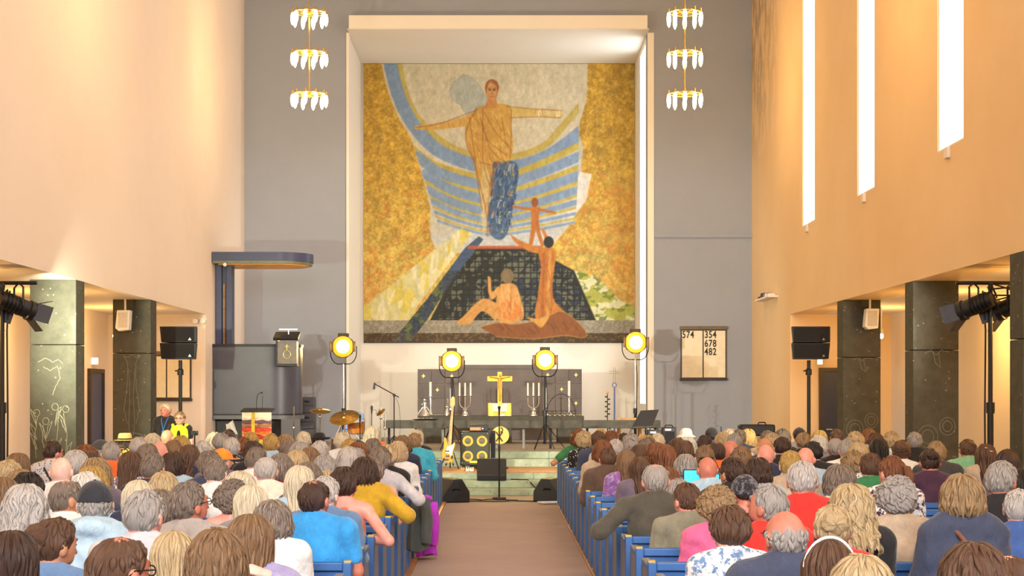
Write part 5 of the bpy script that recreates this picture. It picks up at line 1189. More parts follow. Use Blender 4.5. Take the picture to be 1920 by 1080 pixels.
coat('magenta_jacket', -0.87, -0.70, yk, PH-0.08, 0.06, '#b32fc0', 'bright magenta jacket hanging from the pew end beside the grey jacket', 0.06, 5)
# ================================================================== people
import openvdb
NECK = Vector((0, -0.005, 1.015)); DZ = -0.025      # DZ: head sits this much lower than its drawing coordinates
def sdf_mesh(prims, vox, k=0.022, noise=0.0, seed=0):
    """prims: ('cap', a, b, r0, r1, yscale) | ('ell', c, r) | ('sub', c, r)"""
    lo = np.array([9., 9., 9.]); hi = -lo
    for p in prims:
        if p[0] == 'cap':
            m = max(p[3], p[4])+0.05
            for q in (p[1], p[2]): lo = np.minimum(lo, np.array(q)-m); hi = np.maximum(hi, np.array(q)+m)
        elif p[0] == 'ell': lo = np.minimum(lo, np.array(p[1])-np.array(p[2])-0.05); hi = np.maximum(hi, np.array(p[1])+np.array(p[2])+0.05)
    n = np.ceil((hi-lo)/vox).astype(int)+1
    D = np.full(n, 0.10, np.float32)
    ax = [lo[i]+vox*np.arange(n[i]) for i in range(3)]
    for p in prims:
        if p[0] == 'cap':
            m = max(p[3], p[4])+0.06; a, b = np.array(p[1], float), np.array(p[2], float); l = np.minimum(a, b)-m; h = np.maximum(a, b)+m
        else:
            c, r = np.array(p[1], float), np.array(p[2], float); l = c-r-0.06; h = c+r+0.06
        i0 = np.maximum(np.floor((l-lo)/vox).astype(int), 0); i1 = np.minimum(np.ceil((h-lo)/vox).astype(int)+1, n)
        sl = tuple(slice(i0[i], i1[i]) for i in range(3))
        x = ax[0][sl[0]][:, None, None]; y = ax[1][sl[1]][None, :, None]; z = ax[2][sl[2]][None, None, :]
        if p[0] == 'cap':
            ys = p[5] if len(p) > 5 else 1.0
            d = b-a; dd = np.array([d[0], d[1]/ys, d[2]]); L = (dd**2).sum()+1e-9
            px, py, pz = x-a[0], (y-a[1])/ys, z-a[2]
            t = np.clip((px*dd[0]+py*dd[1]+pz*dd[2])/L, 0, 1)
            v = np.sqrt((px-t*dd[0])**2+(py-t*dd[1])**2+(pz-t*dd[2])**2)-(p[3]+(p[4]-p[3])*t)
            if ys < 1: v = v*(0.5+0.5*ys)
        else:
            k0 = np.sqrt(((x-c[0])/r[0])**2+((y-c[1])/r[1])**2+((z-c[2])/r[2])**2); k1 = np.sqrt(((x-c[0])/r[0]**2)**2+((y-c[1])/r[1]**2)**2+((z-c[2])/r[2]**2)**2)+1e-6
            v = k0*(k0-1)/k1
        s = D[sl]
        if p[0] == 'sub':
            kk = 0.012; h_ = np.clip(0.5-0.5*(s+v)/kk, 0, 1); D[sl] = s+(-v-s)*h_+kk*h_*(1-h_)
        else:
            kk = p[6] if len(p) > 6 and p[0] == 'cap' else (p[3] if p[0] == 'ell' and len(p) > 3 else k)
            h_ = np.clip(0.5+0.5*(s-v)/kk, 0, 1); D[sl] = s+(v-s)*h_-kk*h_*(1-h_)
    if noise:
        r = np.random.RandomState(seed); X, Y, Z = np.meshgrid(*ax, indexing='ij')
        w = sum(np.sin(X*r.uniform(-30, 30)+Y*r.uniform(-22, 22)+Z*r.uniform(-55, 55)+r.uniform(0, 6)+1.5*np.sin(X*r.uniform(-12, 12)+Z*9)) for _ in range(6))
        D += (noise*w/3).astype(np.float32)
    g = openvdb.FloatGrid(0.10); g.copyFromArray(D.astype(np.float32))
    pts, tris, quads = g.convertToPolygons(0.0, 0.0)
    return np.asarray(pts)*vox+lo, np.asarray(tris), np.asarray(quads)
def finish(name, pts, tris, quads, ratio=1.0):
    me = bpy.data.meshes.new(name); fl = [tuple(int(i) for i in f) for f in quads]+[tuple(int(i) for i in f) for f in tris]
    me.from_pydata(pts.tolist(), [], fl)
    if ratio < 1:
        o = bpy.data.objects.new('tmp', me); C.objects.link(o); m = o.modifiers.new('d', 'DECIMATE'); m.ratio = ratio
        m2 = bpy.data.meshes.new_from_object(o.evaluated_get(bpy.context.evaluated_depsgraph_get()))
        bpy.data.objects.remove(o); bpy.data.meshes.remove(me); me = m2; me.name = name
    bm = bmesh.new(); bm.from_mesh(me); bmesh.ops.recalc_face_normals(bm, faces=bm.faces)
    for f in bm.faces: f.smooth = True
    bm.to_mesh(me); bm.free(); me.materials.clear(); me.materials.append(None); return me
HC = np.array((0, 0.010, 1.105)); HR = np.array((0.089, 0.107, 0.117))
SW = {'m': 0.200, 'f': 0.176, 'h': 0.220}; TW = {'m': 1.0, 'f': 0.90, 'h': 1.16}
def arm_points(sex, pose):
    sw = SW[sex]; out = {}
    for s, nm in ((-1, 'L'), (1, 'R')):
        sh = (s*sw, -0.02, 0.912)
        if pose == 'out'+nm: el, wr, fd = (s*(sw+0.20), -0.10, 0.745), (s*(sw+0.17), 0.13, 0.755), (0, 1, -0.1)
        elif pose == 'neck'+nm: el, wr, fd = (s*(sw+0.21), -0.06, 0.82), (s*0.12, -0.205, 0.97), (-s*0.9, 0.05, 0.25)
        elif pose == 'fold'+nm: el, wr, fd = (s*(sw+0.17), -0.13, 0.70), (s*(sw-0.04), 0.02, 0.70), (-s, 0.25, -0.05)
        elif pose == 'stand': el, wr, fd = (s*(sw+0.05), -0.02, 0.66), (s*(sw+0.04), 0.08, 0.42), (0, 0.2, -1)
        else: el, wr, fd = (s*(sw+0.045), 0.03, 0.655), (s*0.125, 0.235, 0.60), (-s*0.35, 1, -0.2)
        out[nm] = (s, sh, el, wr, Vector(fd).normalized())
    return out
def lerp3(a, b, t): return tuple(a[i]+(b[i]-a[i])*t for i in range(3))
def torso_prims(w, g=0.0):
    return [('cap', (0, 0.01, 0.47), (0, 0.0, 0.58), 0.165*w+g, 0.145*w+g, 0.78, 0.05), ('cap', (0, 0.0, 0.58), (0, -0.015, 0.78), 0.145*w+g, 0.160*w+g, 0.72, 0.05), ('cap', (0, -0.015, 0.78), (0, -0.02, 0.885), 0.160*w+g, 0.120*w+g, 0.70, 0.05)]
def shoulder_prims(sw, g=0.0, only=None):
    out = []
    for s in (-1, 1):
        out += [('cap', (s*0.06, -0.02, 0.915), (s*(sw-0.01), -0.02, 0.915), 0.062+g, 0.056+g, 1.0, 0.04), ('cap', (0, -0.025, 0.985), (s*0.13, -0.025, 0.945), 0.046+g, 0.040+g, 1.0, 0.04)]
    return out
def leg_prims(pose, g=0.0, feet=True):
    out = []
    for s in (-1, 1):
        if pose == 'stand':
            hip, kn, an = (s*0.085, 0, 0.44), (s*0.085, 0.01, 0.02), (s*0.085, -0.01, -0.38)
            out += [('cap', hip, kn, 0.085+g, 0.058+g), ('cap', kn, an, 0.056+g, 0.038+g)]
            if feet: out += [('cap', (s*0.085, -0.03, -0.42), (s*0.095, 0.13, -0.435), 0.036+g, 0.03+g)]
        else:
            hip, kn, an = (s*0.085, 0.03, 0.485), (s*0.10, 0.40, 0.49), (s*0.10, 0.37, 0.09)
            out += [('cap', hip, kn, 0.084+g, 0.060+g), ('cap', kn, an, 0.056+g, 0.038+g)]
            if feet: out += [('cap', (s*0.10, 0.35, 0.045), (s*0.105, 0.51, 0.035), 0.038+g, 0.032+g)]
    return out
def body_prims(sex, pose):
    w, sw = TW[sex], SW[sex]; p = torso_prims(w)+shoulder_prims(sw)
    p += [('cap', (0, -0.022, 0.95), (0, -0.005, 1.07), 0.058, 0.052, 1.0, 0.03)]
    for nm, (s, sh, el, wr, fd) in arm_points(sex, pose).items():
        th = 1.08 if sex != 'f' else 0.92
        p += [('cap', sh, el, 0.052*th, 0.042*th), ('cap', el, wr, 0.041*th, 0.027*th)]
        wv = Vector(wr); side = fd.cross(Vector((0, 0, 1)));  side.normalize(); pm = wv+fd*0.05
        p += [('cap', tuple(wv), tuple(wv+fd*0.075), 0.026, 0.033, 1.0, 0.012)]
        for j, (off, ln) in enumerate(((-0.027, 0.062), (-0.009, 0.072), (0.009, 0.068), (0.026, 0.054))):
            b0 = wv+fd*0.085+side*off; b1 = b0+fd*ln*0.55+Vector((0, 0, -0.006)); b2 = b1+fd*ln*0.40+Vector((0, 0, -0.022))
            p += [('cap', tuple(b0), tuple(b1), 0.0105, 0.0095, 1.0, 0.005), ('cap', tuple(b1), tuple(b2), 0.0095, 0.008, 1.0, 0.005)]
        b0 = wv+fd*0.03-side*s*0.025; p += [('cap', tuple(b0), tuple(b0+fd*0.04-side*s*0.022), 0.013, 0.010, 1.0, 0.006)]
    p += leg_prims(pose)
    hp = [('ell', (0, 0.010, 1.130), tuple(HR), 0.02), ('ell', (0, 0.052, 1.068), (0.059, 0.052, 0.046), 0.03), ('ell', (0, 0.088, 1.040), (0.024, 0.022, 0.020), 0.025)]
    hp += [('cap', (0, 0.112, 1.140), (0, 0.130, 1.098), 0.008, 0.013, 1.0, 0.010), ('cap', (-0.035, 0.100, 1.158), (0.035, 0.100, 1.158), 0.012, 0.012, 1.0, 0.012)]
    for s in (-1, 1):
        hp += [('sub', (s*0.034, 0.114, 1.138), (0.018, 0.014, 0.011)), ('ell', (s*0.093, 0.000, 1.112), (0.010, 0.022, 0.034), 0.006), ('ell', (s*0.098, -0.008, 1.120), (0.007, 0.016, 0.024), 0.004)]
    sh = lambda q: (q[0], q[1], q[2]+DZ)
    for q in hp: p.append((q[0], sh(q[1]), sh(q[2]) if q[0] == 'cap' else q[2])+tuple(q[3:]))
    return p
def garment_prims(sex, pose, kind):
    w, sw = TW[sex], SW[sex]; g = {'tank': 0.010, 'jacket': 0.024, 'hood': 0.022, 'shawl': 0.02}.get(kind, 0.013)
    p = torso_prims(w, g)
    if kind == 'tank':
        for s in (-1, 1): p += [('cap', (s*0.07, -0.08, 0.86), (s*0.085, -0.03, 0.975), 0.024, 0.02, 1.0, 0.02), ('cap', (s*0.07, 0.05, 0.86), (s*0.085, -0.01, 0.972), 0.024, 0.02, 1.0, 0.02)]
        return p
    p += [q for q in shoulder_prims(sw, g)]
    for nm, (s, sh, el, wr, fd) in arm_points(sex, pose).items():
        th = 1.08 if sex != 'f' else 0.92
        if kind == 'tee': p += [('cap', sh, lerp3(sh, el, 0.62), 0.054*th+g, 0.050*th+g, 1.0, 0.03)]
        else: p += [('cap', sh, el, 0.053*th+g, 0.045*th+g, 1.0, 0.03), ('cap', el, lerp3(el, wr, 0.8 if kind == 'jacket' else 0.88), 0.044*th+g, 0.033*th+g, 1.0, 0.03)]
    if kind in ('shirt', 'jacket'): p += [('cap', (0, -0.025, 0.965), (0, -0.014, 1.003), 0.074, 0.066, 1.0, 0.012)]
    if kind == 'hood': p += [('ell', (0, -0.085, 0.985), (0.11, 0.07, 0.055), 0.03), ('cap', (-0.08, 0, 0.98), (0.08, 0, 0.98), 0.04, 0.04)]
    if kind == 'shawl': p += [('cap', (-0.10, -0.03, 0.97), (0.10, -0.03, 0.97), 0.07, 0.07, 1.0, 0.05), ('cap', (-sw+0.02, -0.03, 0.80), (sw-0.02, -0.03, 0.80), 0.09, 0.09, 0.9, 0.05), ('cap', (-0.12, -0.04, 0.6), (0.12, -0.04, 0.6), 0.11, 0.11, 0.9, 0.05)]
    return p
MC = {}
def body_mesh(sex, pose, hi, yaw, pitch):
    key = ('body', sex, pose, hi, yaw, pitch)
    if key in MC: return MC[key]
    if yaw or pitch:
        me = body_mesh(sex, pose, hi, 0, 0).copy(); me.name = 'person_body'
        co = np.empty(len(me.vertices)*3); me.vertices.foreach_get('co', co); co = co.reshape(-1, 3)
        w = np.clip((co[:, 2]-0.965)/0.07, 0, 1); w = (w*w*(3-2*w))*(np.abs(co[:, 0]) < 0.12)
        rot = np.array(head_rot(yaw, pitch)); p = np.array(NECK)
        new = (co-p) @ rot.T+p; co = co*(1-w[:, None])+new*w[:, None]
        me.vertices.foreach_set('co', co.ravel()); me.update(); MC[key] = me; return me
    key0 = ('raw', sex, pose, hi)
    if key0 not in MC: MC[key0] = sdf_mesh(body_prims(sex, pose), 0.0095 if hi else 0.0125)
    pts, tr, qd = MC[key0]; nt = 2*len(qd)+len(tr)
    me = finish('person_body', pts, tr, qd, min(1, (11000 if hi else 4200)/nt)); MC[key] = me; return me
def garment_mesh(sex, pose, kind, hi):
    key = ('g', sex, pose, kind, hi)
    if key not in MC:
        pts, tr, qd = sdf_mesh(garment_prims(sex, pose, kind), 0.011 if hi else 0.016, 0.03, 0.0050, len(kind))
        nt = 2*len(qd)+len(tr); MC[key] = finish('garment', pts, tr, qd, min(1, (5000 if hi else 1700)/nt))
    return MC[key]
def trouser_mesh(sex, pose):
    key = ('t', sex, pose)
    if key not in MC:
        w = TW[sex]; pr = leg_prims(pose, 0.012, False)+[('cap', (0, 0.01, 0.47), (0, 0.0, 0.53), 0.168*w+0.010, 0.155*w+0.010, 0.80, 0.05)]
        pts, tr, qd = sdf_mesh(pr, 0.018, 0.03); nt = 2*len(qd)+len(tr); MC[key] = finish('trousers', pts, tr, qd, min(1, 1100/nt))
    return MC[key]
def shoe_mesh(pose, s):
    key = ('s', pose, s)
    if key not in MC:
        pr = [q for q in leg_prims(pose, 0.008, True) if abs(q[3]-(0.038 if pose != 'stand' else 0.036)-0.008) < 1e-6 and q[1][0]*s > 0 and q[4] > 0.035]
        pts, tr, qd = sdf_mesh(pr, 0.018, 0.01); nt = 2*len(qd)+len(tr); MC[key] = finish('shoe', pts, tr, qd, min(1, 260/nt))
    return MC[key]
def head_rot(yaw, pitch):
    return Matrix.Rotation(-math.radians(yaw), 3, 'Z') @ Matrix.Rotation(-math.radians(pitch), 3, 'X')
# ---- hair
def sstep(x, a, b):
    t = np.clip((x-a)/(b-a), 0, 1); return t*t*(3-2*t)
def hair_mesh(style, var, hi):
    key = ('hair', style, var, hi)
    if key in MC: return MC[key]
    r = np.random.RandomState(100+var*17+len(style)*3+ord(style[0]))
    nu, nv = (150, 46) if hi else (64, 26)
    if style in ('long', 'wavy') : nv = 64 if hi else 30
    V, UV, Fc = [], [], []
    def grid(az, s, fn, closed=False):
        A, Sg = np.meshgrid(az, s, indexing='ij'); pos = fn(A, Sg); base = len(V); n, m = A.shape
        for i in range(n):
            for j in range(m):
                V.append(tuple(pos[i, j])); UV.append((A[i, j], Sg[i, j]))
        for i in range(n if closed else n-1):
            for j in range(m-1): Fc.append((base+i*m+j, base+((i+1) % n)*m+j, base+((i+1) % n)*m+j+1, base+i*m+j+1))
    ph = r.uniform(0, 6.28, 12); fr = r.randint(7, 40, 12)
    def strands(A, Sg, amp, lump):
        w = 0.25*np.sin(3*A+ph[0]+4*Sg)+0.2*np.sin(5*A+ph[1]-6*Sg)
        d = sum(np.sin(fr[i]*(A+w*0.35)+ph[i]+Sg*(i-5)*0.9) for i in range(8))/8
        l = sum(np.sin(fr[i]*0.35*A+ph[i+2]*2+Sg*(6+3*i)) for i in range(4))/4
        fine = np.sin(63*A+ph[3]+3*np.sin(4*Sg+ph[4]))*0.3 if hi else 0
        return amp*(d+fine)+lump*l
    interp = lambda A, xs, ys: np.interp(np.abs(np.degrees(A)), xs, ys)
    full = style not in ('fringe',)
    vol = {'short': 0.010, 'shortf': 0.022, 'bob': 0.026, 'long': 0.018, 'wavy': 0.028, 'curly': 0.034, 'pony': 0.010, 'bun': 0.010, 'thin': 0.007, 'fringe': 0.008, 'updo': 0.016, 'under': 0.010}[style]
    amp = {'curly': 0.005, 'wavy': 0.008, 'long': 0.005, 'bob': 0.006, 'short': 0.0035, 'fringe': 0.002, 'thin': 0.0020}.get(style, 0.005)
    lump = {'curly': 0.013, 'wavy': 0.012, 'short': 0.004, 'shortf': 0.009, 'bob': 0.008, 'long': 0.007}.get(style, 0.004)
    end_short = lambda A: np.radians(interp(A, [0, 45, 70, 85, 100, 115, 140, 180], [134, 130, 118, 98, 96, 80, 58, 46]))
    def shell(A, Sg):
        if style in ('bob', 'long', 'wavy'):
            L = {'bob': 0.088+0.02*(var % 2), 'long': 0.30, 'wavy': 0.235}[style]+0.02*np.sin(9*A+ph[5])*(style != 'bob')+0.010*np.sin(23*A+ph[6])+0.008*np.sin(41*A+ph[3])
            back = 1-sstep(np.abs(np.degrees(A)), 112, 138)
            cut = 0.48 if style != 'bob' else 0.68
            phi_e = np.radians(90)*back+(1-back)*end_short(A)
            f = np.clip(Sg/cut, 0, 1); drop = np.clip((Sg-cut)/(1-cut), 0, 1)*back
            phi = f*phi_e; t = vol*(0.55+0.45*np.sin(np.clip(phi, 0, PI/2)))*(1-(1-back)*sstep(Sg, 0.6, 1)*0.8)
            d = strands(A, Sg, amp, lump)*(0.35+0.65*f)
            A2 = A*(1-0.42*drop*(style != 'bob')); rr = 1+0*drop
            if style == 'bob': rr = 1+0.07*np.sin(drop*PI*0.9)-0.10*drop**3
            if style == 'wavy': rr = 1+0.16*np.sin(drop*PI*0.7)+0.03*np.sin(drop*11+3*A+ph[7])
            x = (HR[0]+t+d)*np.sin(phi)*np.sin(A2)*rr; y = -(HR[1]+t+d)*np.sin(phi)*np.cos(A2)*rr; z = (HR[2]+t+d*0.6)*np.cos(phi)-L*drop
            if style != 'bob': y = y-0.055*sstep(-z, 0.10, 0.22)*np.clip(np.cos(A2), 0, 1)
            return np.stack([x+HC[0], y+HC[1]-0.004, z+HC[2]], -1)
        if style == 'fringe':
            p0 = np.radians(interp(A, [0, 60, 100, 118], [70, 74, 80, 84])+4*np.sin(9*A+ph[1])+3*np.sin(17*A+ph[2])+2*np.sin(31*A+ph[3])); p1 = np.radians(interp(A, [0, 45, 70, 85, 100, 118], [134, 130, 118, 99, 96, 92]))
            phi = p0+(p1-p0)*Sg; t = vol*np.sin(PI*np.clip(Sg*0.9+0.05, 0, 1))-0.001
        else:
            phi = Sg*end_short(A); taper = 1-sstep(Sg, 0.72, 1.0)*0.85
            t = vol*(0.75+0.35*np.sin(phi))*taper
            if style == 'curly': t = vol*(0.9+0.2*np.sin(phi))*(1-sstep(Sg, 0.85, 1.0)*0.7)
            if style == 'thin': t = t-0.0075*np.exp(-((phi-np.radians(14))/0.36)**2)+0.004*np.sin(7*A+ph[2]+9*phi)*np.sin(13*A+ph[4]-7*phi)*np.exp(-((phi-np.radians(26))/0.35)**2)
            if style == 'shortf': t = t*(1+0.35*np.cos(A)*np.sin(phi))
        d = strands(A, Sg, amp, lump)*np.clip(t/vol+0.2, 0.15, 1)
        if style == 'curly': d = d+0.007*np.sin(A*13+ph[8]+3*np.sin(phi*5))*np.sin(phi*17+ph[9]+2*np.sin(A*4))
        R = np.stack([HR[0]+t+d, HR[1]+t+d, HR[2]+t+d], 0)
        x = R[0]*np.sin(phi)*np.sin(A); y = -R[1]*np.sin(phi)*np.cos(A); z = R[2]*np.cos(phi)
        return np.stack([x+HC[0], y+HC[1], z+HC[2]], -1)
    if full: grid(np.linspace(-PI, PI, nu, endpoint=False), np.linspace(0.0, 1, nv), shell, True)
    else: grid(np.linspace(-math.radians(118), math.radians(118), nu), np.linspace(0.0, 1, nv//2), shell)
    # loose locks lying over the shell, tapering to their tips
    nl = {'curly': 150, 'wavy': 150, 'long': 120, 'bob': 120, 'shortf': 120, 'short': 110, 'thin': 50, 'fringe': 40}.get(style, 70)
    if not hi: nl = nl//3
    ns, nc = (9, 5) if hi else (5, 3)
    amax = math.radians(112) if style == 'fringe' else PI
    for q in range(nl):
        a0 = r.uniform(-amax, amax); ln = {'long': 0.42, 'wavy': 0.34, 'bob': 0.36, 'curly': 0.16, 'short': 0.22, 'fringe': 0.4}.get(style, 0.26)*r.uniform(0.7, 1.25)
        s0 = r.uniform(0.03 if style != 'thin' else 0.45, 1.0-ln*0.75); ss = np.linspace(s0, min(s0+ln, 1.0), ns); dr = r.uniform(-0.30, 0.30)
        aa = a0+dr*(ss-s0)/ln*(0.8 if style != 'curly' else 1.6)+(0.10*np.sin(ss*26+r.uniform(0, 6)) if style in ('wavy', 'curly') else 0)
        if style == 'fringe': aa = np.clip(aa, -amax, amax)
        pos = shell(aa[:, None], ss[:, None])[:, 0]; cen = np.array((0, HC[1], 0)); out = pos-HC; out[:, 2] *= np.where(out[:, 2] > 0, 1, 0); out /= np.linalg.norm(out, axis=1)[:, None]+1e-6
        wv = np.sin(np.linspace(0.25, PI-0.05, ns)); lift = 0.004*wv+(0.012 if style in ('curly', 'wavy') else 0.005)*np.linspace(0, 1, ns)**2*r.uniform(-0.3, 1)
        pos = pos+out*lift[:, None]; tang = np.gradient(pos, axis=0); tang /= np.linalg.norm(tang, axis=1)[:, None]+1e-9
        sd = np.cross(tang, out); rad = r.uniform(0.006, 0.011)*wv*(1.25 if not hi else 1); base = len(V)
        for i in range(ns):
            for c in range(nc):
                an = 2*PI*c/nc; V.append(tuple(pos[i]+sd[i]*rad[i]*1.3*math.cos(an)+out[i]*rad[i]*0.6*math.sin(an))); UV.append((a0*1.7+c*0.05+q, ss[i]))
        for i in range(ns-1):
            for c in range(nc): Fc.append((base+i*nc+c, base+i*nc+(c+1) % nc, base+(i+1)*nc+(c+1) % nc, base+(i+1)*nc+c))
    def tail(pts, rad):
        pts = np.array(pts)+np.array((0, 0, DZ)); t = np.linspace(0, 1, len(pts)); m = 26 if hi else 14
        def fn(A, Sg):
            cx = [np.interp(Sg, t, pts[:, k]) for k in range(3)]; rr = np.interp(Sg, t, rad)*(1+0.10*np.sin(A*7+ph[1]+Sg*5)+0.05*np.sin(A*13))
            return np.stack([cx[0]+rr*np.cos(A), cx[1]+0.75*rr*np.sin(A), cx[2]+0*A], -1)
        grid(np.linspace(-PI, PI, 28 if hi else 14, endpoint=False), np.linspace(0, 1, m), fn, True)
    if style == 'pony': tail([(0.01, -0.115, 1.205), (0.02, -0.150, 1.20), (0.03, -0.178, 1.13), (0.035, -0.185, 1.03), (0.05, -0.185, 0.93), (0.055, -0.185, 0.82)], [0.012, 0.026, 0.032, 0.030, 0.024, 0.006])
    if style in ('bun', 'updo'):
        c = (0.0, -0.105, 1.165) if style == 'bun' else (0, -0.09, 1.145); rr = 0.045 if style == 'bun' else 0.062
        def fn(A, Sg):
            phi = Sg*PI; q = rr*(1+0.10*np.sin(5*A+phi*4+ph[2])+0.05*np.sin(11*A-phi*3))
            return np.stack([c[0]+q*np.sin(phi)*np.cos(A)*1.15, c[1]+q*np.cos(phi)*0.8*-1, c[2]+q*np.sin(phi)*np.sin(A)], -1)
        grid(np.linspace(-PI, PI, 30, endpoint=False), np.linspace(0.001, 0.999, 16), fn, True)
    me = bpy.data.meshes.new('hair'); me.from_pydata(V, [], Fc)
    uv = me.uv_layers.new(name='strand'); li = np.empty(len(me.loops), np.int32); me.loops.foreach_get('vertex_index', li)
    UVa = np.array(UV)[li]; uv.data.foreach_set('uv', UVa.astype(np.float32).ravel())
    me.polygons.foreach_set('use_smooth', np.ones(len(me.polygons), bool))
    bm = bmesh.new(); bm.from_mesh(me); bmesh.ops.recalc_face_normals(bm, faces=bm.faces); bm.to_mesh(me); bm.free()
    me.materials.append(None); MC[key] = me; return me
HAIR = {}
def hair_mat(color, streak=None):
    key = (color, streak)
    if key in HAIR: return HAIR[key]
    t = NT('hair_'+color[1:]); uvn = t.add('ShaderNodeUVMap', uv_map='strand'); mp = t.add('ShaderNodeMapping'); mp.inputs['Scale'].default_value = (16, 1.3, 1)
    t.link(uvn.outputs[0], mp.inputs['Vector']); n = t.noise(mp.outputs[0], 3.0, 5, 0.75)
    b = np.array([int(color[i:i+2], 16)/255 for i in (1, 3, 5)])
    s = np.array([int(streak[i:i+2], 16)/255 for i in (1, 3, 5)]) if streak else np.clip(b*1.22+0.03, 0, 1)
    c = t.ramp(n, [(0.32, tuple(b*0.55)), (0.5, tuple(b)), (0.68, tuple(s))])
    t.link(c, t.b.inputs['Base Color']); t.setb(Roughness=0.42, Specular_IOR_Level=0.4)
    t.bump(t.noise(mp.outputs[0], 6.0, 4, 0.8), 0.6, 0.006); HAIR[key] = t.m; return t.m
SKIN = {}
def skin(tone):
    if tone in SKIN: return SKIN[tone]
    hexc = {'fair': '#d8ac98', 'pink': '#d6998a', 'tan': '#bd8a6a', 'red': '#bd7a68', 'pale': '#e0c0b4'}[tone]
    t = NT('skin_'+tone); v = t.coords('Object'); b = np.array([int(hexc[i:i+2], 16)/255 for i in (1, 3, 5)])
    c = t.ramp(t.noise(v, 14, 4, 0.6), [(0.3, tuple(b*np.array((0.97, 0.88, 0.86)))), (0.7, tuple(np.clip(b*1.04, 0, 1)))])
    t.link(c, t.b.inputs['Base Color']); t.setb(Roughness=0.5, Subsurface_Weight=0.08, Subsurface_Radius=(0.02, 0.008, 0.005)); SKIN[tone] = t.m; return t.m
def static(key, fn):
    if key not in MC: MC[key] = fn()
    return MC[key]
def cap_mesh(kind):
    def dome(p_end, t, nu=36, nv=14, flat=0.0):
        mb = MB(); vs_ = []; fs = []
        for i in range(nu):
            a = 2*PI*i/nu
            for j in range(nv):
                phi = math.radians(p_end)*j/(nv-1); seam = 0.0015*math.cos(6*a)
                vs_.append((HC[0]+(HR[0]+t+seam)*math.sin(phi)*math.sin(a), HC[1]-(HR[1]+t+seam)*math.sin(phi)*math.cos(a), HC[2]+(HR[2]+t)*math.cos(phi)))
        for i in range(nu):
            for j in range(nv-1): fs.append((i*nv+j, ((i+1) % nu)*nv+j, ((i+1) % nu)*nv+j+1, i*nv+j+1))
        return mb.add(vs_, fs)
    mb = MB()
    if kind == 'cap':
        mb = dome(82, 0.016); pts = []
        out = [(0.088*math.sin(a), 0.08+0.125*math.cos(a)) for a in np.linspace(-1.45, 1.45, 14)]; inn = [(0.088*math.sin(a), 0.03+0.09*math.cos(a)) for a in np.linspace(1.45, -1.45, 14)]
        for z in (0.0,): mb.prism(out+inn, 'z', HC[2]+0.018, HC[2]+0.024)
        mb.ell((0, HC[1], HC[2]+HR[2]+0.016), (0.008, 0.008, 0.006), 8, 6)
    elif kind == 'fedora':
        z0 = HC[2]+0.045
        mb.lathe([(0.10, 0.0), (0.155, -0.006), (0.165, 0.004), (0.155, 0.002), (0.101, 0.010), (0.100, 0.03), (0.094, 0.085), (0.075, 0.105), (0.03, 0.090), (0.001, 0.088)], (0, HC[1], z0), 30, None, 1.12)
    elif kind == 'sunhat':
        mb.lathe([(0.10, 0.0), (0.15, -0.03), (0.16, -0.028), (0.104, 0.012), (0.100, 0.05), (0.080, 0.095), (0.04, 0.112), (0.001, 0.115)], (0, HC[1], HC[2]+0.03), 30, None, 1.1)
    elif kind == 'cowboy':
        mb.lathe([(0.10, 0.0), (0.15, 0.004), (0.18, 0.03), (0.178, 0.034), (0.15, 0.010), (0.101, 0.010), (0.095, 0.07), (0.07, 0.10), (0.03, 0.085), (0.001, 0.084)], (0, HC[1], HC[2]+0.04), 30, None, 1.1)
    elif kind == 'beanie':
        mb = dome(96, 0.018); mb.tube([(HC[0]+(HR[0]+0.02)*math.sin(a), HC[1]-(HR[1]+0.02)*math.cos(a), HC[2]-0.0) for a in np.linspace(0, 2*PI, 30, endpoint=False)], 0.014, 8, True)
    elif kind == 'bandana':
        mb = dome(100, 0.018); mb.ell((0, HC[1]-HR[1]-0.022, HC[2]-0.03), (0.03, 0.018, 0.022), 12, 8)
        mb.tube([(0, -0.115, 1.10), (0.03, -0.135, 1.06), (0.045, -0.13, 1.0)], [0.018, 0.02, 0.006], 8).tube([(0, -0.115, 1.10), (-0.02, -0.14, 1.05), (-0.025, -0.135, 0.98)], [0.018, 0.02, 0.006], 8)
    elif kind == 'flatcap':
        mb = dome(78, 0.020); mb.ell((0, HC[1]+0.075, HC[2]+0.045), (0.075, 0.07, 0.018), 16, 8)
    me = mb.mesh('hat', None); me.materials.append(None); return me
def glasses_mesh():
    mb = MB()
    for s in (-1, 1):
        mb.tube([(s*0.035+0.023*math.cos(a), 0.121, 1.136+0.018*math.sin(a)) for a in np.linspace(0, 2*PI, 14, endpoint=False)], 0.0028, 5, True)
        mb.tube([(s*0.058, 0.119, 1.140), (s*0.088, 0.085, 1.142), (s*0.099, 0.0, 1.140), (s*0.098, -0.028, 1.118)], 0.0030, 5)
    mb.cyl((-0.012, 0.124, 1.140), (0.012, 0.124, 1.140), 0.0025, n=5)
    me = mb.mesh('glasses', None); me.materials.append(None); return me
def eyes_mesh(s):
    mb = MB()
    mb.ell((s*0.034, 0.099, 1.138), (0.013, 0.011, 0.009), 10, 8)
    me = mb.mesh('eye', None); me.materials.append(None); return me
def lips_mesh():
    mb = MB().tube([(-0.024, 0.100, 1.068), (-0.01, 0.1085, 1.070), (0, 0.109, 1.069), (0.01, 0.1085, 1.070), (0.024, 0.100, 1.068)], [0.003, 0.006, 0.0055, 0.006, 0.003], 8)
    me = mb.mesh('lips', None); me.materials.append(None); return me
def brows_mesh(s):
    mb = MB()
    mb.tube([(s*0.016, 0.113, 1.160), (s*0.035, 0.111, 1.165), (s*0.052, 0.101, 1.159)], [0.003, 0.004, 0.002], 6)
    me = mb.mesh('eyebrow', None); me.materials.append(None); return me
HEADABS = ('glasses', 'sunglasses', 'eye', 'lips', 'eyebrow', 'hair_clip')
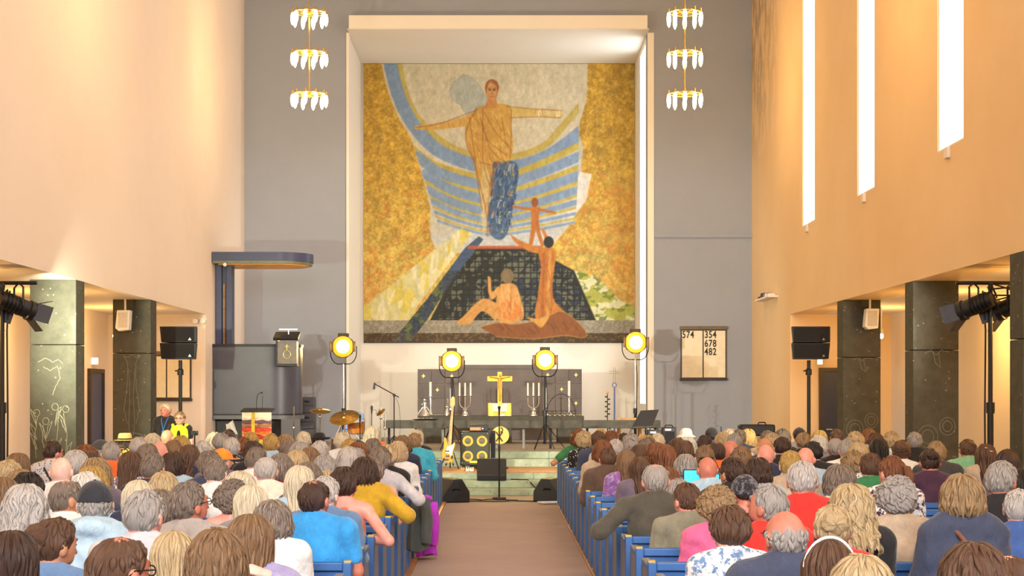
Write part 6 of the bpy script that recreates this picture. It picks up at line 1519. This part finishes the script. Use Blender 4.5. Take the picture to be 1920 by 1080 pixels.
def child(name, me, m, body, R=None, slot=True):
    o = bpy.data.objects.new(name, me); C.objects.link(o); o.parent = body
    if R is not None:
        o.rotation_euler = R.to_euler(); o.location = NECK-(R @ NECK)+(R @ Vector((0, 0, DZ)) if name in HEADABS else Vector((0, 0, 0)))
    if slot and len(o.material_slots): o.material_slots[0].link = 'OBJECT'; o.material_slots[0].material = m
    return o
CN = {'white': '#e6e4e2', 'black': '#1c1a1d', 'navy': '#262c48', 'dkgrey': '#3a3a3c', 'grey': '#8b8a8e', 'ltblue': '#a9c4d6', 'blue': '#2f93d8', 'red': '#cf2a22', 'orange': '#e0682a', 'green': '#2f7a48', 'mint': '#7fb88e', 'pink': '#d9618e', 'coral': '#e07a5a', 'lilac': '#9a93c0', 'mauve': '#6f6070', 'olive': '#4a463c', 'beige': '#b9a48c', 'peach': '#dfa88a', 'mustard': '#c39a1e', 'purple': '#8f5aa0', 'plum': '#42203a', 'cream': '#e2dcc8', 'magenta': '#b52a60', 'turquoise': '#3fb0cc', 'denim': '#5f7fa8', 'stone': '#a49a94', 'sage': '#85806c', 'royal': '#3a5a98', 'ltgrey': '#c2c0c6', 'teal': '#2f6a6a', 'yellow': '#e0c23a', 'slate': '#3a425a', 'brown': '#5a4436'}
HN = {'white': ('#cfcac4', None), 'pale': ('#cfc2a6', '#e6dcc8'), 'blonde': ('#b39a72', '#dccbaa'), 'dkblonde': ('#8c7150', '#c4a67c'), 'ltbrown': ('#75593f', '#a5825e'), 'brown': ('#523829', '#7a5843'), 'dkbrown': ('#392620', '#553a2c'), 'black': ('#1a1617', '#2e2624'), 'auburn': ('#6e4028', '#a0683e'), 'grey': ('#98928e', '#bab4ae'), 'greybrown': ('#6f6156', '#a3968c'), 'gold': ('#a98646', '#dcc07c'), 'streak': ('#6e6058', '#cfc4b4'), 'silver': ('#b4aeaa', '#d2ccc6')}
HWORD = {'white': 'white', 'pale': 'pale blonde', 'blonde': 'blonde', 'dkblonde': 'dark blonde', 'ltbrown': 'light brown', 'brown': 'brown', 'dkbrown': 'dark brown', 'black': 'black', 'auburn': 'auburn', 'grey': 'grey', 'greybrown': 'grey-brown', 'gold': 'golden', 'streak': 'streaky grey', 'silver': 'silver'}
SWORD = {'short': 'short %s hair', 'shortf': 'full short %s hair', 'bob': '%s bobbed hair', 'long': 'long straight %s hair', 'wavy': 'wavy %s hair', 'curly': 'curly %s hair', 'pony': '%s ponytail', 'bun': '%s bun', 'thin': 'thinning %s hair', 'fringe': 'bald crown and %s fringe', 'updo': 'pinned-up %s hair', 'bald': 'bald head'}
CWORD = {'dkgrey': 'dark grey', 'ltblue': 'light blue', 'olive': 'dark olive', 'mint': 'mint green', 'royal': 'royal blue', 'ltgrey': 'light grey', 'magenta': 'crimson', 'slate': 'slate blue'}
GWORD = {'tee': 'T-shirt', 'long': 'top', 'shirt': 'shirt', 'tank': 'sleeveless top', 'jacket': 'jacket', 'hood': 'hoodie', 'shawl': 'shawl'}
MALE = ('short', 'thin', 'fringe', 'bald')
SEATS = {}
def seat_everyone(people):
    it = []
    WR = {'shortf': 0.218, 'bob': 0.232, 'long': 0.225, 'wavy': 0.255, 'curly': 0.240}
    for n, p in enumerate(people):
        Yi = F*(EYE-1.245)/(p[1]-VY); w = [q[2:] for q in (p[6] if len(p) > 6 else '').split() if q.startswith('w=')]
        if w: Yi = math.sqrt(Yi*F*WR.get(p[2], 0.200)/float(w[0]))
        it.append([p[0], (ROW0-Yi+0.20)/PITCH, p[1], 3.0 if w else 1.0])
    def X(i, k): return (it[i][0]-VX)*(rowY(k)+0.20)/F
    def side(i): return it[i][0] > VX
    rows = [min(NROW-1, max(0, round(q[1]))) for q in it]
    for sweep in range(25):
        moved = False
        for i in sorted(range(len(it)), key=lambda i: (sweep*37+i*53) % len(it)):
            best = None
            for k in range(max(0, int(it[i][1])-3), min(NROW, int(it[i][1])+5)):
                x = X(i, k); c = it[i][3]*(k-it[i][1])**2+max(0, PEWX0+0.20-abs(x))*14+max(0, abs(x)-PEWX1+0.1)*14
                for j in range(len(it)):
                    if j == i or side(j) != side(i): continue
                    dx = abs(X(j, rows[j])-x)
                    if rows[j] == k: c += max(0, 0.44-dx)*30
                    elif dx < 0.40 and ((it[i][2] < it[j][2]) != (k < rows[j])) and abs(it[i][2]-it[j][2]) > 2: c += 5*(0.45-dx)*abs(k-rows[j])
                if best is None or c < best[0]-1e-6: best = (c, k)
            if best[1] != rows[i]: rows[i] = best[1]; moved = True
        if not moved: break
    xs = [X(i, rows[i]) for i in range(len(it))]; x0s = list(xs)
    for _ in range(20):                     # neighbours in one pew make room for each other
        for i in range(len(it)):
            for j in range(i):
                if rows[i] == rows[j] and side(i) == side(j) and abs(xs[i]-xs[j]) < 0.40:
                    a, b = (i, j) if xs[i] < xs[j] else (j, i); g = (0.40-(xs[b]-xs[a]))/4
                    xs[a] = max(xs[a]-g, x0s[a]-0.05); xs[b] = min(xs[b]+g, x0s[b]+0.05)
    for i, p in enumerate(people): SEATS[(p[0], p[1])] = (rows[i], xs[i], rowY(rows[i])+0.20)
    for i in range(len(it)):
        for j in range(i):
            if rows[i] == rows[j] and side(i) == side(j) and abs(X(i, rows[i])-X(j, rows[j])) < 0.36: print('CLOSE', people[i][:3], people[j][:3], round(abs(X(i, rows[i])-X(j, rows[j])), 2), round(rows[i]-it[i][1], 1), round(rows[j]-it[j][1], 1))
    print('ROW SHIFT', max(abs(rows[i]-it[i][1]) for i in range(len(it))), sum(abs(rows[i]-it[i][1]) > 1 for i in range(len(it))))
def place_row(x, y):
    k, X, Y = SEATS[(x, y)]; s = 1 if X > 0 else -1
    if abs(X) < PEWX0+0.24: X = s*(PEWX0+0.24)
    return k, X, Y
LABELS = {}
def person(x, y, style, hair, top=None, col=None, opt='', col2=None):
    o = dict((a.split('=')+['1'])[:2] for a in opt.split()) if opt else {}
    hat = o.get('hat'); hatc = o.get('hatc', '#222222')
    sex = o.get('sex') or ('m' if style in MALE or (hat in ('cap', 'flatcap', 'fedora')) else 'f')
    pose = o.get('pose', 'lap'); yaw = int(o.get('yaw', random.choice((-10, 0, 0, 10)))); pitch = int(o.get('pitch', random.choice((-5, 0, 0, 5))))
    seen = top is not None
    hstyle = 'fringe' if hat and style != 'bob' else style
    if top is None: top = random.choice(('tee', 'shirt', 'long')); 
    if col is None: col = random.choice(('navy', 'white', 'black', 'ltblue', 'grey', 'mauve', 'beige', 'slate'))
    if 'stand' in o:
        Y = float(o['stand']); X = (x-VX)*Y/F; pose = 'stand'; k = None
    else: k, X, Y = place_row(x, y)
    hi = Y < 14.5
    extra = {'short': 0.010, 'bald': 0.0, 'fringe': 0.0, 'thin': 0.004, 'shortf': 0.018, 'bob': 0.02, 'long': 0.016, 'wavy': 0.024, 'curly': 0.03}.get(style, 0.012)
    if hat: extra = {'fedora': 0.05, 'cowboy': 0.04, 'sunhat': 0.05}.get(hat, 0.018)
    Htop = EYE-(y-VY)*Y/F
    if pose == 'stand':
        s = (Htop-float(o.get('zf', 0)))/(1.222+extra+0.475); z0 = float(o.get('zf', 0))+0.475*s
    else:
        s = min(max(Htop/(1.222+extra), 0.92), 1.08); z0 = max(Htop-s*(1.222+extra), -0.07)
    tone = o.get('skin') or random.choice(('fair', 'fair', 'pink', 'tan', 'red') if X > 0 else ('fair', 'pink', 'pink', 'pale'))
    bm_ = body_mesh(sex, pose, hi, yaw, pitch)
    body = bpy.data.objects.new('person', bm_); C.objects.link(body)
    body.material_slots[0].link = 'OBJECT'; body.material_slots[0].material = skin(tone)
    body.location = (X, Y, z0); body.scale = (s, s, s)
    body.rotation_euler = (0, 0, PI+random.uniform(-.2, .2) if 'face' in o else math.radians(-float(o.get('turn', random.uniform(-5, 5)))))
    R = head_rot(yaw, pitch)
    pat = o.get('pat')
    child({'tee': 't_shirt', 'long': 'sweater', 'shirt': 'shirt', 'tank': 'sleeveless_top', 'jacket': 'jacket', 'hood': 'hoodie', 'shawl': 'shawl'}[top], garment_mesh(sex, pose, top, hi), cloth(CN[col], pat, CN.get(col2, '#ffffff')), body)
    child('trousers', trouser_mesh(sex, pose), cloth(random.choice(('#2b3350', '#26262a', '#4a5a78', '#8a8478', '#3a3430'))), body)
    for sgn in (-1, 1): child('shoe', shoe_mesh(pose, sgn), cloth(random.choice(('#222226', '#dcd8d2', '#5a4030'))), body)
    if style != 'bald': child('hair', hair_mesh(hstyle, random.randrange(2 if hi else 3), hi), hair_mat(*HN[hair]), body, R)
    if hat:
        child({'cap': 'cap', 'fedora': 'straw_hat', 'sunhat': 'sun_hat', 'cowboy': 'brimmed_hat', 'beanie': 'beanie', 'bandana': 'bandana', 'flatcap': 'flat_cap'}[hat], static(('hat', hat), lambda: cap_mesh(hat)), cloth(hatc, o.get('hatp'), '#63636c'), body, R)
        if hat == 'fedora':
            me = static('band', lambda: hatband()); child('hat_band', me, cloth('#1c1a1a'), body, R)
    if 'glasses' in o: child('glasses', static('glasses', glasses_mesh), M_black, body, R)
    if 'sunglasses' in o:
        Rg = R @ Matrix.Rotation(0.62, 3, 'X'); child('sunglasses', static('sung', sung_mesh), M_black, body, R)
    if 'headband' in o: child('headband', static('headband', headband_mesh), cloth('#ececf0'), body, R)
    if 'clip' in o: child('hair_clip', static('clip', lambda: clip_mesh()), M_silver, body, R)
    if 'strap' in o:
        st_o = child('bag_strap', static(('strap', sex), lambda: strap_mesh(sex)), cloth(o['strap']), body)
        if top == 'shawl': st_o.scale = (1.1, 1.16, 1.0)
    if 'logo' in o: child('horse_print', static('horse', horse_mesh), cloth('#f0f0f0'), body)
    if 'watch' in o: child('wrist_watch', static(('watch', sex, pose), lambda: watch_mesh(sex, pose)), M_silver, body)
    if 'lanyard' in o: child('lanyard', static('lanyard', lanyard_mesh), cloth('#3a7fc8'), body)
    if 'vest' in o: child('safety_vest', static('vest', lambda: vest_mesh(sex, pose)), cloth('#d8ee2a'), body)
    if abs(yaw) > 25 or 'face' in o:
        for sg in (-1, 1): child('eye', static(('eye', sg), lambda: eyes_mesh(sg)), mat('eye_dark', '#3a3230', 0.2), body, R); child('eyebrow', static(('brow', sg), lambda: brows_mesh(sg)), hair_mat(*HN[hair]), body, R)
        child('lips', static('lips', lips_mesh), mat('lip_red', '#b0605a', 0.5), body, R)
    # label
    lead = SWORD[style] % HWORD[hair] if '%' in SWORD[style] else SWORD[style]
    if hat: lead = o.get('hatw', hat)
    lab = 'person '+('wearing ' if hat else 'with ')+lead
    if 'glasses' in o: lab += ' and glasses'
    if seen: lab += (' and ' if hat else ' in ')+(o.get('cw') or ((o.get('pw', '')+' ' if pat else '')+CWORD.get(col, col)+' '+GWORD[top]))
    if k is not None:
        sec = 'front' if k < 6 else 'middle' if k < 13 else 'rear'
        lab += ', %s pews, %s side' % (sec, 'pulpit' if X < 0 else 'hymn board')
    lab = (o.get('label', '') or lab).replace('_', ' ')
    if len(lab.split()) > 16: lab = lab.replace(' pews, hymn board side', ' pews').replace(' pews, pulpit side', ' pews')
    if len(lab.split()) > 16: lab = lab.rsplit(',', 1)[0]
    tag(body, lab, 'person', 'audience seated in the pews' if k is not None else 'staff standing by the aisle')
    LABELS.setdefault(lab, []).append(body)
    return body
def hatband():
    z0 = HC[2]+0.045; me = MB().lathe([(0.1025, 0.010), (0.1015, 0.032)], (0, HC[1], z0), 30, None, 1.12).mesh('band', None); me.materials.append(None); return me
def sung_mesh():
    mb = MB(); c0 = np.array((0, 0.045, 1.235))
    for s in (-1, 1):
        mb.ell((s*0.036, 0.055, 1.240), (0.030, 0.012, 0.018), 12, 8, Matrix.Rotation(0.9, 3, 'X')); mb.tube([(s*0.064, 0.05, 1.235), (s*0.088, 0.01, 1.19), (s*0.092, -0.04, 1.15)], 0.004, 5)
    me = mb.mesh('sunglasses', None); me.materials.append(None); return me
def headband_mesh():
    me = MB().tube([(-0.112*math.cos(a), HC[1]-0.02, HC[2]+0.140*math.sin(a)) for a in np.linspace(0.1, PI-0.1, 24)], 0.0062, 8).mesh('headband', None); me.materials.append(None); return me
def clip_mesh():
    me = MB().ell((0.03, -0.118, 1.18), (0.022, 0.010, 0.008), 10, 6).ell((-0.02, -0.100, 1.215), (0.014, 0.008, 0.007), 10, 6).mesh('clip', None); me.materials.append(None); return me
def strap_mesh(sex):
    sw = SW[sex]; me = MB().tube([(-0.075, 0.06, 0.93), (-0.085, -0.02, 0.99), (-0.05, -0.115, 0.92), (0.03, -0.152, 0.80), (0.12, -0.145, 0.66), (0.17, -0.11, 0.54)], 0.012, 6).mesh('strap', None); me.materials.append(None); return me
def horse_mesh():
    def pl(pts): return [(u, -0.147+0.9*u*u+max(0, v-0.80)*0.25, v) for u, v in pts]
    mb = MB().tube(pl([(-0.10, 0.70), (-0.09, 0.76), (-0.05, 0.80), (0.0, 0.81), (0.04, 0.86), (0.06, 0.84), (0.04, 0.80), (0.05, 0.76), (0.10, 0.75), (0.12, 0.72)]), 0.006, 6).tube(pl([(-0.08, 0.75), (-0.06, 0.70), (-0.09, 0.66)]), 0.006, 6).tube(pl([(-0.02, 0.70), (0.03, 0.72), (0.02, 0.66), (0.05, 0.62)]), 0.006, 6).tube(pl([(0.0, 0.81), (-0.02, 0.86), (0.02, 0.88), (0.04, 0.86)]), 0.006, 6)
    me = mb.mesh('print', None); me.materials.append(None); return me
def watch_mesh(sex, pose):
    s, sh, el, wr, fd = arm_points(sex, pose)['R' if pose.endswith('R') else 'L']; a, b = Vector(el), Vector(wr); c = a.lerp(b, 0.92); d = (b-a).normalized()
    M = d.to_track_quat('Z', 'Y').to_matrix(); me = MB().lathe([(0.034, -0.012), (0.036, 0), (0.034, 0.012)], c, 16, M).mesh('watch', None); me.materials.append(None); return me
def lanyard_mesh():
    mb = MB()
    for s in (-1, 1): mb.tube([(s*0.065, 0.03, 0.99), (s*0.05, 0.095, 0.92), (s*0.02, 0.125, 0.82), (0, 0.128, 0.74)], 0.007, 6)
    mb.cbox((0, 0.135, 0.70), (0.06, 0.006, 0.085)); me = mb.mesh('lanyard', None); me.materials.append(None); return me
def vest_mesh(sex, pose):
    w = TW[sex]; pr = torso_prims(w, 0.034)[1:]+[('cap', (s*0.12, -0.02, 0.90), (s*0.13, -0.02, 0.94), 0.085, 0.07, 1.0, 0.03) for s in (-1, 1)]+[('sub', (0, 0.16, 0.82), (0.05, 0.08, 0.30))]
    pts, tr, qd = sdf_mesh(pr, 0.016); return finish('vest', pts, tr, qd, 0.4)
# ---- everyone, as the photograph shows them: x, top of head, hair ...
PEOPLE = [
# pulpit side, near the stage
(402,810,'bob','pale'),(414,812,'shortf','grey'),(428,805,'short','dkbrown'),(434,820,'short','silver','shirt','black','pat=dots pw=white-dotted','ltgrey'),(457,820,'short','auburn'),(475,827,'shortf','dkbrown'),
(470,811,'shortf','gold'),(508,813,'short','gold'),(535,813,'bob','dkblonde'),(569,809,'short','pale'),(597,809,'short','black',None,None,'hat=cowboy hatc=#1c1719 hatw=black_brimmed_hat'),(541,825,'bob','greybrown'),
(561,829,'shortf','grey'),(600,826,'short','silver'),(580,838,'bob','ltbrown'),(478,838,'short','greybrown','shirt','white','yaw=35 glasses'),(499,856,'thin','silver','shirt','cream','skin=pink w=40'),(533,850,'bob','streak','long','magenta'),
(557,843,'bob','blonde'),(562,872,'long','pale',None,None,'w=56'),(577,866,'bob','greybrown'),(601,854,'shortf','grey',None,None,'w=42'),(450,882,'wavy','pale','tee','white'),(477,908,'long','pale',None,None,'w=50'),
(641,811,'shortf','pale','long','white'),(656,822,'short','gold'),(671,827,'bob','auburn'),(697,798,'wavy','pale','tee','orange'),(699,822,'shortf','greybrown'),(755,816,'bob','ltbrown'),(780,805,'long','pale','long','black'),
(802,812,'short','dkblonde','jacket','turquoise','yaw=20'),(749,827,'bob','blonde',None,None,'hat=beanie hatc=#d9a6b4 hatw=pink_beanie'),(737,834,'shortf','blonde'),(764,838,'shortf','greybrown','shirt','ltgrey','pose=outR'),(709,844,'bob','dkblonde',None,None,'w=32'),
(653,837,'bob','silver','jacket','slate'),(678,840,'short','grey','shirt','coral','w=32'),(706,862,'shortf','streak','long','peach','w=42'),(737,856,'bob','dkbrown','jacket','mustard','pose=outR w=47'),
(664,876,'shortf','dkbrown','tank','coral','pose=foldR skin=pink w=52'),(612,881,'wavy','blonde','long','white','w=46'),(607,893,'short','silver','long','denim','yaw=20 w=46'),
(582,900,'thin','dkbrown','tee','blue','sex=h skin=red yaw=10 turn=10 w=58'),(510,937,'bob','streak','tee','white','w=68'),(535,962,'long','ltbrown','long','lilac','pose=neckR yaw=0 pitch=0 w=105'),
# pulpit side, towards the plain wall
(234,810,'short','greybrown','shirt','black','hat=fedora hatc=#d8b860 hatw=straw_fedora pat=floral pw=yellow-flowered skin=tan','yellow'),(259,820,'shortf','silver','long','black'),(286,812,'bob','pale'),(313,806,'bald','grey',None,None,'skin=tan'),(340,817,'shortf','gold'),
(325,824,'long','ltbrown'),(354,832,'long','brown','tee','navy','logo cw=navy_T-shirt_with_horse_print'),(380,826,'short','silver'),(393,846,'shortf','greybrown'),(403,860,'short','streak','shirt','white','pitch=10 w=42'),(413,840,'short','greybrown',None,None,'hat=cap hatc=#ef8a1e hatw=orange_baseball_cap yaw=70'),
(276,831,'bob','greybrown'),(298,828,'bald','grey','tee','orange','skin=pink'),(286,851,'short','greybrown','tee','navy'),(324,846,'bob','dkbrown'),(245,846,'long','brown','tee','mauve','pat=floral pw=flowered','white'),(208,828,'short','grey','tee','orange'),
(188,824,'short','grey','tee','red','hat=flatcap hatc=#3a4040 hatw=dark_grey_cap skin=red yaw=20'),(161,832,'wavy','auburn'),(142,845,'shortf','silver'),(166,845,'long','brown'),(179,858,'bob','dkblonde'),(172,874,'bob','gold'),(174,887,'shortf','white','long','ltblue'),
(97,827,'short','dkbrown','shirt','ltgrey','sex=f yaw=40 glasses strap=#1a1a1c pat=dots pw=dotted','black'),(115,858,'bald','white','shirt','white','skin=pale pitch=-5 w=40'),(33,848,'long','ltbrown'),(15,864,'shortf','blonde'),(6,869,'bald','white',None,None,'skin=pale'),(38,880,'bob','dkblonde'),
(62,886,'shortf','black'),(10,893,'long','ltbrown'),(46,906,'wavy','silver','long','black','w=93'),(112,900,'thin','greybrown','tee','white','yaw=50 skin=tan w=58'),(179,900,'short','grey','hood','ltblue','hat=cap hatc=#20242e hatw=navy_baseball_cap yaw=-20 w=57'),
(20,993,'long','dkbrown',None,None,'w=80'),(95,972,'updo','brown','long','denim','clip yaw=35 skin=tan w=76'),(213,1005,'thin','brown','shirt','navy','yaw=35 glasses skin=red w=108'),(268,920,'short','grey','shirt','ltgrey','yaw=15 w=76'),(245,899,'long','pale','jacket','navy','w=60'),
(353,904,'short','greybrown','shirt','stone','yaw=40 glasses skin=red w=66'),(325,994,'long','blonde',None,None,'w=100'),(428,990,'bob','ltbrown','tee','white','w=95'),(435,902,'curly','greybrown','tank','teal','pat=floral pw=flowered sex=f yaw=0 w=60','white'),(307,884,'bob','blonde',None,None,'w=56'),(300,917,'bob','greybrown'),

# hymn board side, near the stage
(1080,804,'bob','auburn','tee','green','pose=outL skin=tan cw=bright_green_T-shirt'),(1095,809,'curly','blonde','tee','black','pat=dots pw=white-dotted','white'),(1122,808,'short','brown'),(1127,805,'shortf','gold'),(1146,806,'long','auburn'),(1130,824,'bob','auburn'),
(1122,843,'bob','white','tee','olive','w=28'),(1140,839,'short','brown','jacket','brown','w=27'),(1162,823,'short','silver'),(1178,843,'long','ltbrown','long','purple','pat=floral pw=flowered w=35','lilac'),(1200,855,'long','brown','tee','mauve','w=38'),(1217,870,'thin','grey','long','olive','pose=outL sex=h skin=pink yaw=0 w=51'),
(1171,812,'short','dkbrown'),(1184,814,'curly','grey'),(1206,816,'shortf','gold'),(1233,812,'short','pale'),(1221,821,'shortf','greybrown'),(1200,832,'long','brown'),(1230,829,'bob','auburn'),(1251,832,'long','auburn'),
(1262,821,'bob','brown'),(1286,800,'shortf','white',None,None,'hat=sunhat hatc=#efdcd0 hatw=white_sun_hat'),(1290,818,'bob','white'),(1282,824,'long','brown'),(1334,800,'short','black',None,None,'hat=cap hatc=#1a1718 hatw=black_cap_with_white_stripe'),(1319,816,'short','dkbrown',None,None,'yaw=50'),
(1356,809,'bob','blonde'),(1368,804,'shortf','pale'),(1377,812,'short','grey'),(1386,805,'short','greybrown'),(1404,803,'wavy','gold'),(1439,807,'short','greybrown'),(1448,813,'curly','blonde'),(1435,821,'bald','brown',None,None,'skin=tan'),
(1436,834,'bald','white','shirt','navy','skin=pink'),(1344,828,'thin','dkbrown','tee','orange','skin=red'),(1370,826,'bald','grey','shirt','grey','skin=red'),(1389,836,'short','ltbrown',None,None,'yaw=20 glasses'),(1316,835,'short','ltbrown'),(1286,850,'bob','grey','shirt','grey','w=41'),
(1253,874,'long','auburn'),(1327,857,'bald','brown','shirt','ltblue','skin=red sunglasses yaw=0 cw=light_blue_shirt_holding_a_tablet w=42'),(1376,858,'short','dkbrown','jacket','black','yaw=-30 glasses w=42'),(1421,857,'bob','dkbrown',None,None,'w=50'),(1399,889,'short','dkbrown','tank','black','sex=f hat=bandana hatc=#1c1c22 hatp=floral hatw=black_paisley_bandana yaw=-15 w=46'),
(1272,898,'bob','grey','shirt','white','w=45'),(1291,905,'short','brown','shirt','sage','yaw=-25 w=50'),(1345,913,'curly','dkblonde','long','pink','w=68'),(1369,949,'shortf','brown','tee','white','pat=floral pw=blue-flowered yaw=0 w=70','denim'),(1437,908,'short','grey','tee','red','yaw=-50 pitch=-15 skin=red w=68'),(1475,959,'fringe','grey','jacket','slate','skin=red yaw=-20 glasses w=73'),
(1505,865,'short','silver','shirt','red','skin=red yaw=5 w=70'),(1467,819,'short','dkbrown','tee','black','w=33'),
(1467,805,'curly','greybrown'),(1499,801,'short','black',None,None,'hat=cap hatc=#241a1c hatw=plain_black_cap'),(1507,811,'shortf','dkblonde'),(1537,806,'bob','gold'),(1536,815,'bob','white'),(1525,827,'short','black','tee','black'),(1569,804,'short','brown'),
(1567,821,'thin','grey','tee','black','skin=red'),(1604,810,'curly','blonde'),(1629,803,'bob','auburn'),(1642,812,'shortf','brown'),(1609,828,'bob','blonde'),(1648,820,'long','black','long','black'),(1510,839,'bald','silver',None,None,'skin=pink yaw=20 w=36'),
(1600,846,'curly','dkblonde','tee','white','pat=dots pw=black-dotted w=39','black'),(1482,846,'short','gold'),(1574,870,'bob','greybrown','shirt','cream','w=60'),(1589,823,'short','grey'),(1632,850,'short','brown','tee','green'),
# hymn board side, towards the window wall
(1673,855,'pony','auburn','long','white','pat=floral pw=red-flowered yaw=-25 w=52','plum'),(1682,895,'curly','grey','tee','beige','pose=foldR watch w=62'),(1598,905,'wavy','blonde','tee','black','yaw=-10 w=80'),(1562,949,'updo','blonde','long','red','yaw=0 w=70'),(1555,1010,'long','brown','tank','black','headband yaw=0 pitch=0 w=112'),
(1618,1040,'bob','blonde',None,None,'w=105'),(1804,888,'bob','dkblonde','shawl','slate','strap=#7a4a34 yaw=15 w=82'),(1875,865,'short','grey','long','black','sex=f yaw=45 glasses skin=red w=60'),(1829,1016,'bob','brown',None,None,'w=110'),(1910,918,'short','silver','tee','royal','yaw=15 w=62'),(1900,1040,'thin','brown','shirt','navy','skin=pink yaw=-30'),
(1715,810,'short','grey','tee','black','skin=red'),(1757,827,'short','dkblonde','tee','dkgrey','skin=red'),(1744,841,'bun','dkbrown','long','plum'),(1815,823,'short','brown','tee','mint','skin=red'),(1848,831,'long','brown','long','beige','clip'),(1890,841,'long','dkbrown'),
(1914,877,'long','black'),(1671,810,'curly','blonde'),(1690,826,'updo','brown'),

]
seat_everyone(PEOPLE)
for p in PEOPLE: person(*p)
b = person(311, 757, 'short', 'pale', 'shirt', 'black', 'stand=26.2 zf=0.0 face sex=f lanyard yaw=10 pitch=0 skin=red label=standing_person_with_cropped_fair_hair,_dark_patterned_shirt_and_blue_lanyard')
b = person(337, 772, 'shortf', 'dkblonde', 'tee', 'black', 'stand=25.45 zf=0.0 face sex=f vest glasses yaw=0 pitch=0 skin=fair label=standing_person_with_glasses_in_black_top_and_yellow_safety_vest')
# the tablet held up in the middle pews
tp = [q for l, v in LABELS.items() if 'tablet' in l for q in v][0]
tx, ty, tz = tp.location.x, tp.location.y+0.42, 0
zc = P(0, 897, ty).z; t = thing('tablet', 'tablet with glowing blue screen held up by the bald person', 'tablet', (tx, ty, zc))
w = 35*ty/F
MB().box(tx-w, tx+w, ty, ty+0.012, zc-0.085, zc+0.085).build('case', M_black, t, 0.006)
MB().box(tx-w+0.012, tx+w-0.012, ty-0.002, ty, zc-0.075, zc+0.075).build('screen', emit('blue_screen', '#35b8ee', 1.6), t)
# a phone held by the safety-vest wearer, and the clipboard-like camera beside it
q = P(365, 812, 25.1); t = thing('handheld_camera', 'small dark camera on a monopod beside the yellow safety vest', 'camera', (q.x, 25.1, 0))
MB().cbox(q, (0.11, 0.06, 0.075)).build('camera_body', M_black, t, 0.006); MB().cyl(q+Vector((0, -0.03, 0)), q+Vector((0, -0.09, 0)), 0.032).build('camera_lens', M_blackm, t)
MB().cyl(q+Vector((0, 0, -0.037)), (q.x, 25.1, 0.0), 0.012).build('monopod', M_blackm, t)
# look-alikes are told apart by a neighbour that stands out
marks = []
for l, v in LABELS.items():
    if len(v) == 1 and v[0]['group'].startswith('audience'):
        w = l.split(',')[0]
        if w.startswith('person wearing '): marks.append((v[0], w[15:].split(' and ')[0]+' wearer'))
        elif ' in ' in w: marks.append((v[0], w.split(' in ')[-1]+' wearer'))
names = [m for _, m in marks]; marks = [(o, m) for o, m in marks if names.count(m) == 1]
for l, v in list(LABELS.items()):
    if len(v) < 2 or not v[0]['group'].startswith('audience'): continue
    used = set()
    for o in v:
        for m, w in sorted(marks, key=lambda q: (q[0].location-o.location).length):
            if m is o or w in used: continue
            used.add(w); head, _, rest = l.partition(', ')
            nl = head+' near the '+w+', '+rest
            if len(nl.split()) > 16: nl = head+' near the '+w
            if len(nl.split()) <= 16: o['label'] = nl
            break
from collections import Counter
cnt = Counter(o['label'] for o in bpy.data.objects if 'label' in o); print('DUP', [(a, b) for a, b in cnt.items() if b > 1][:8])
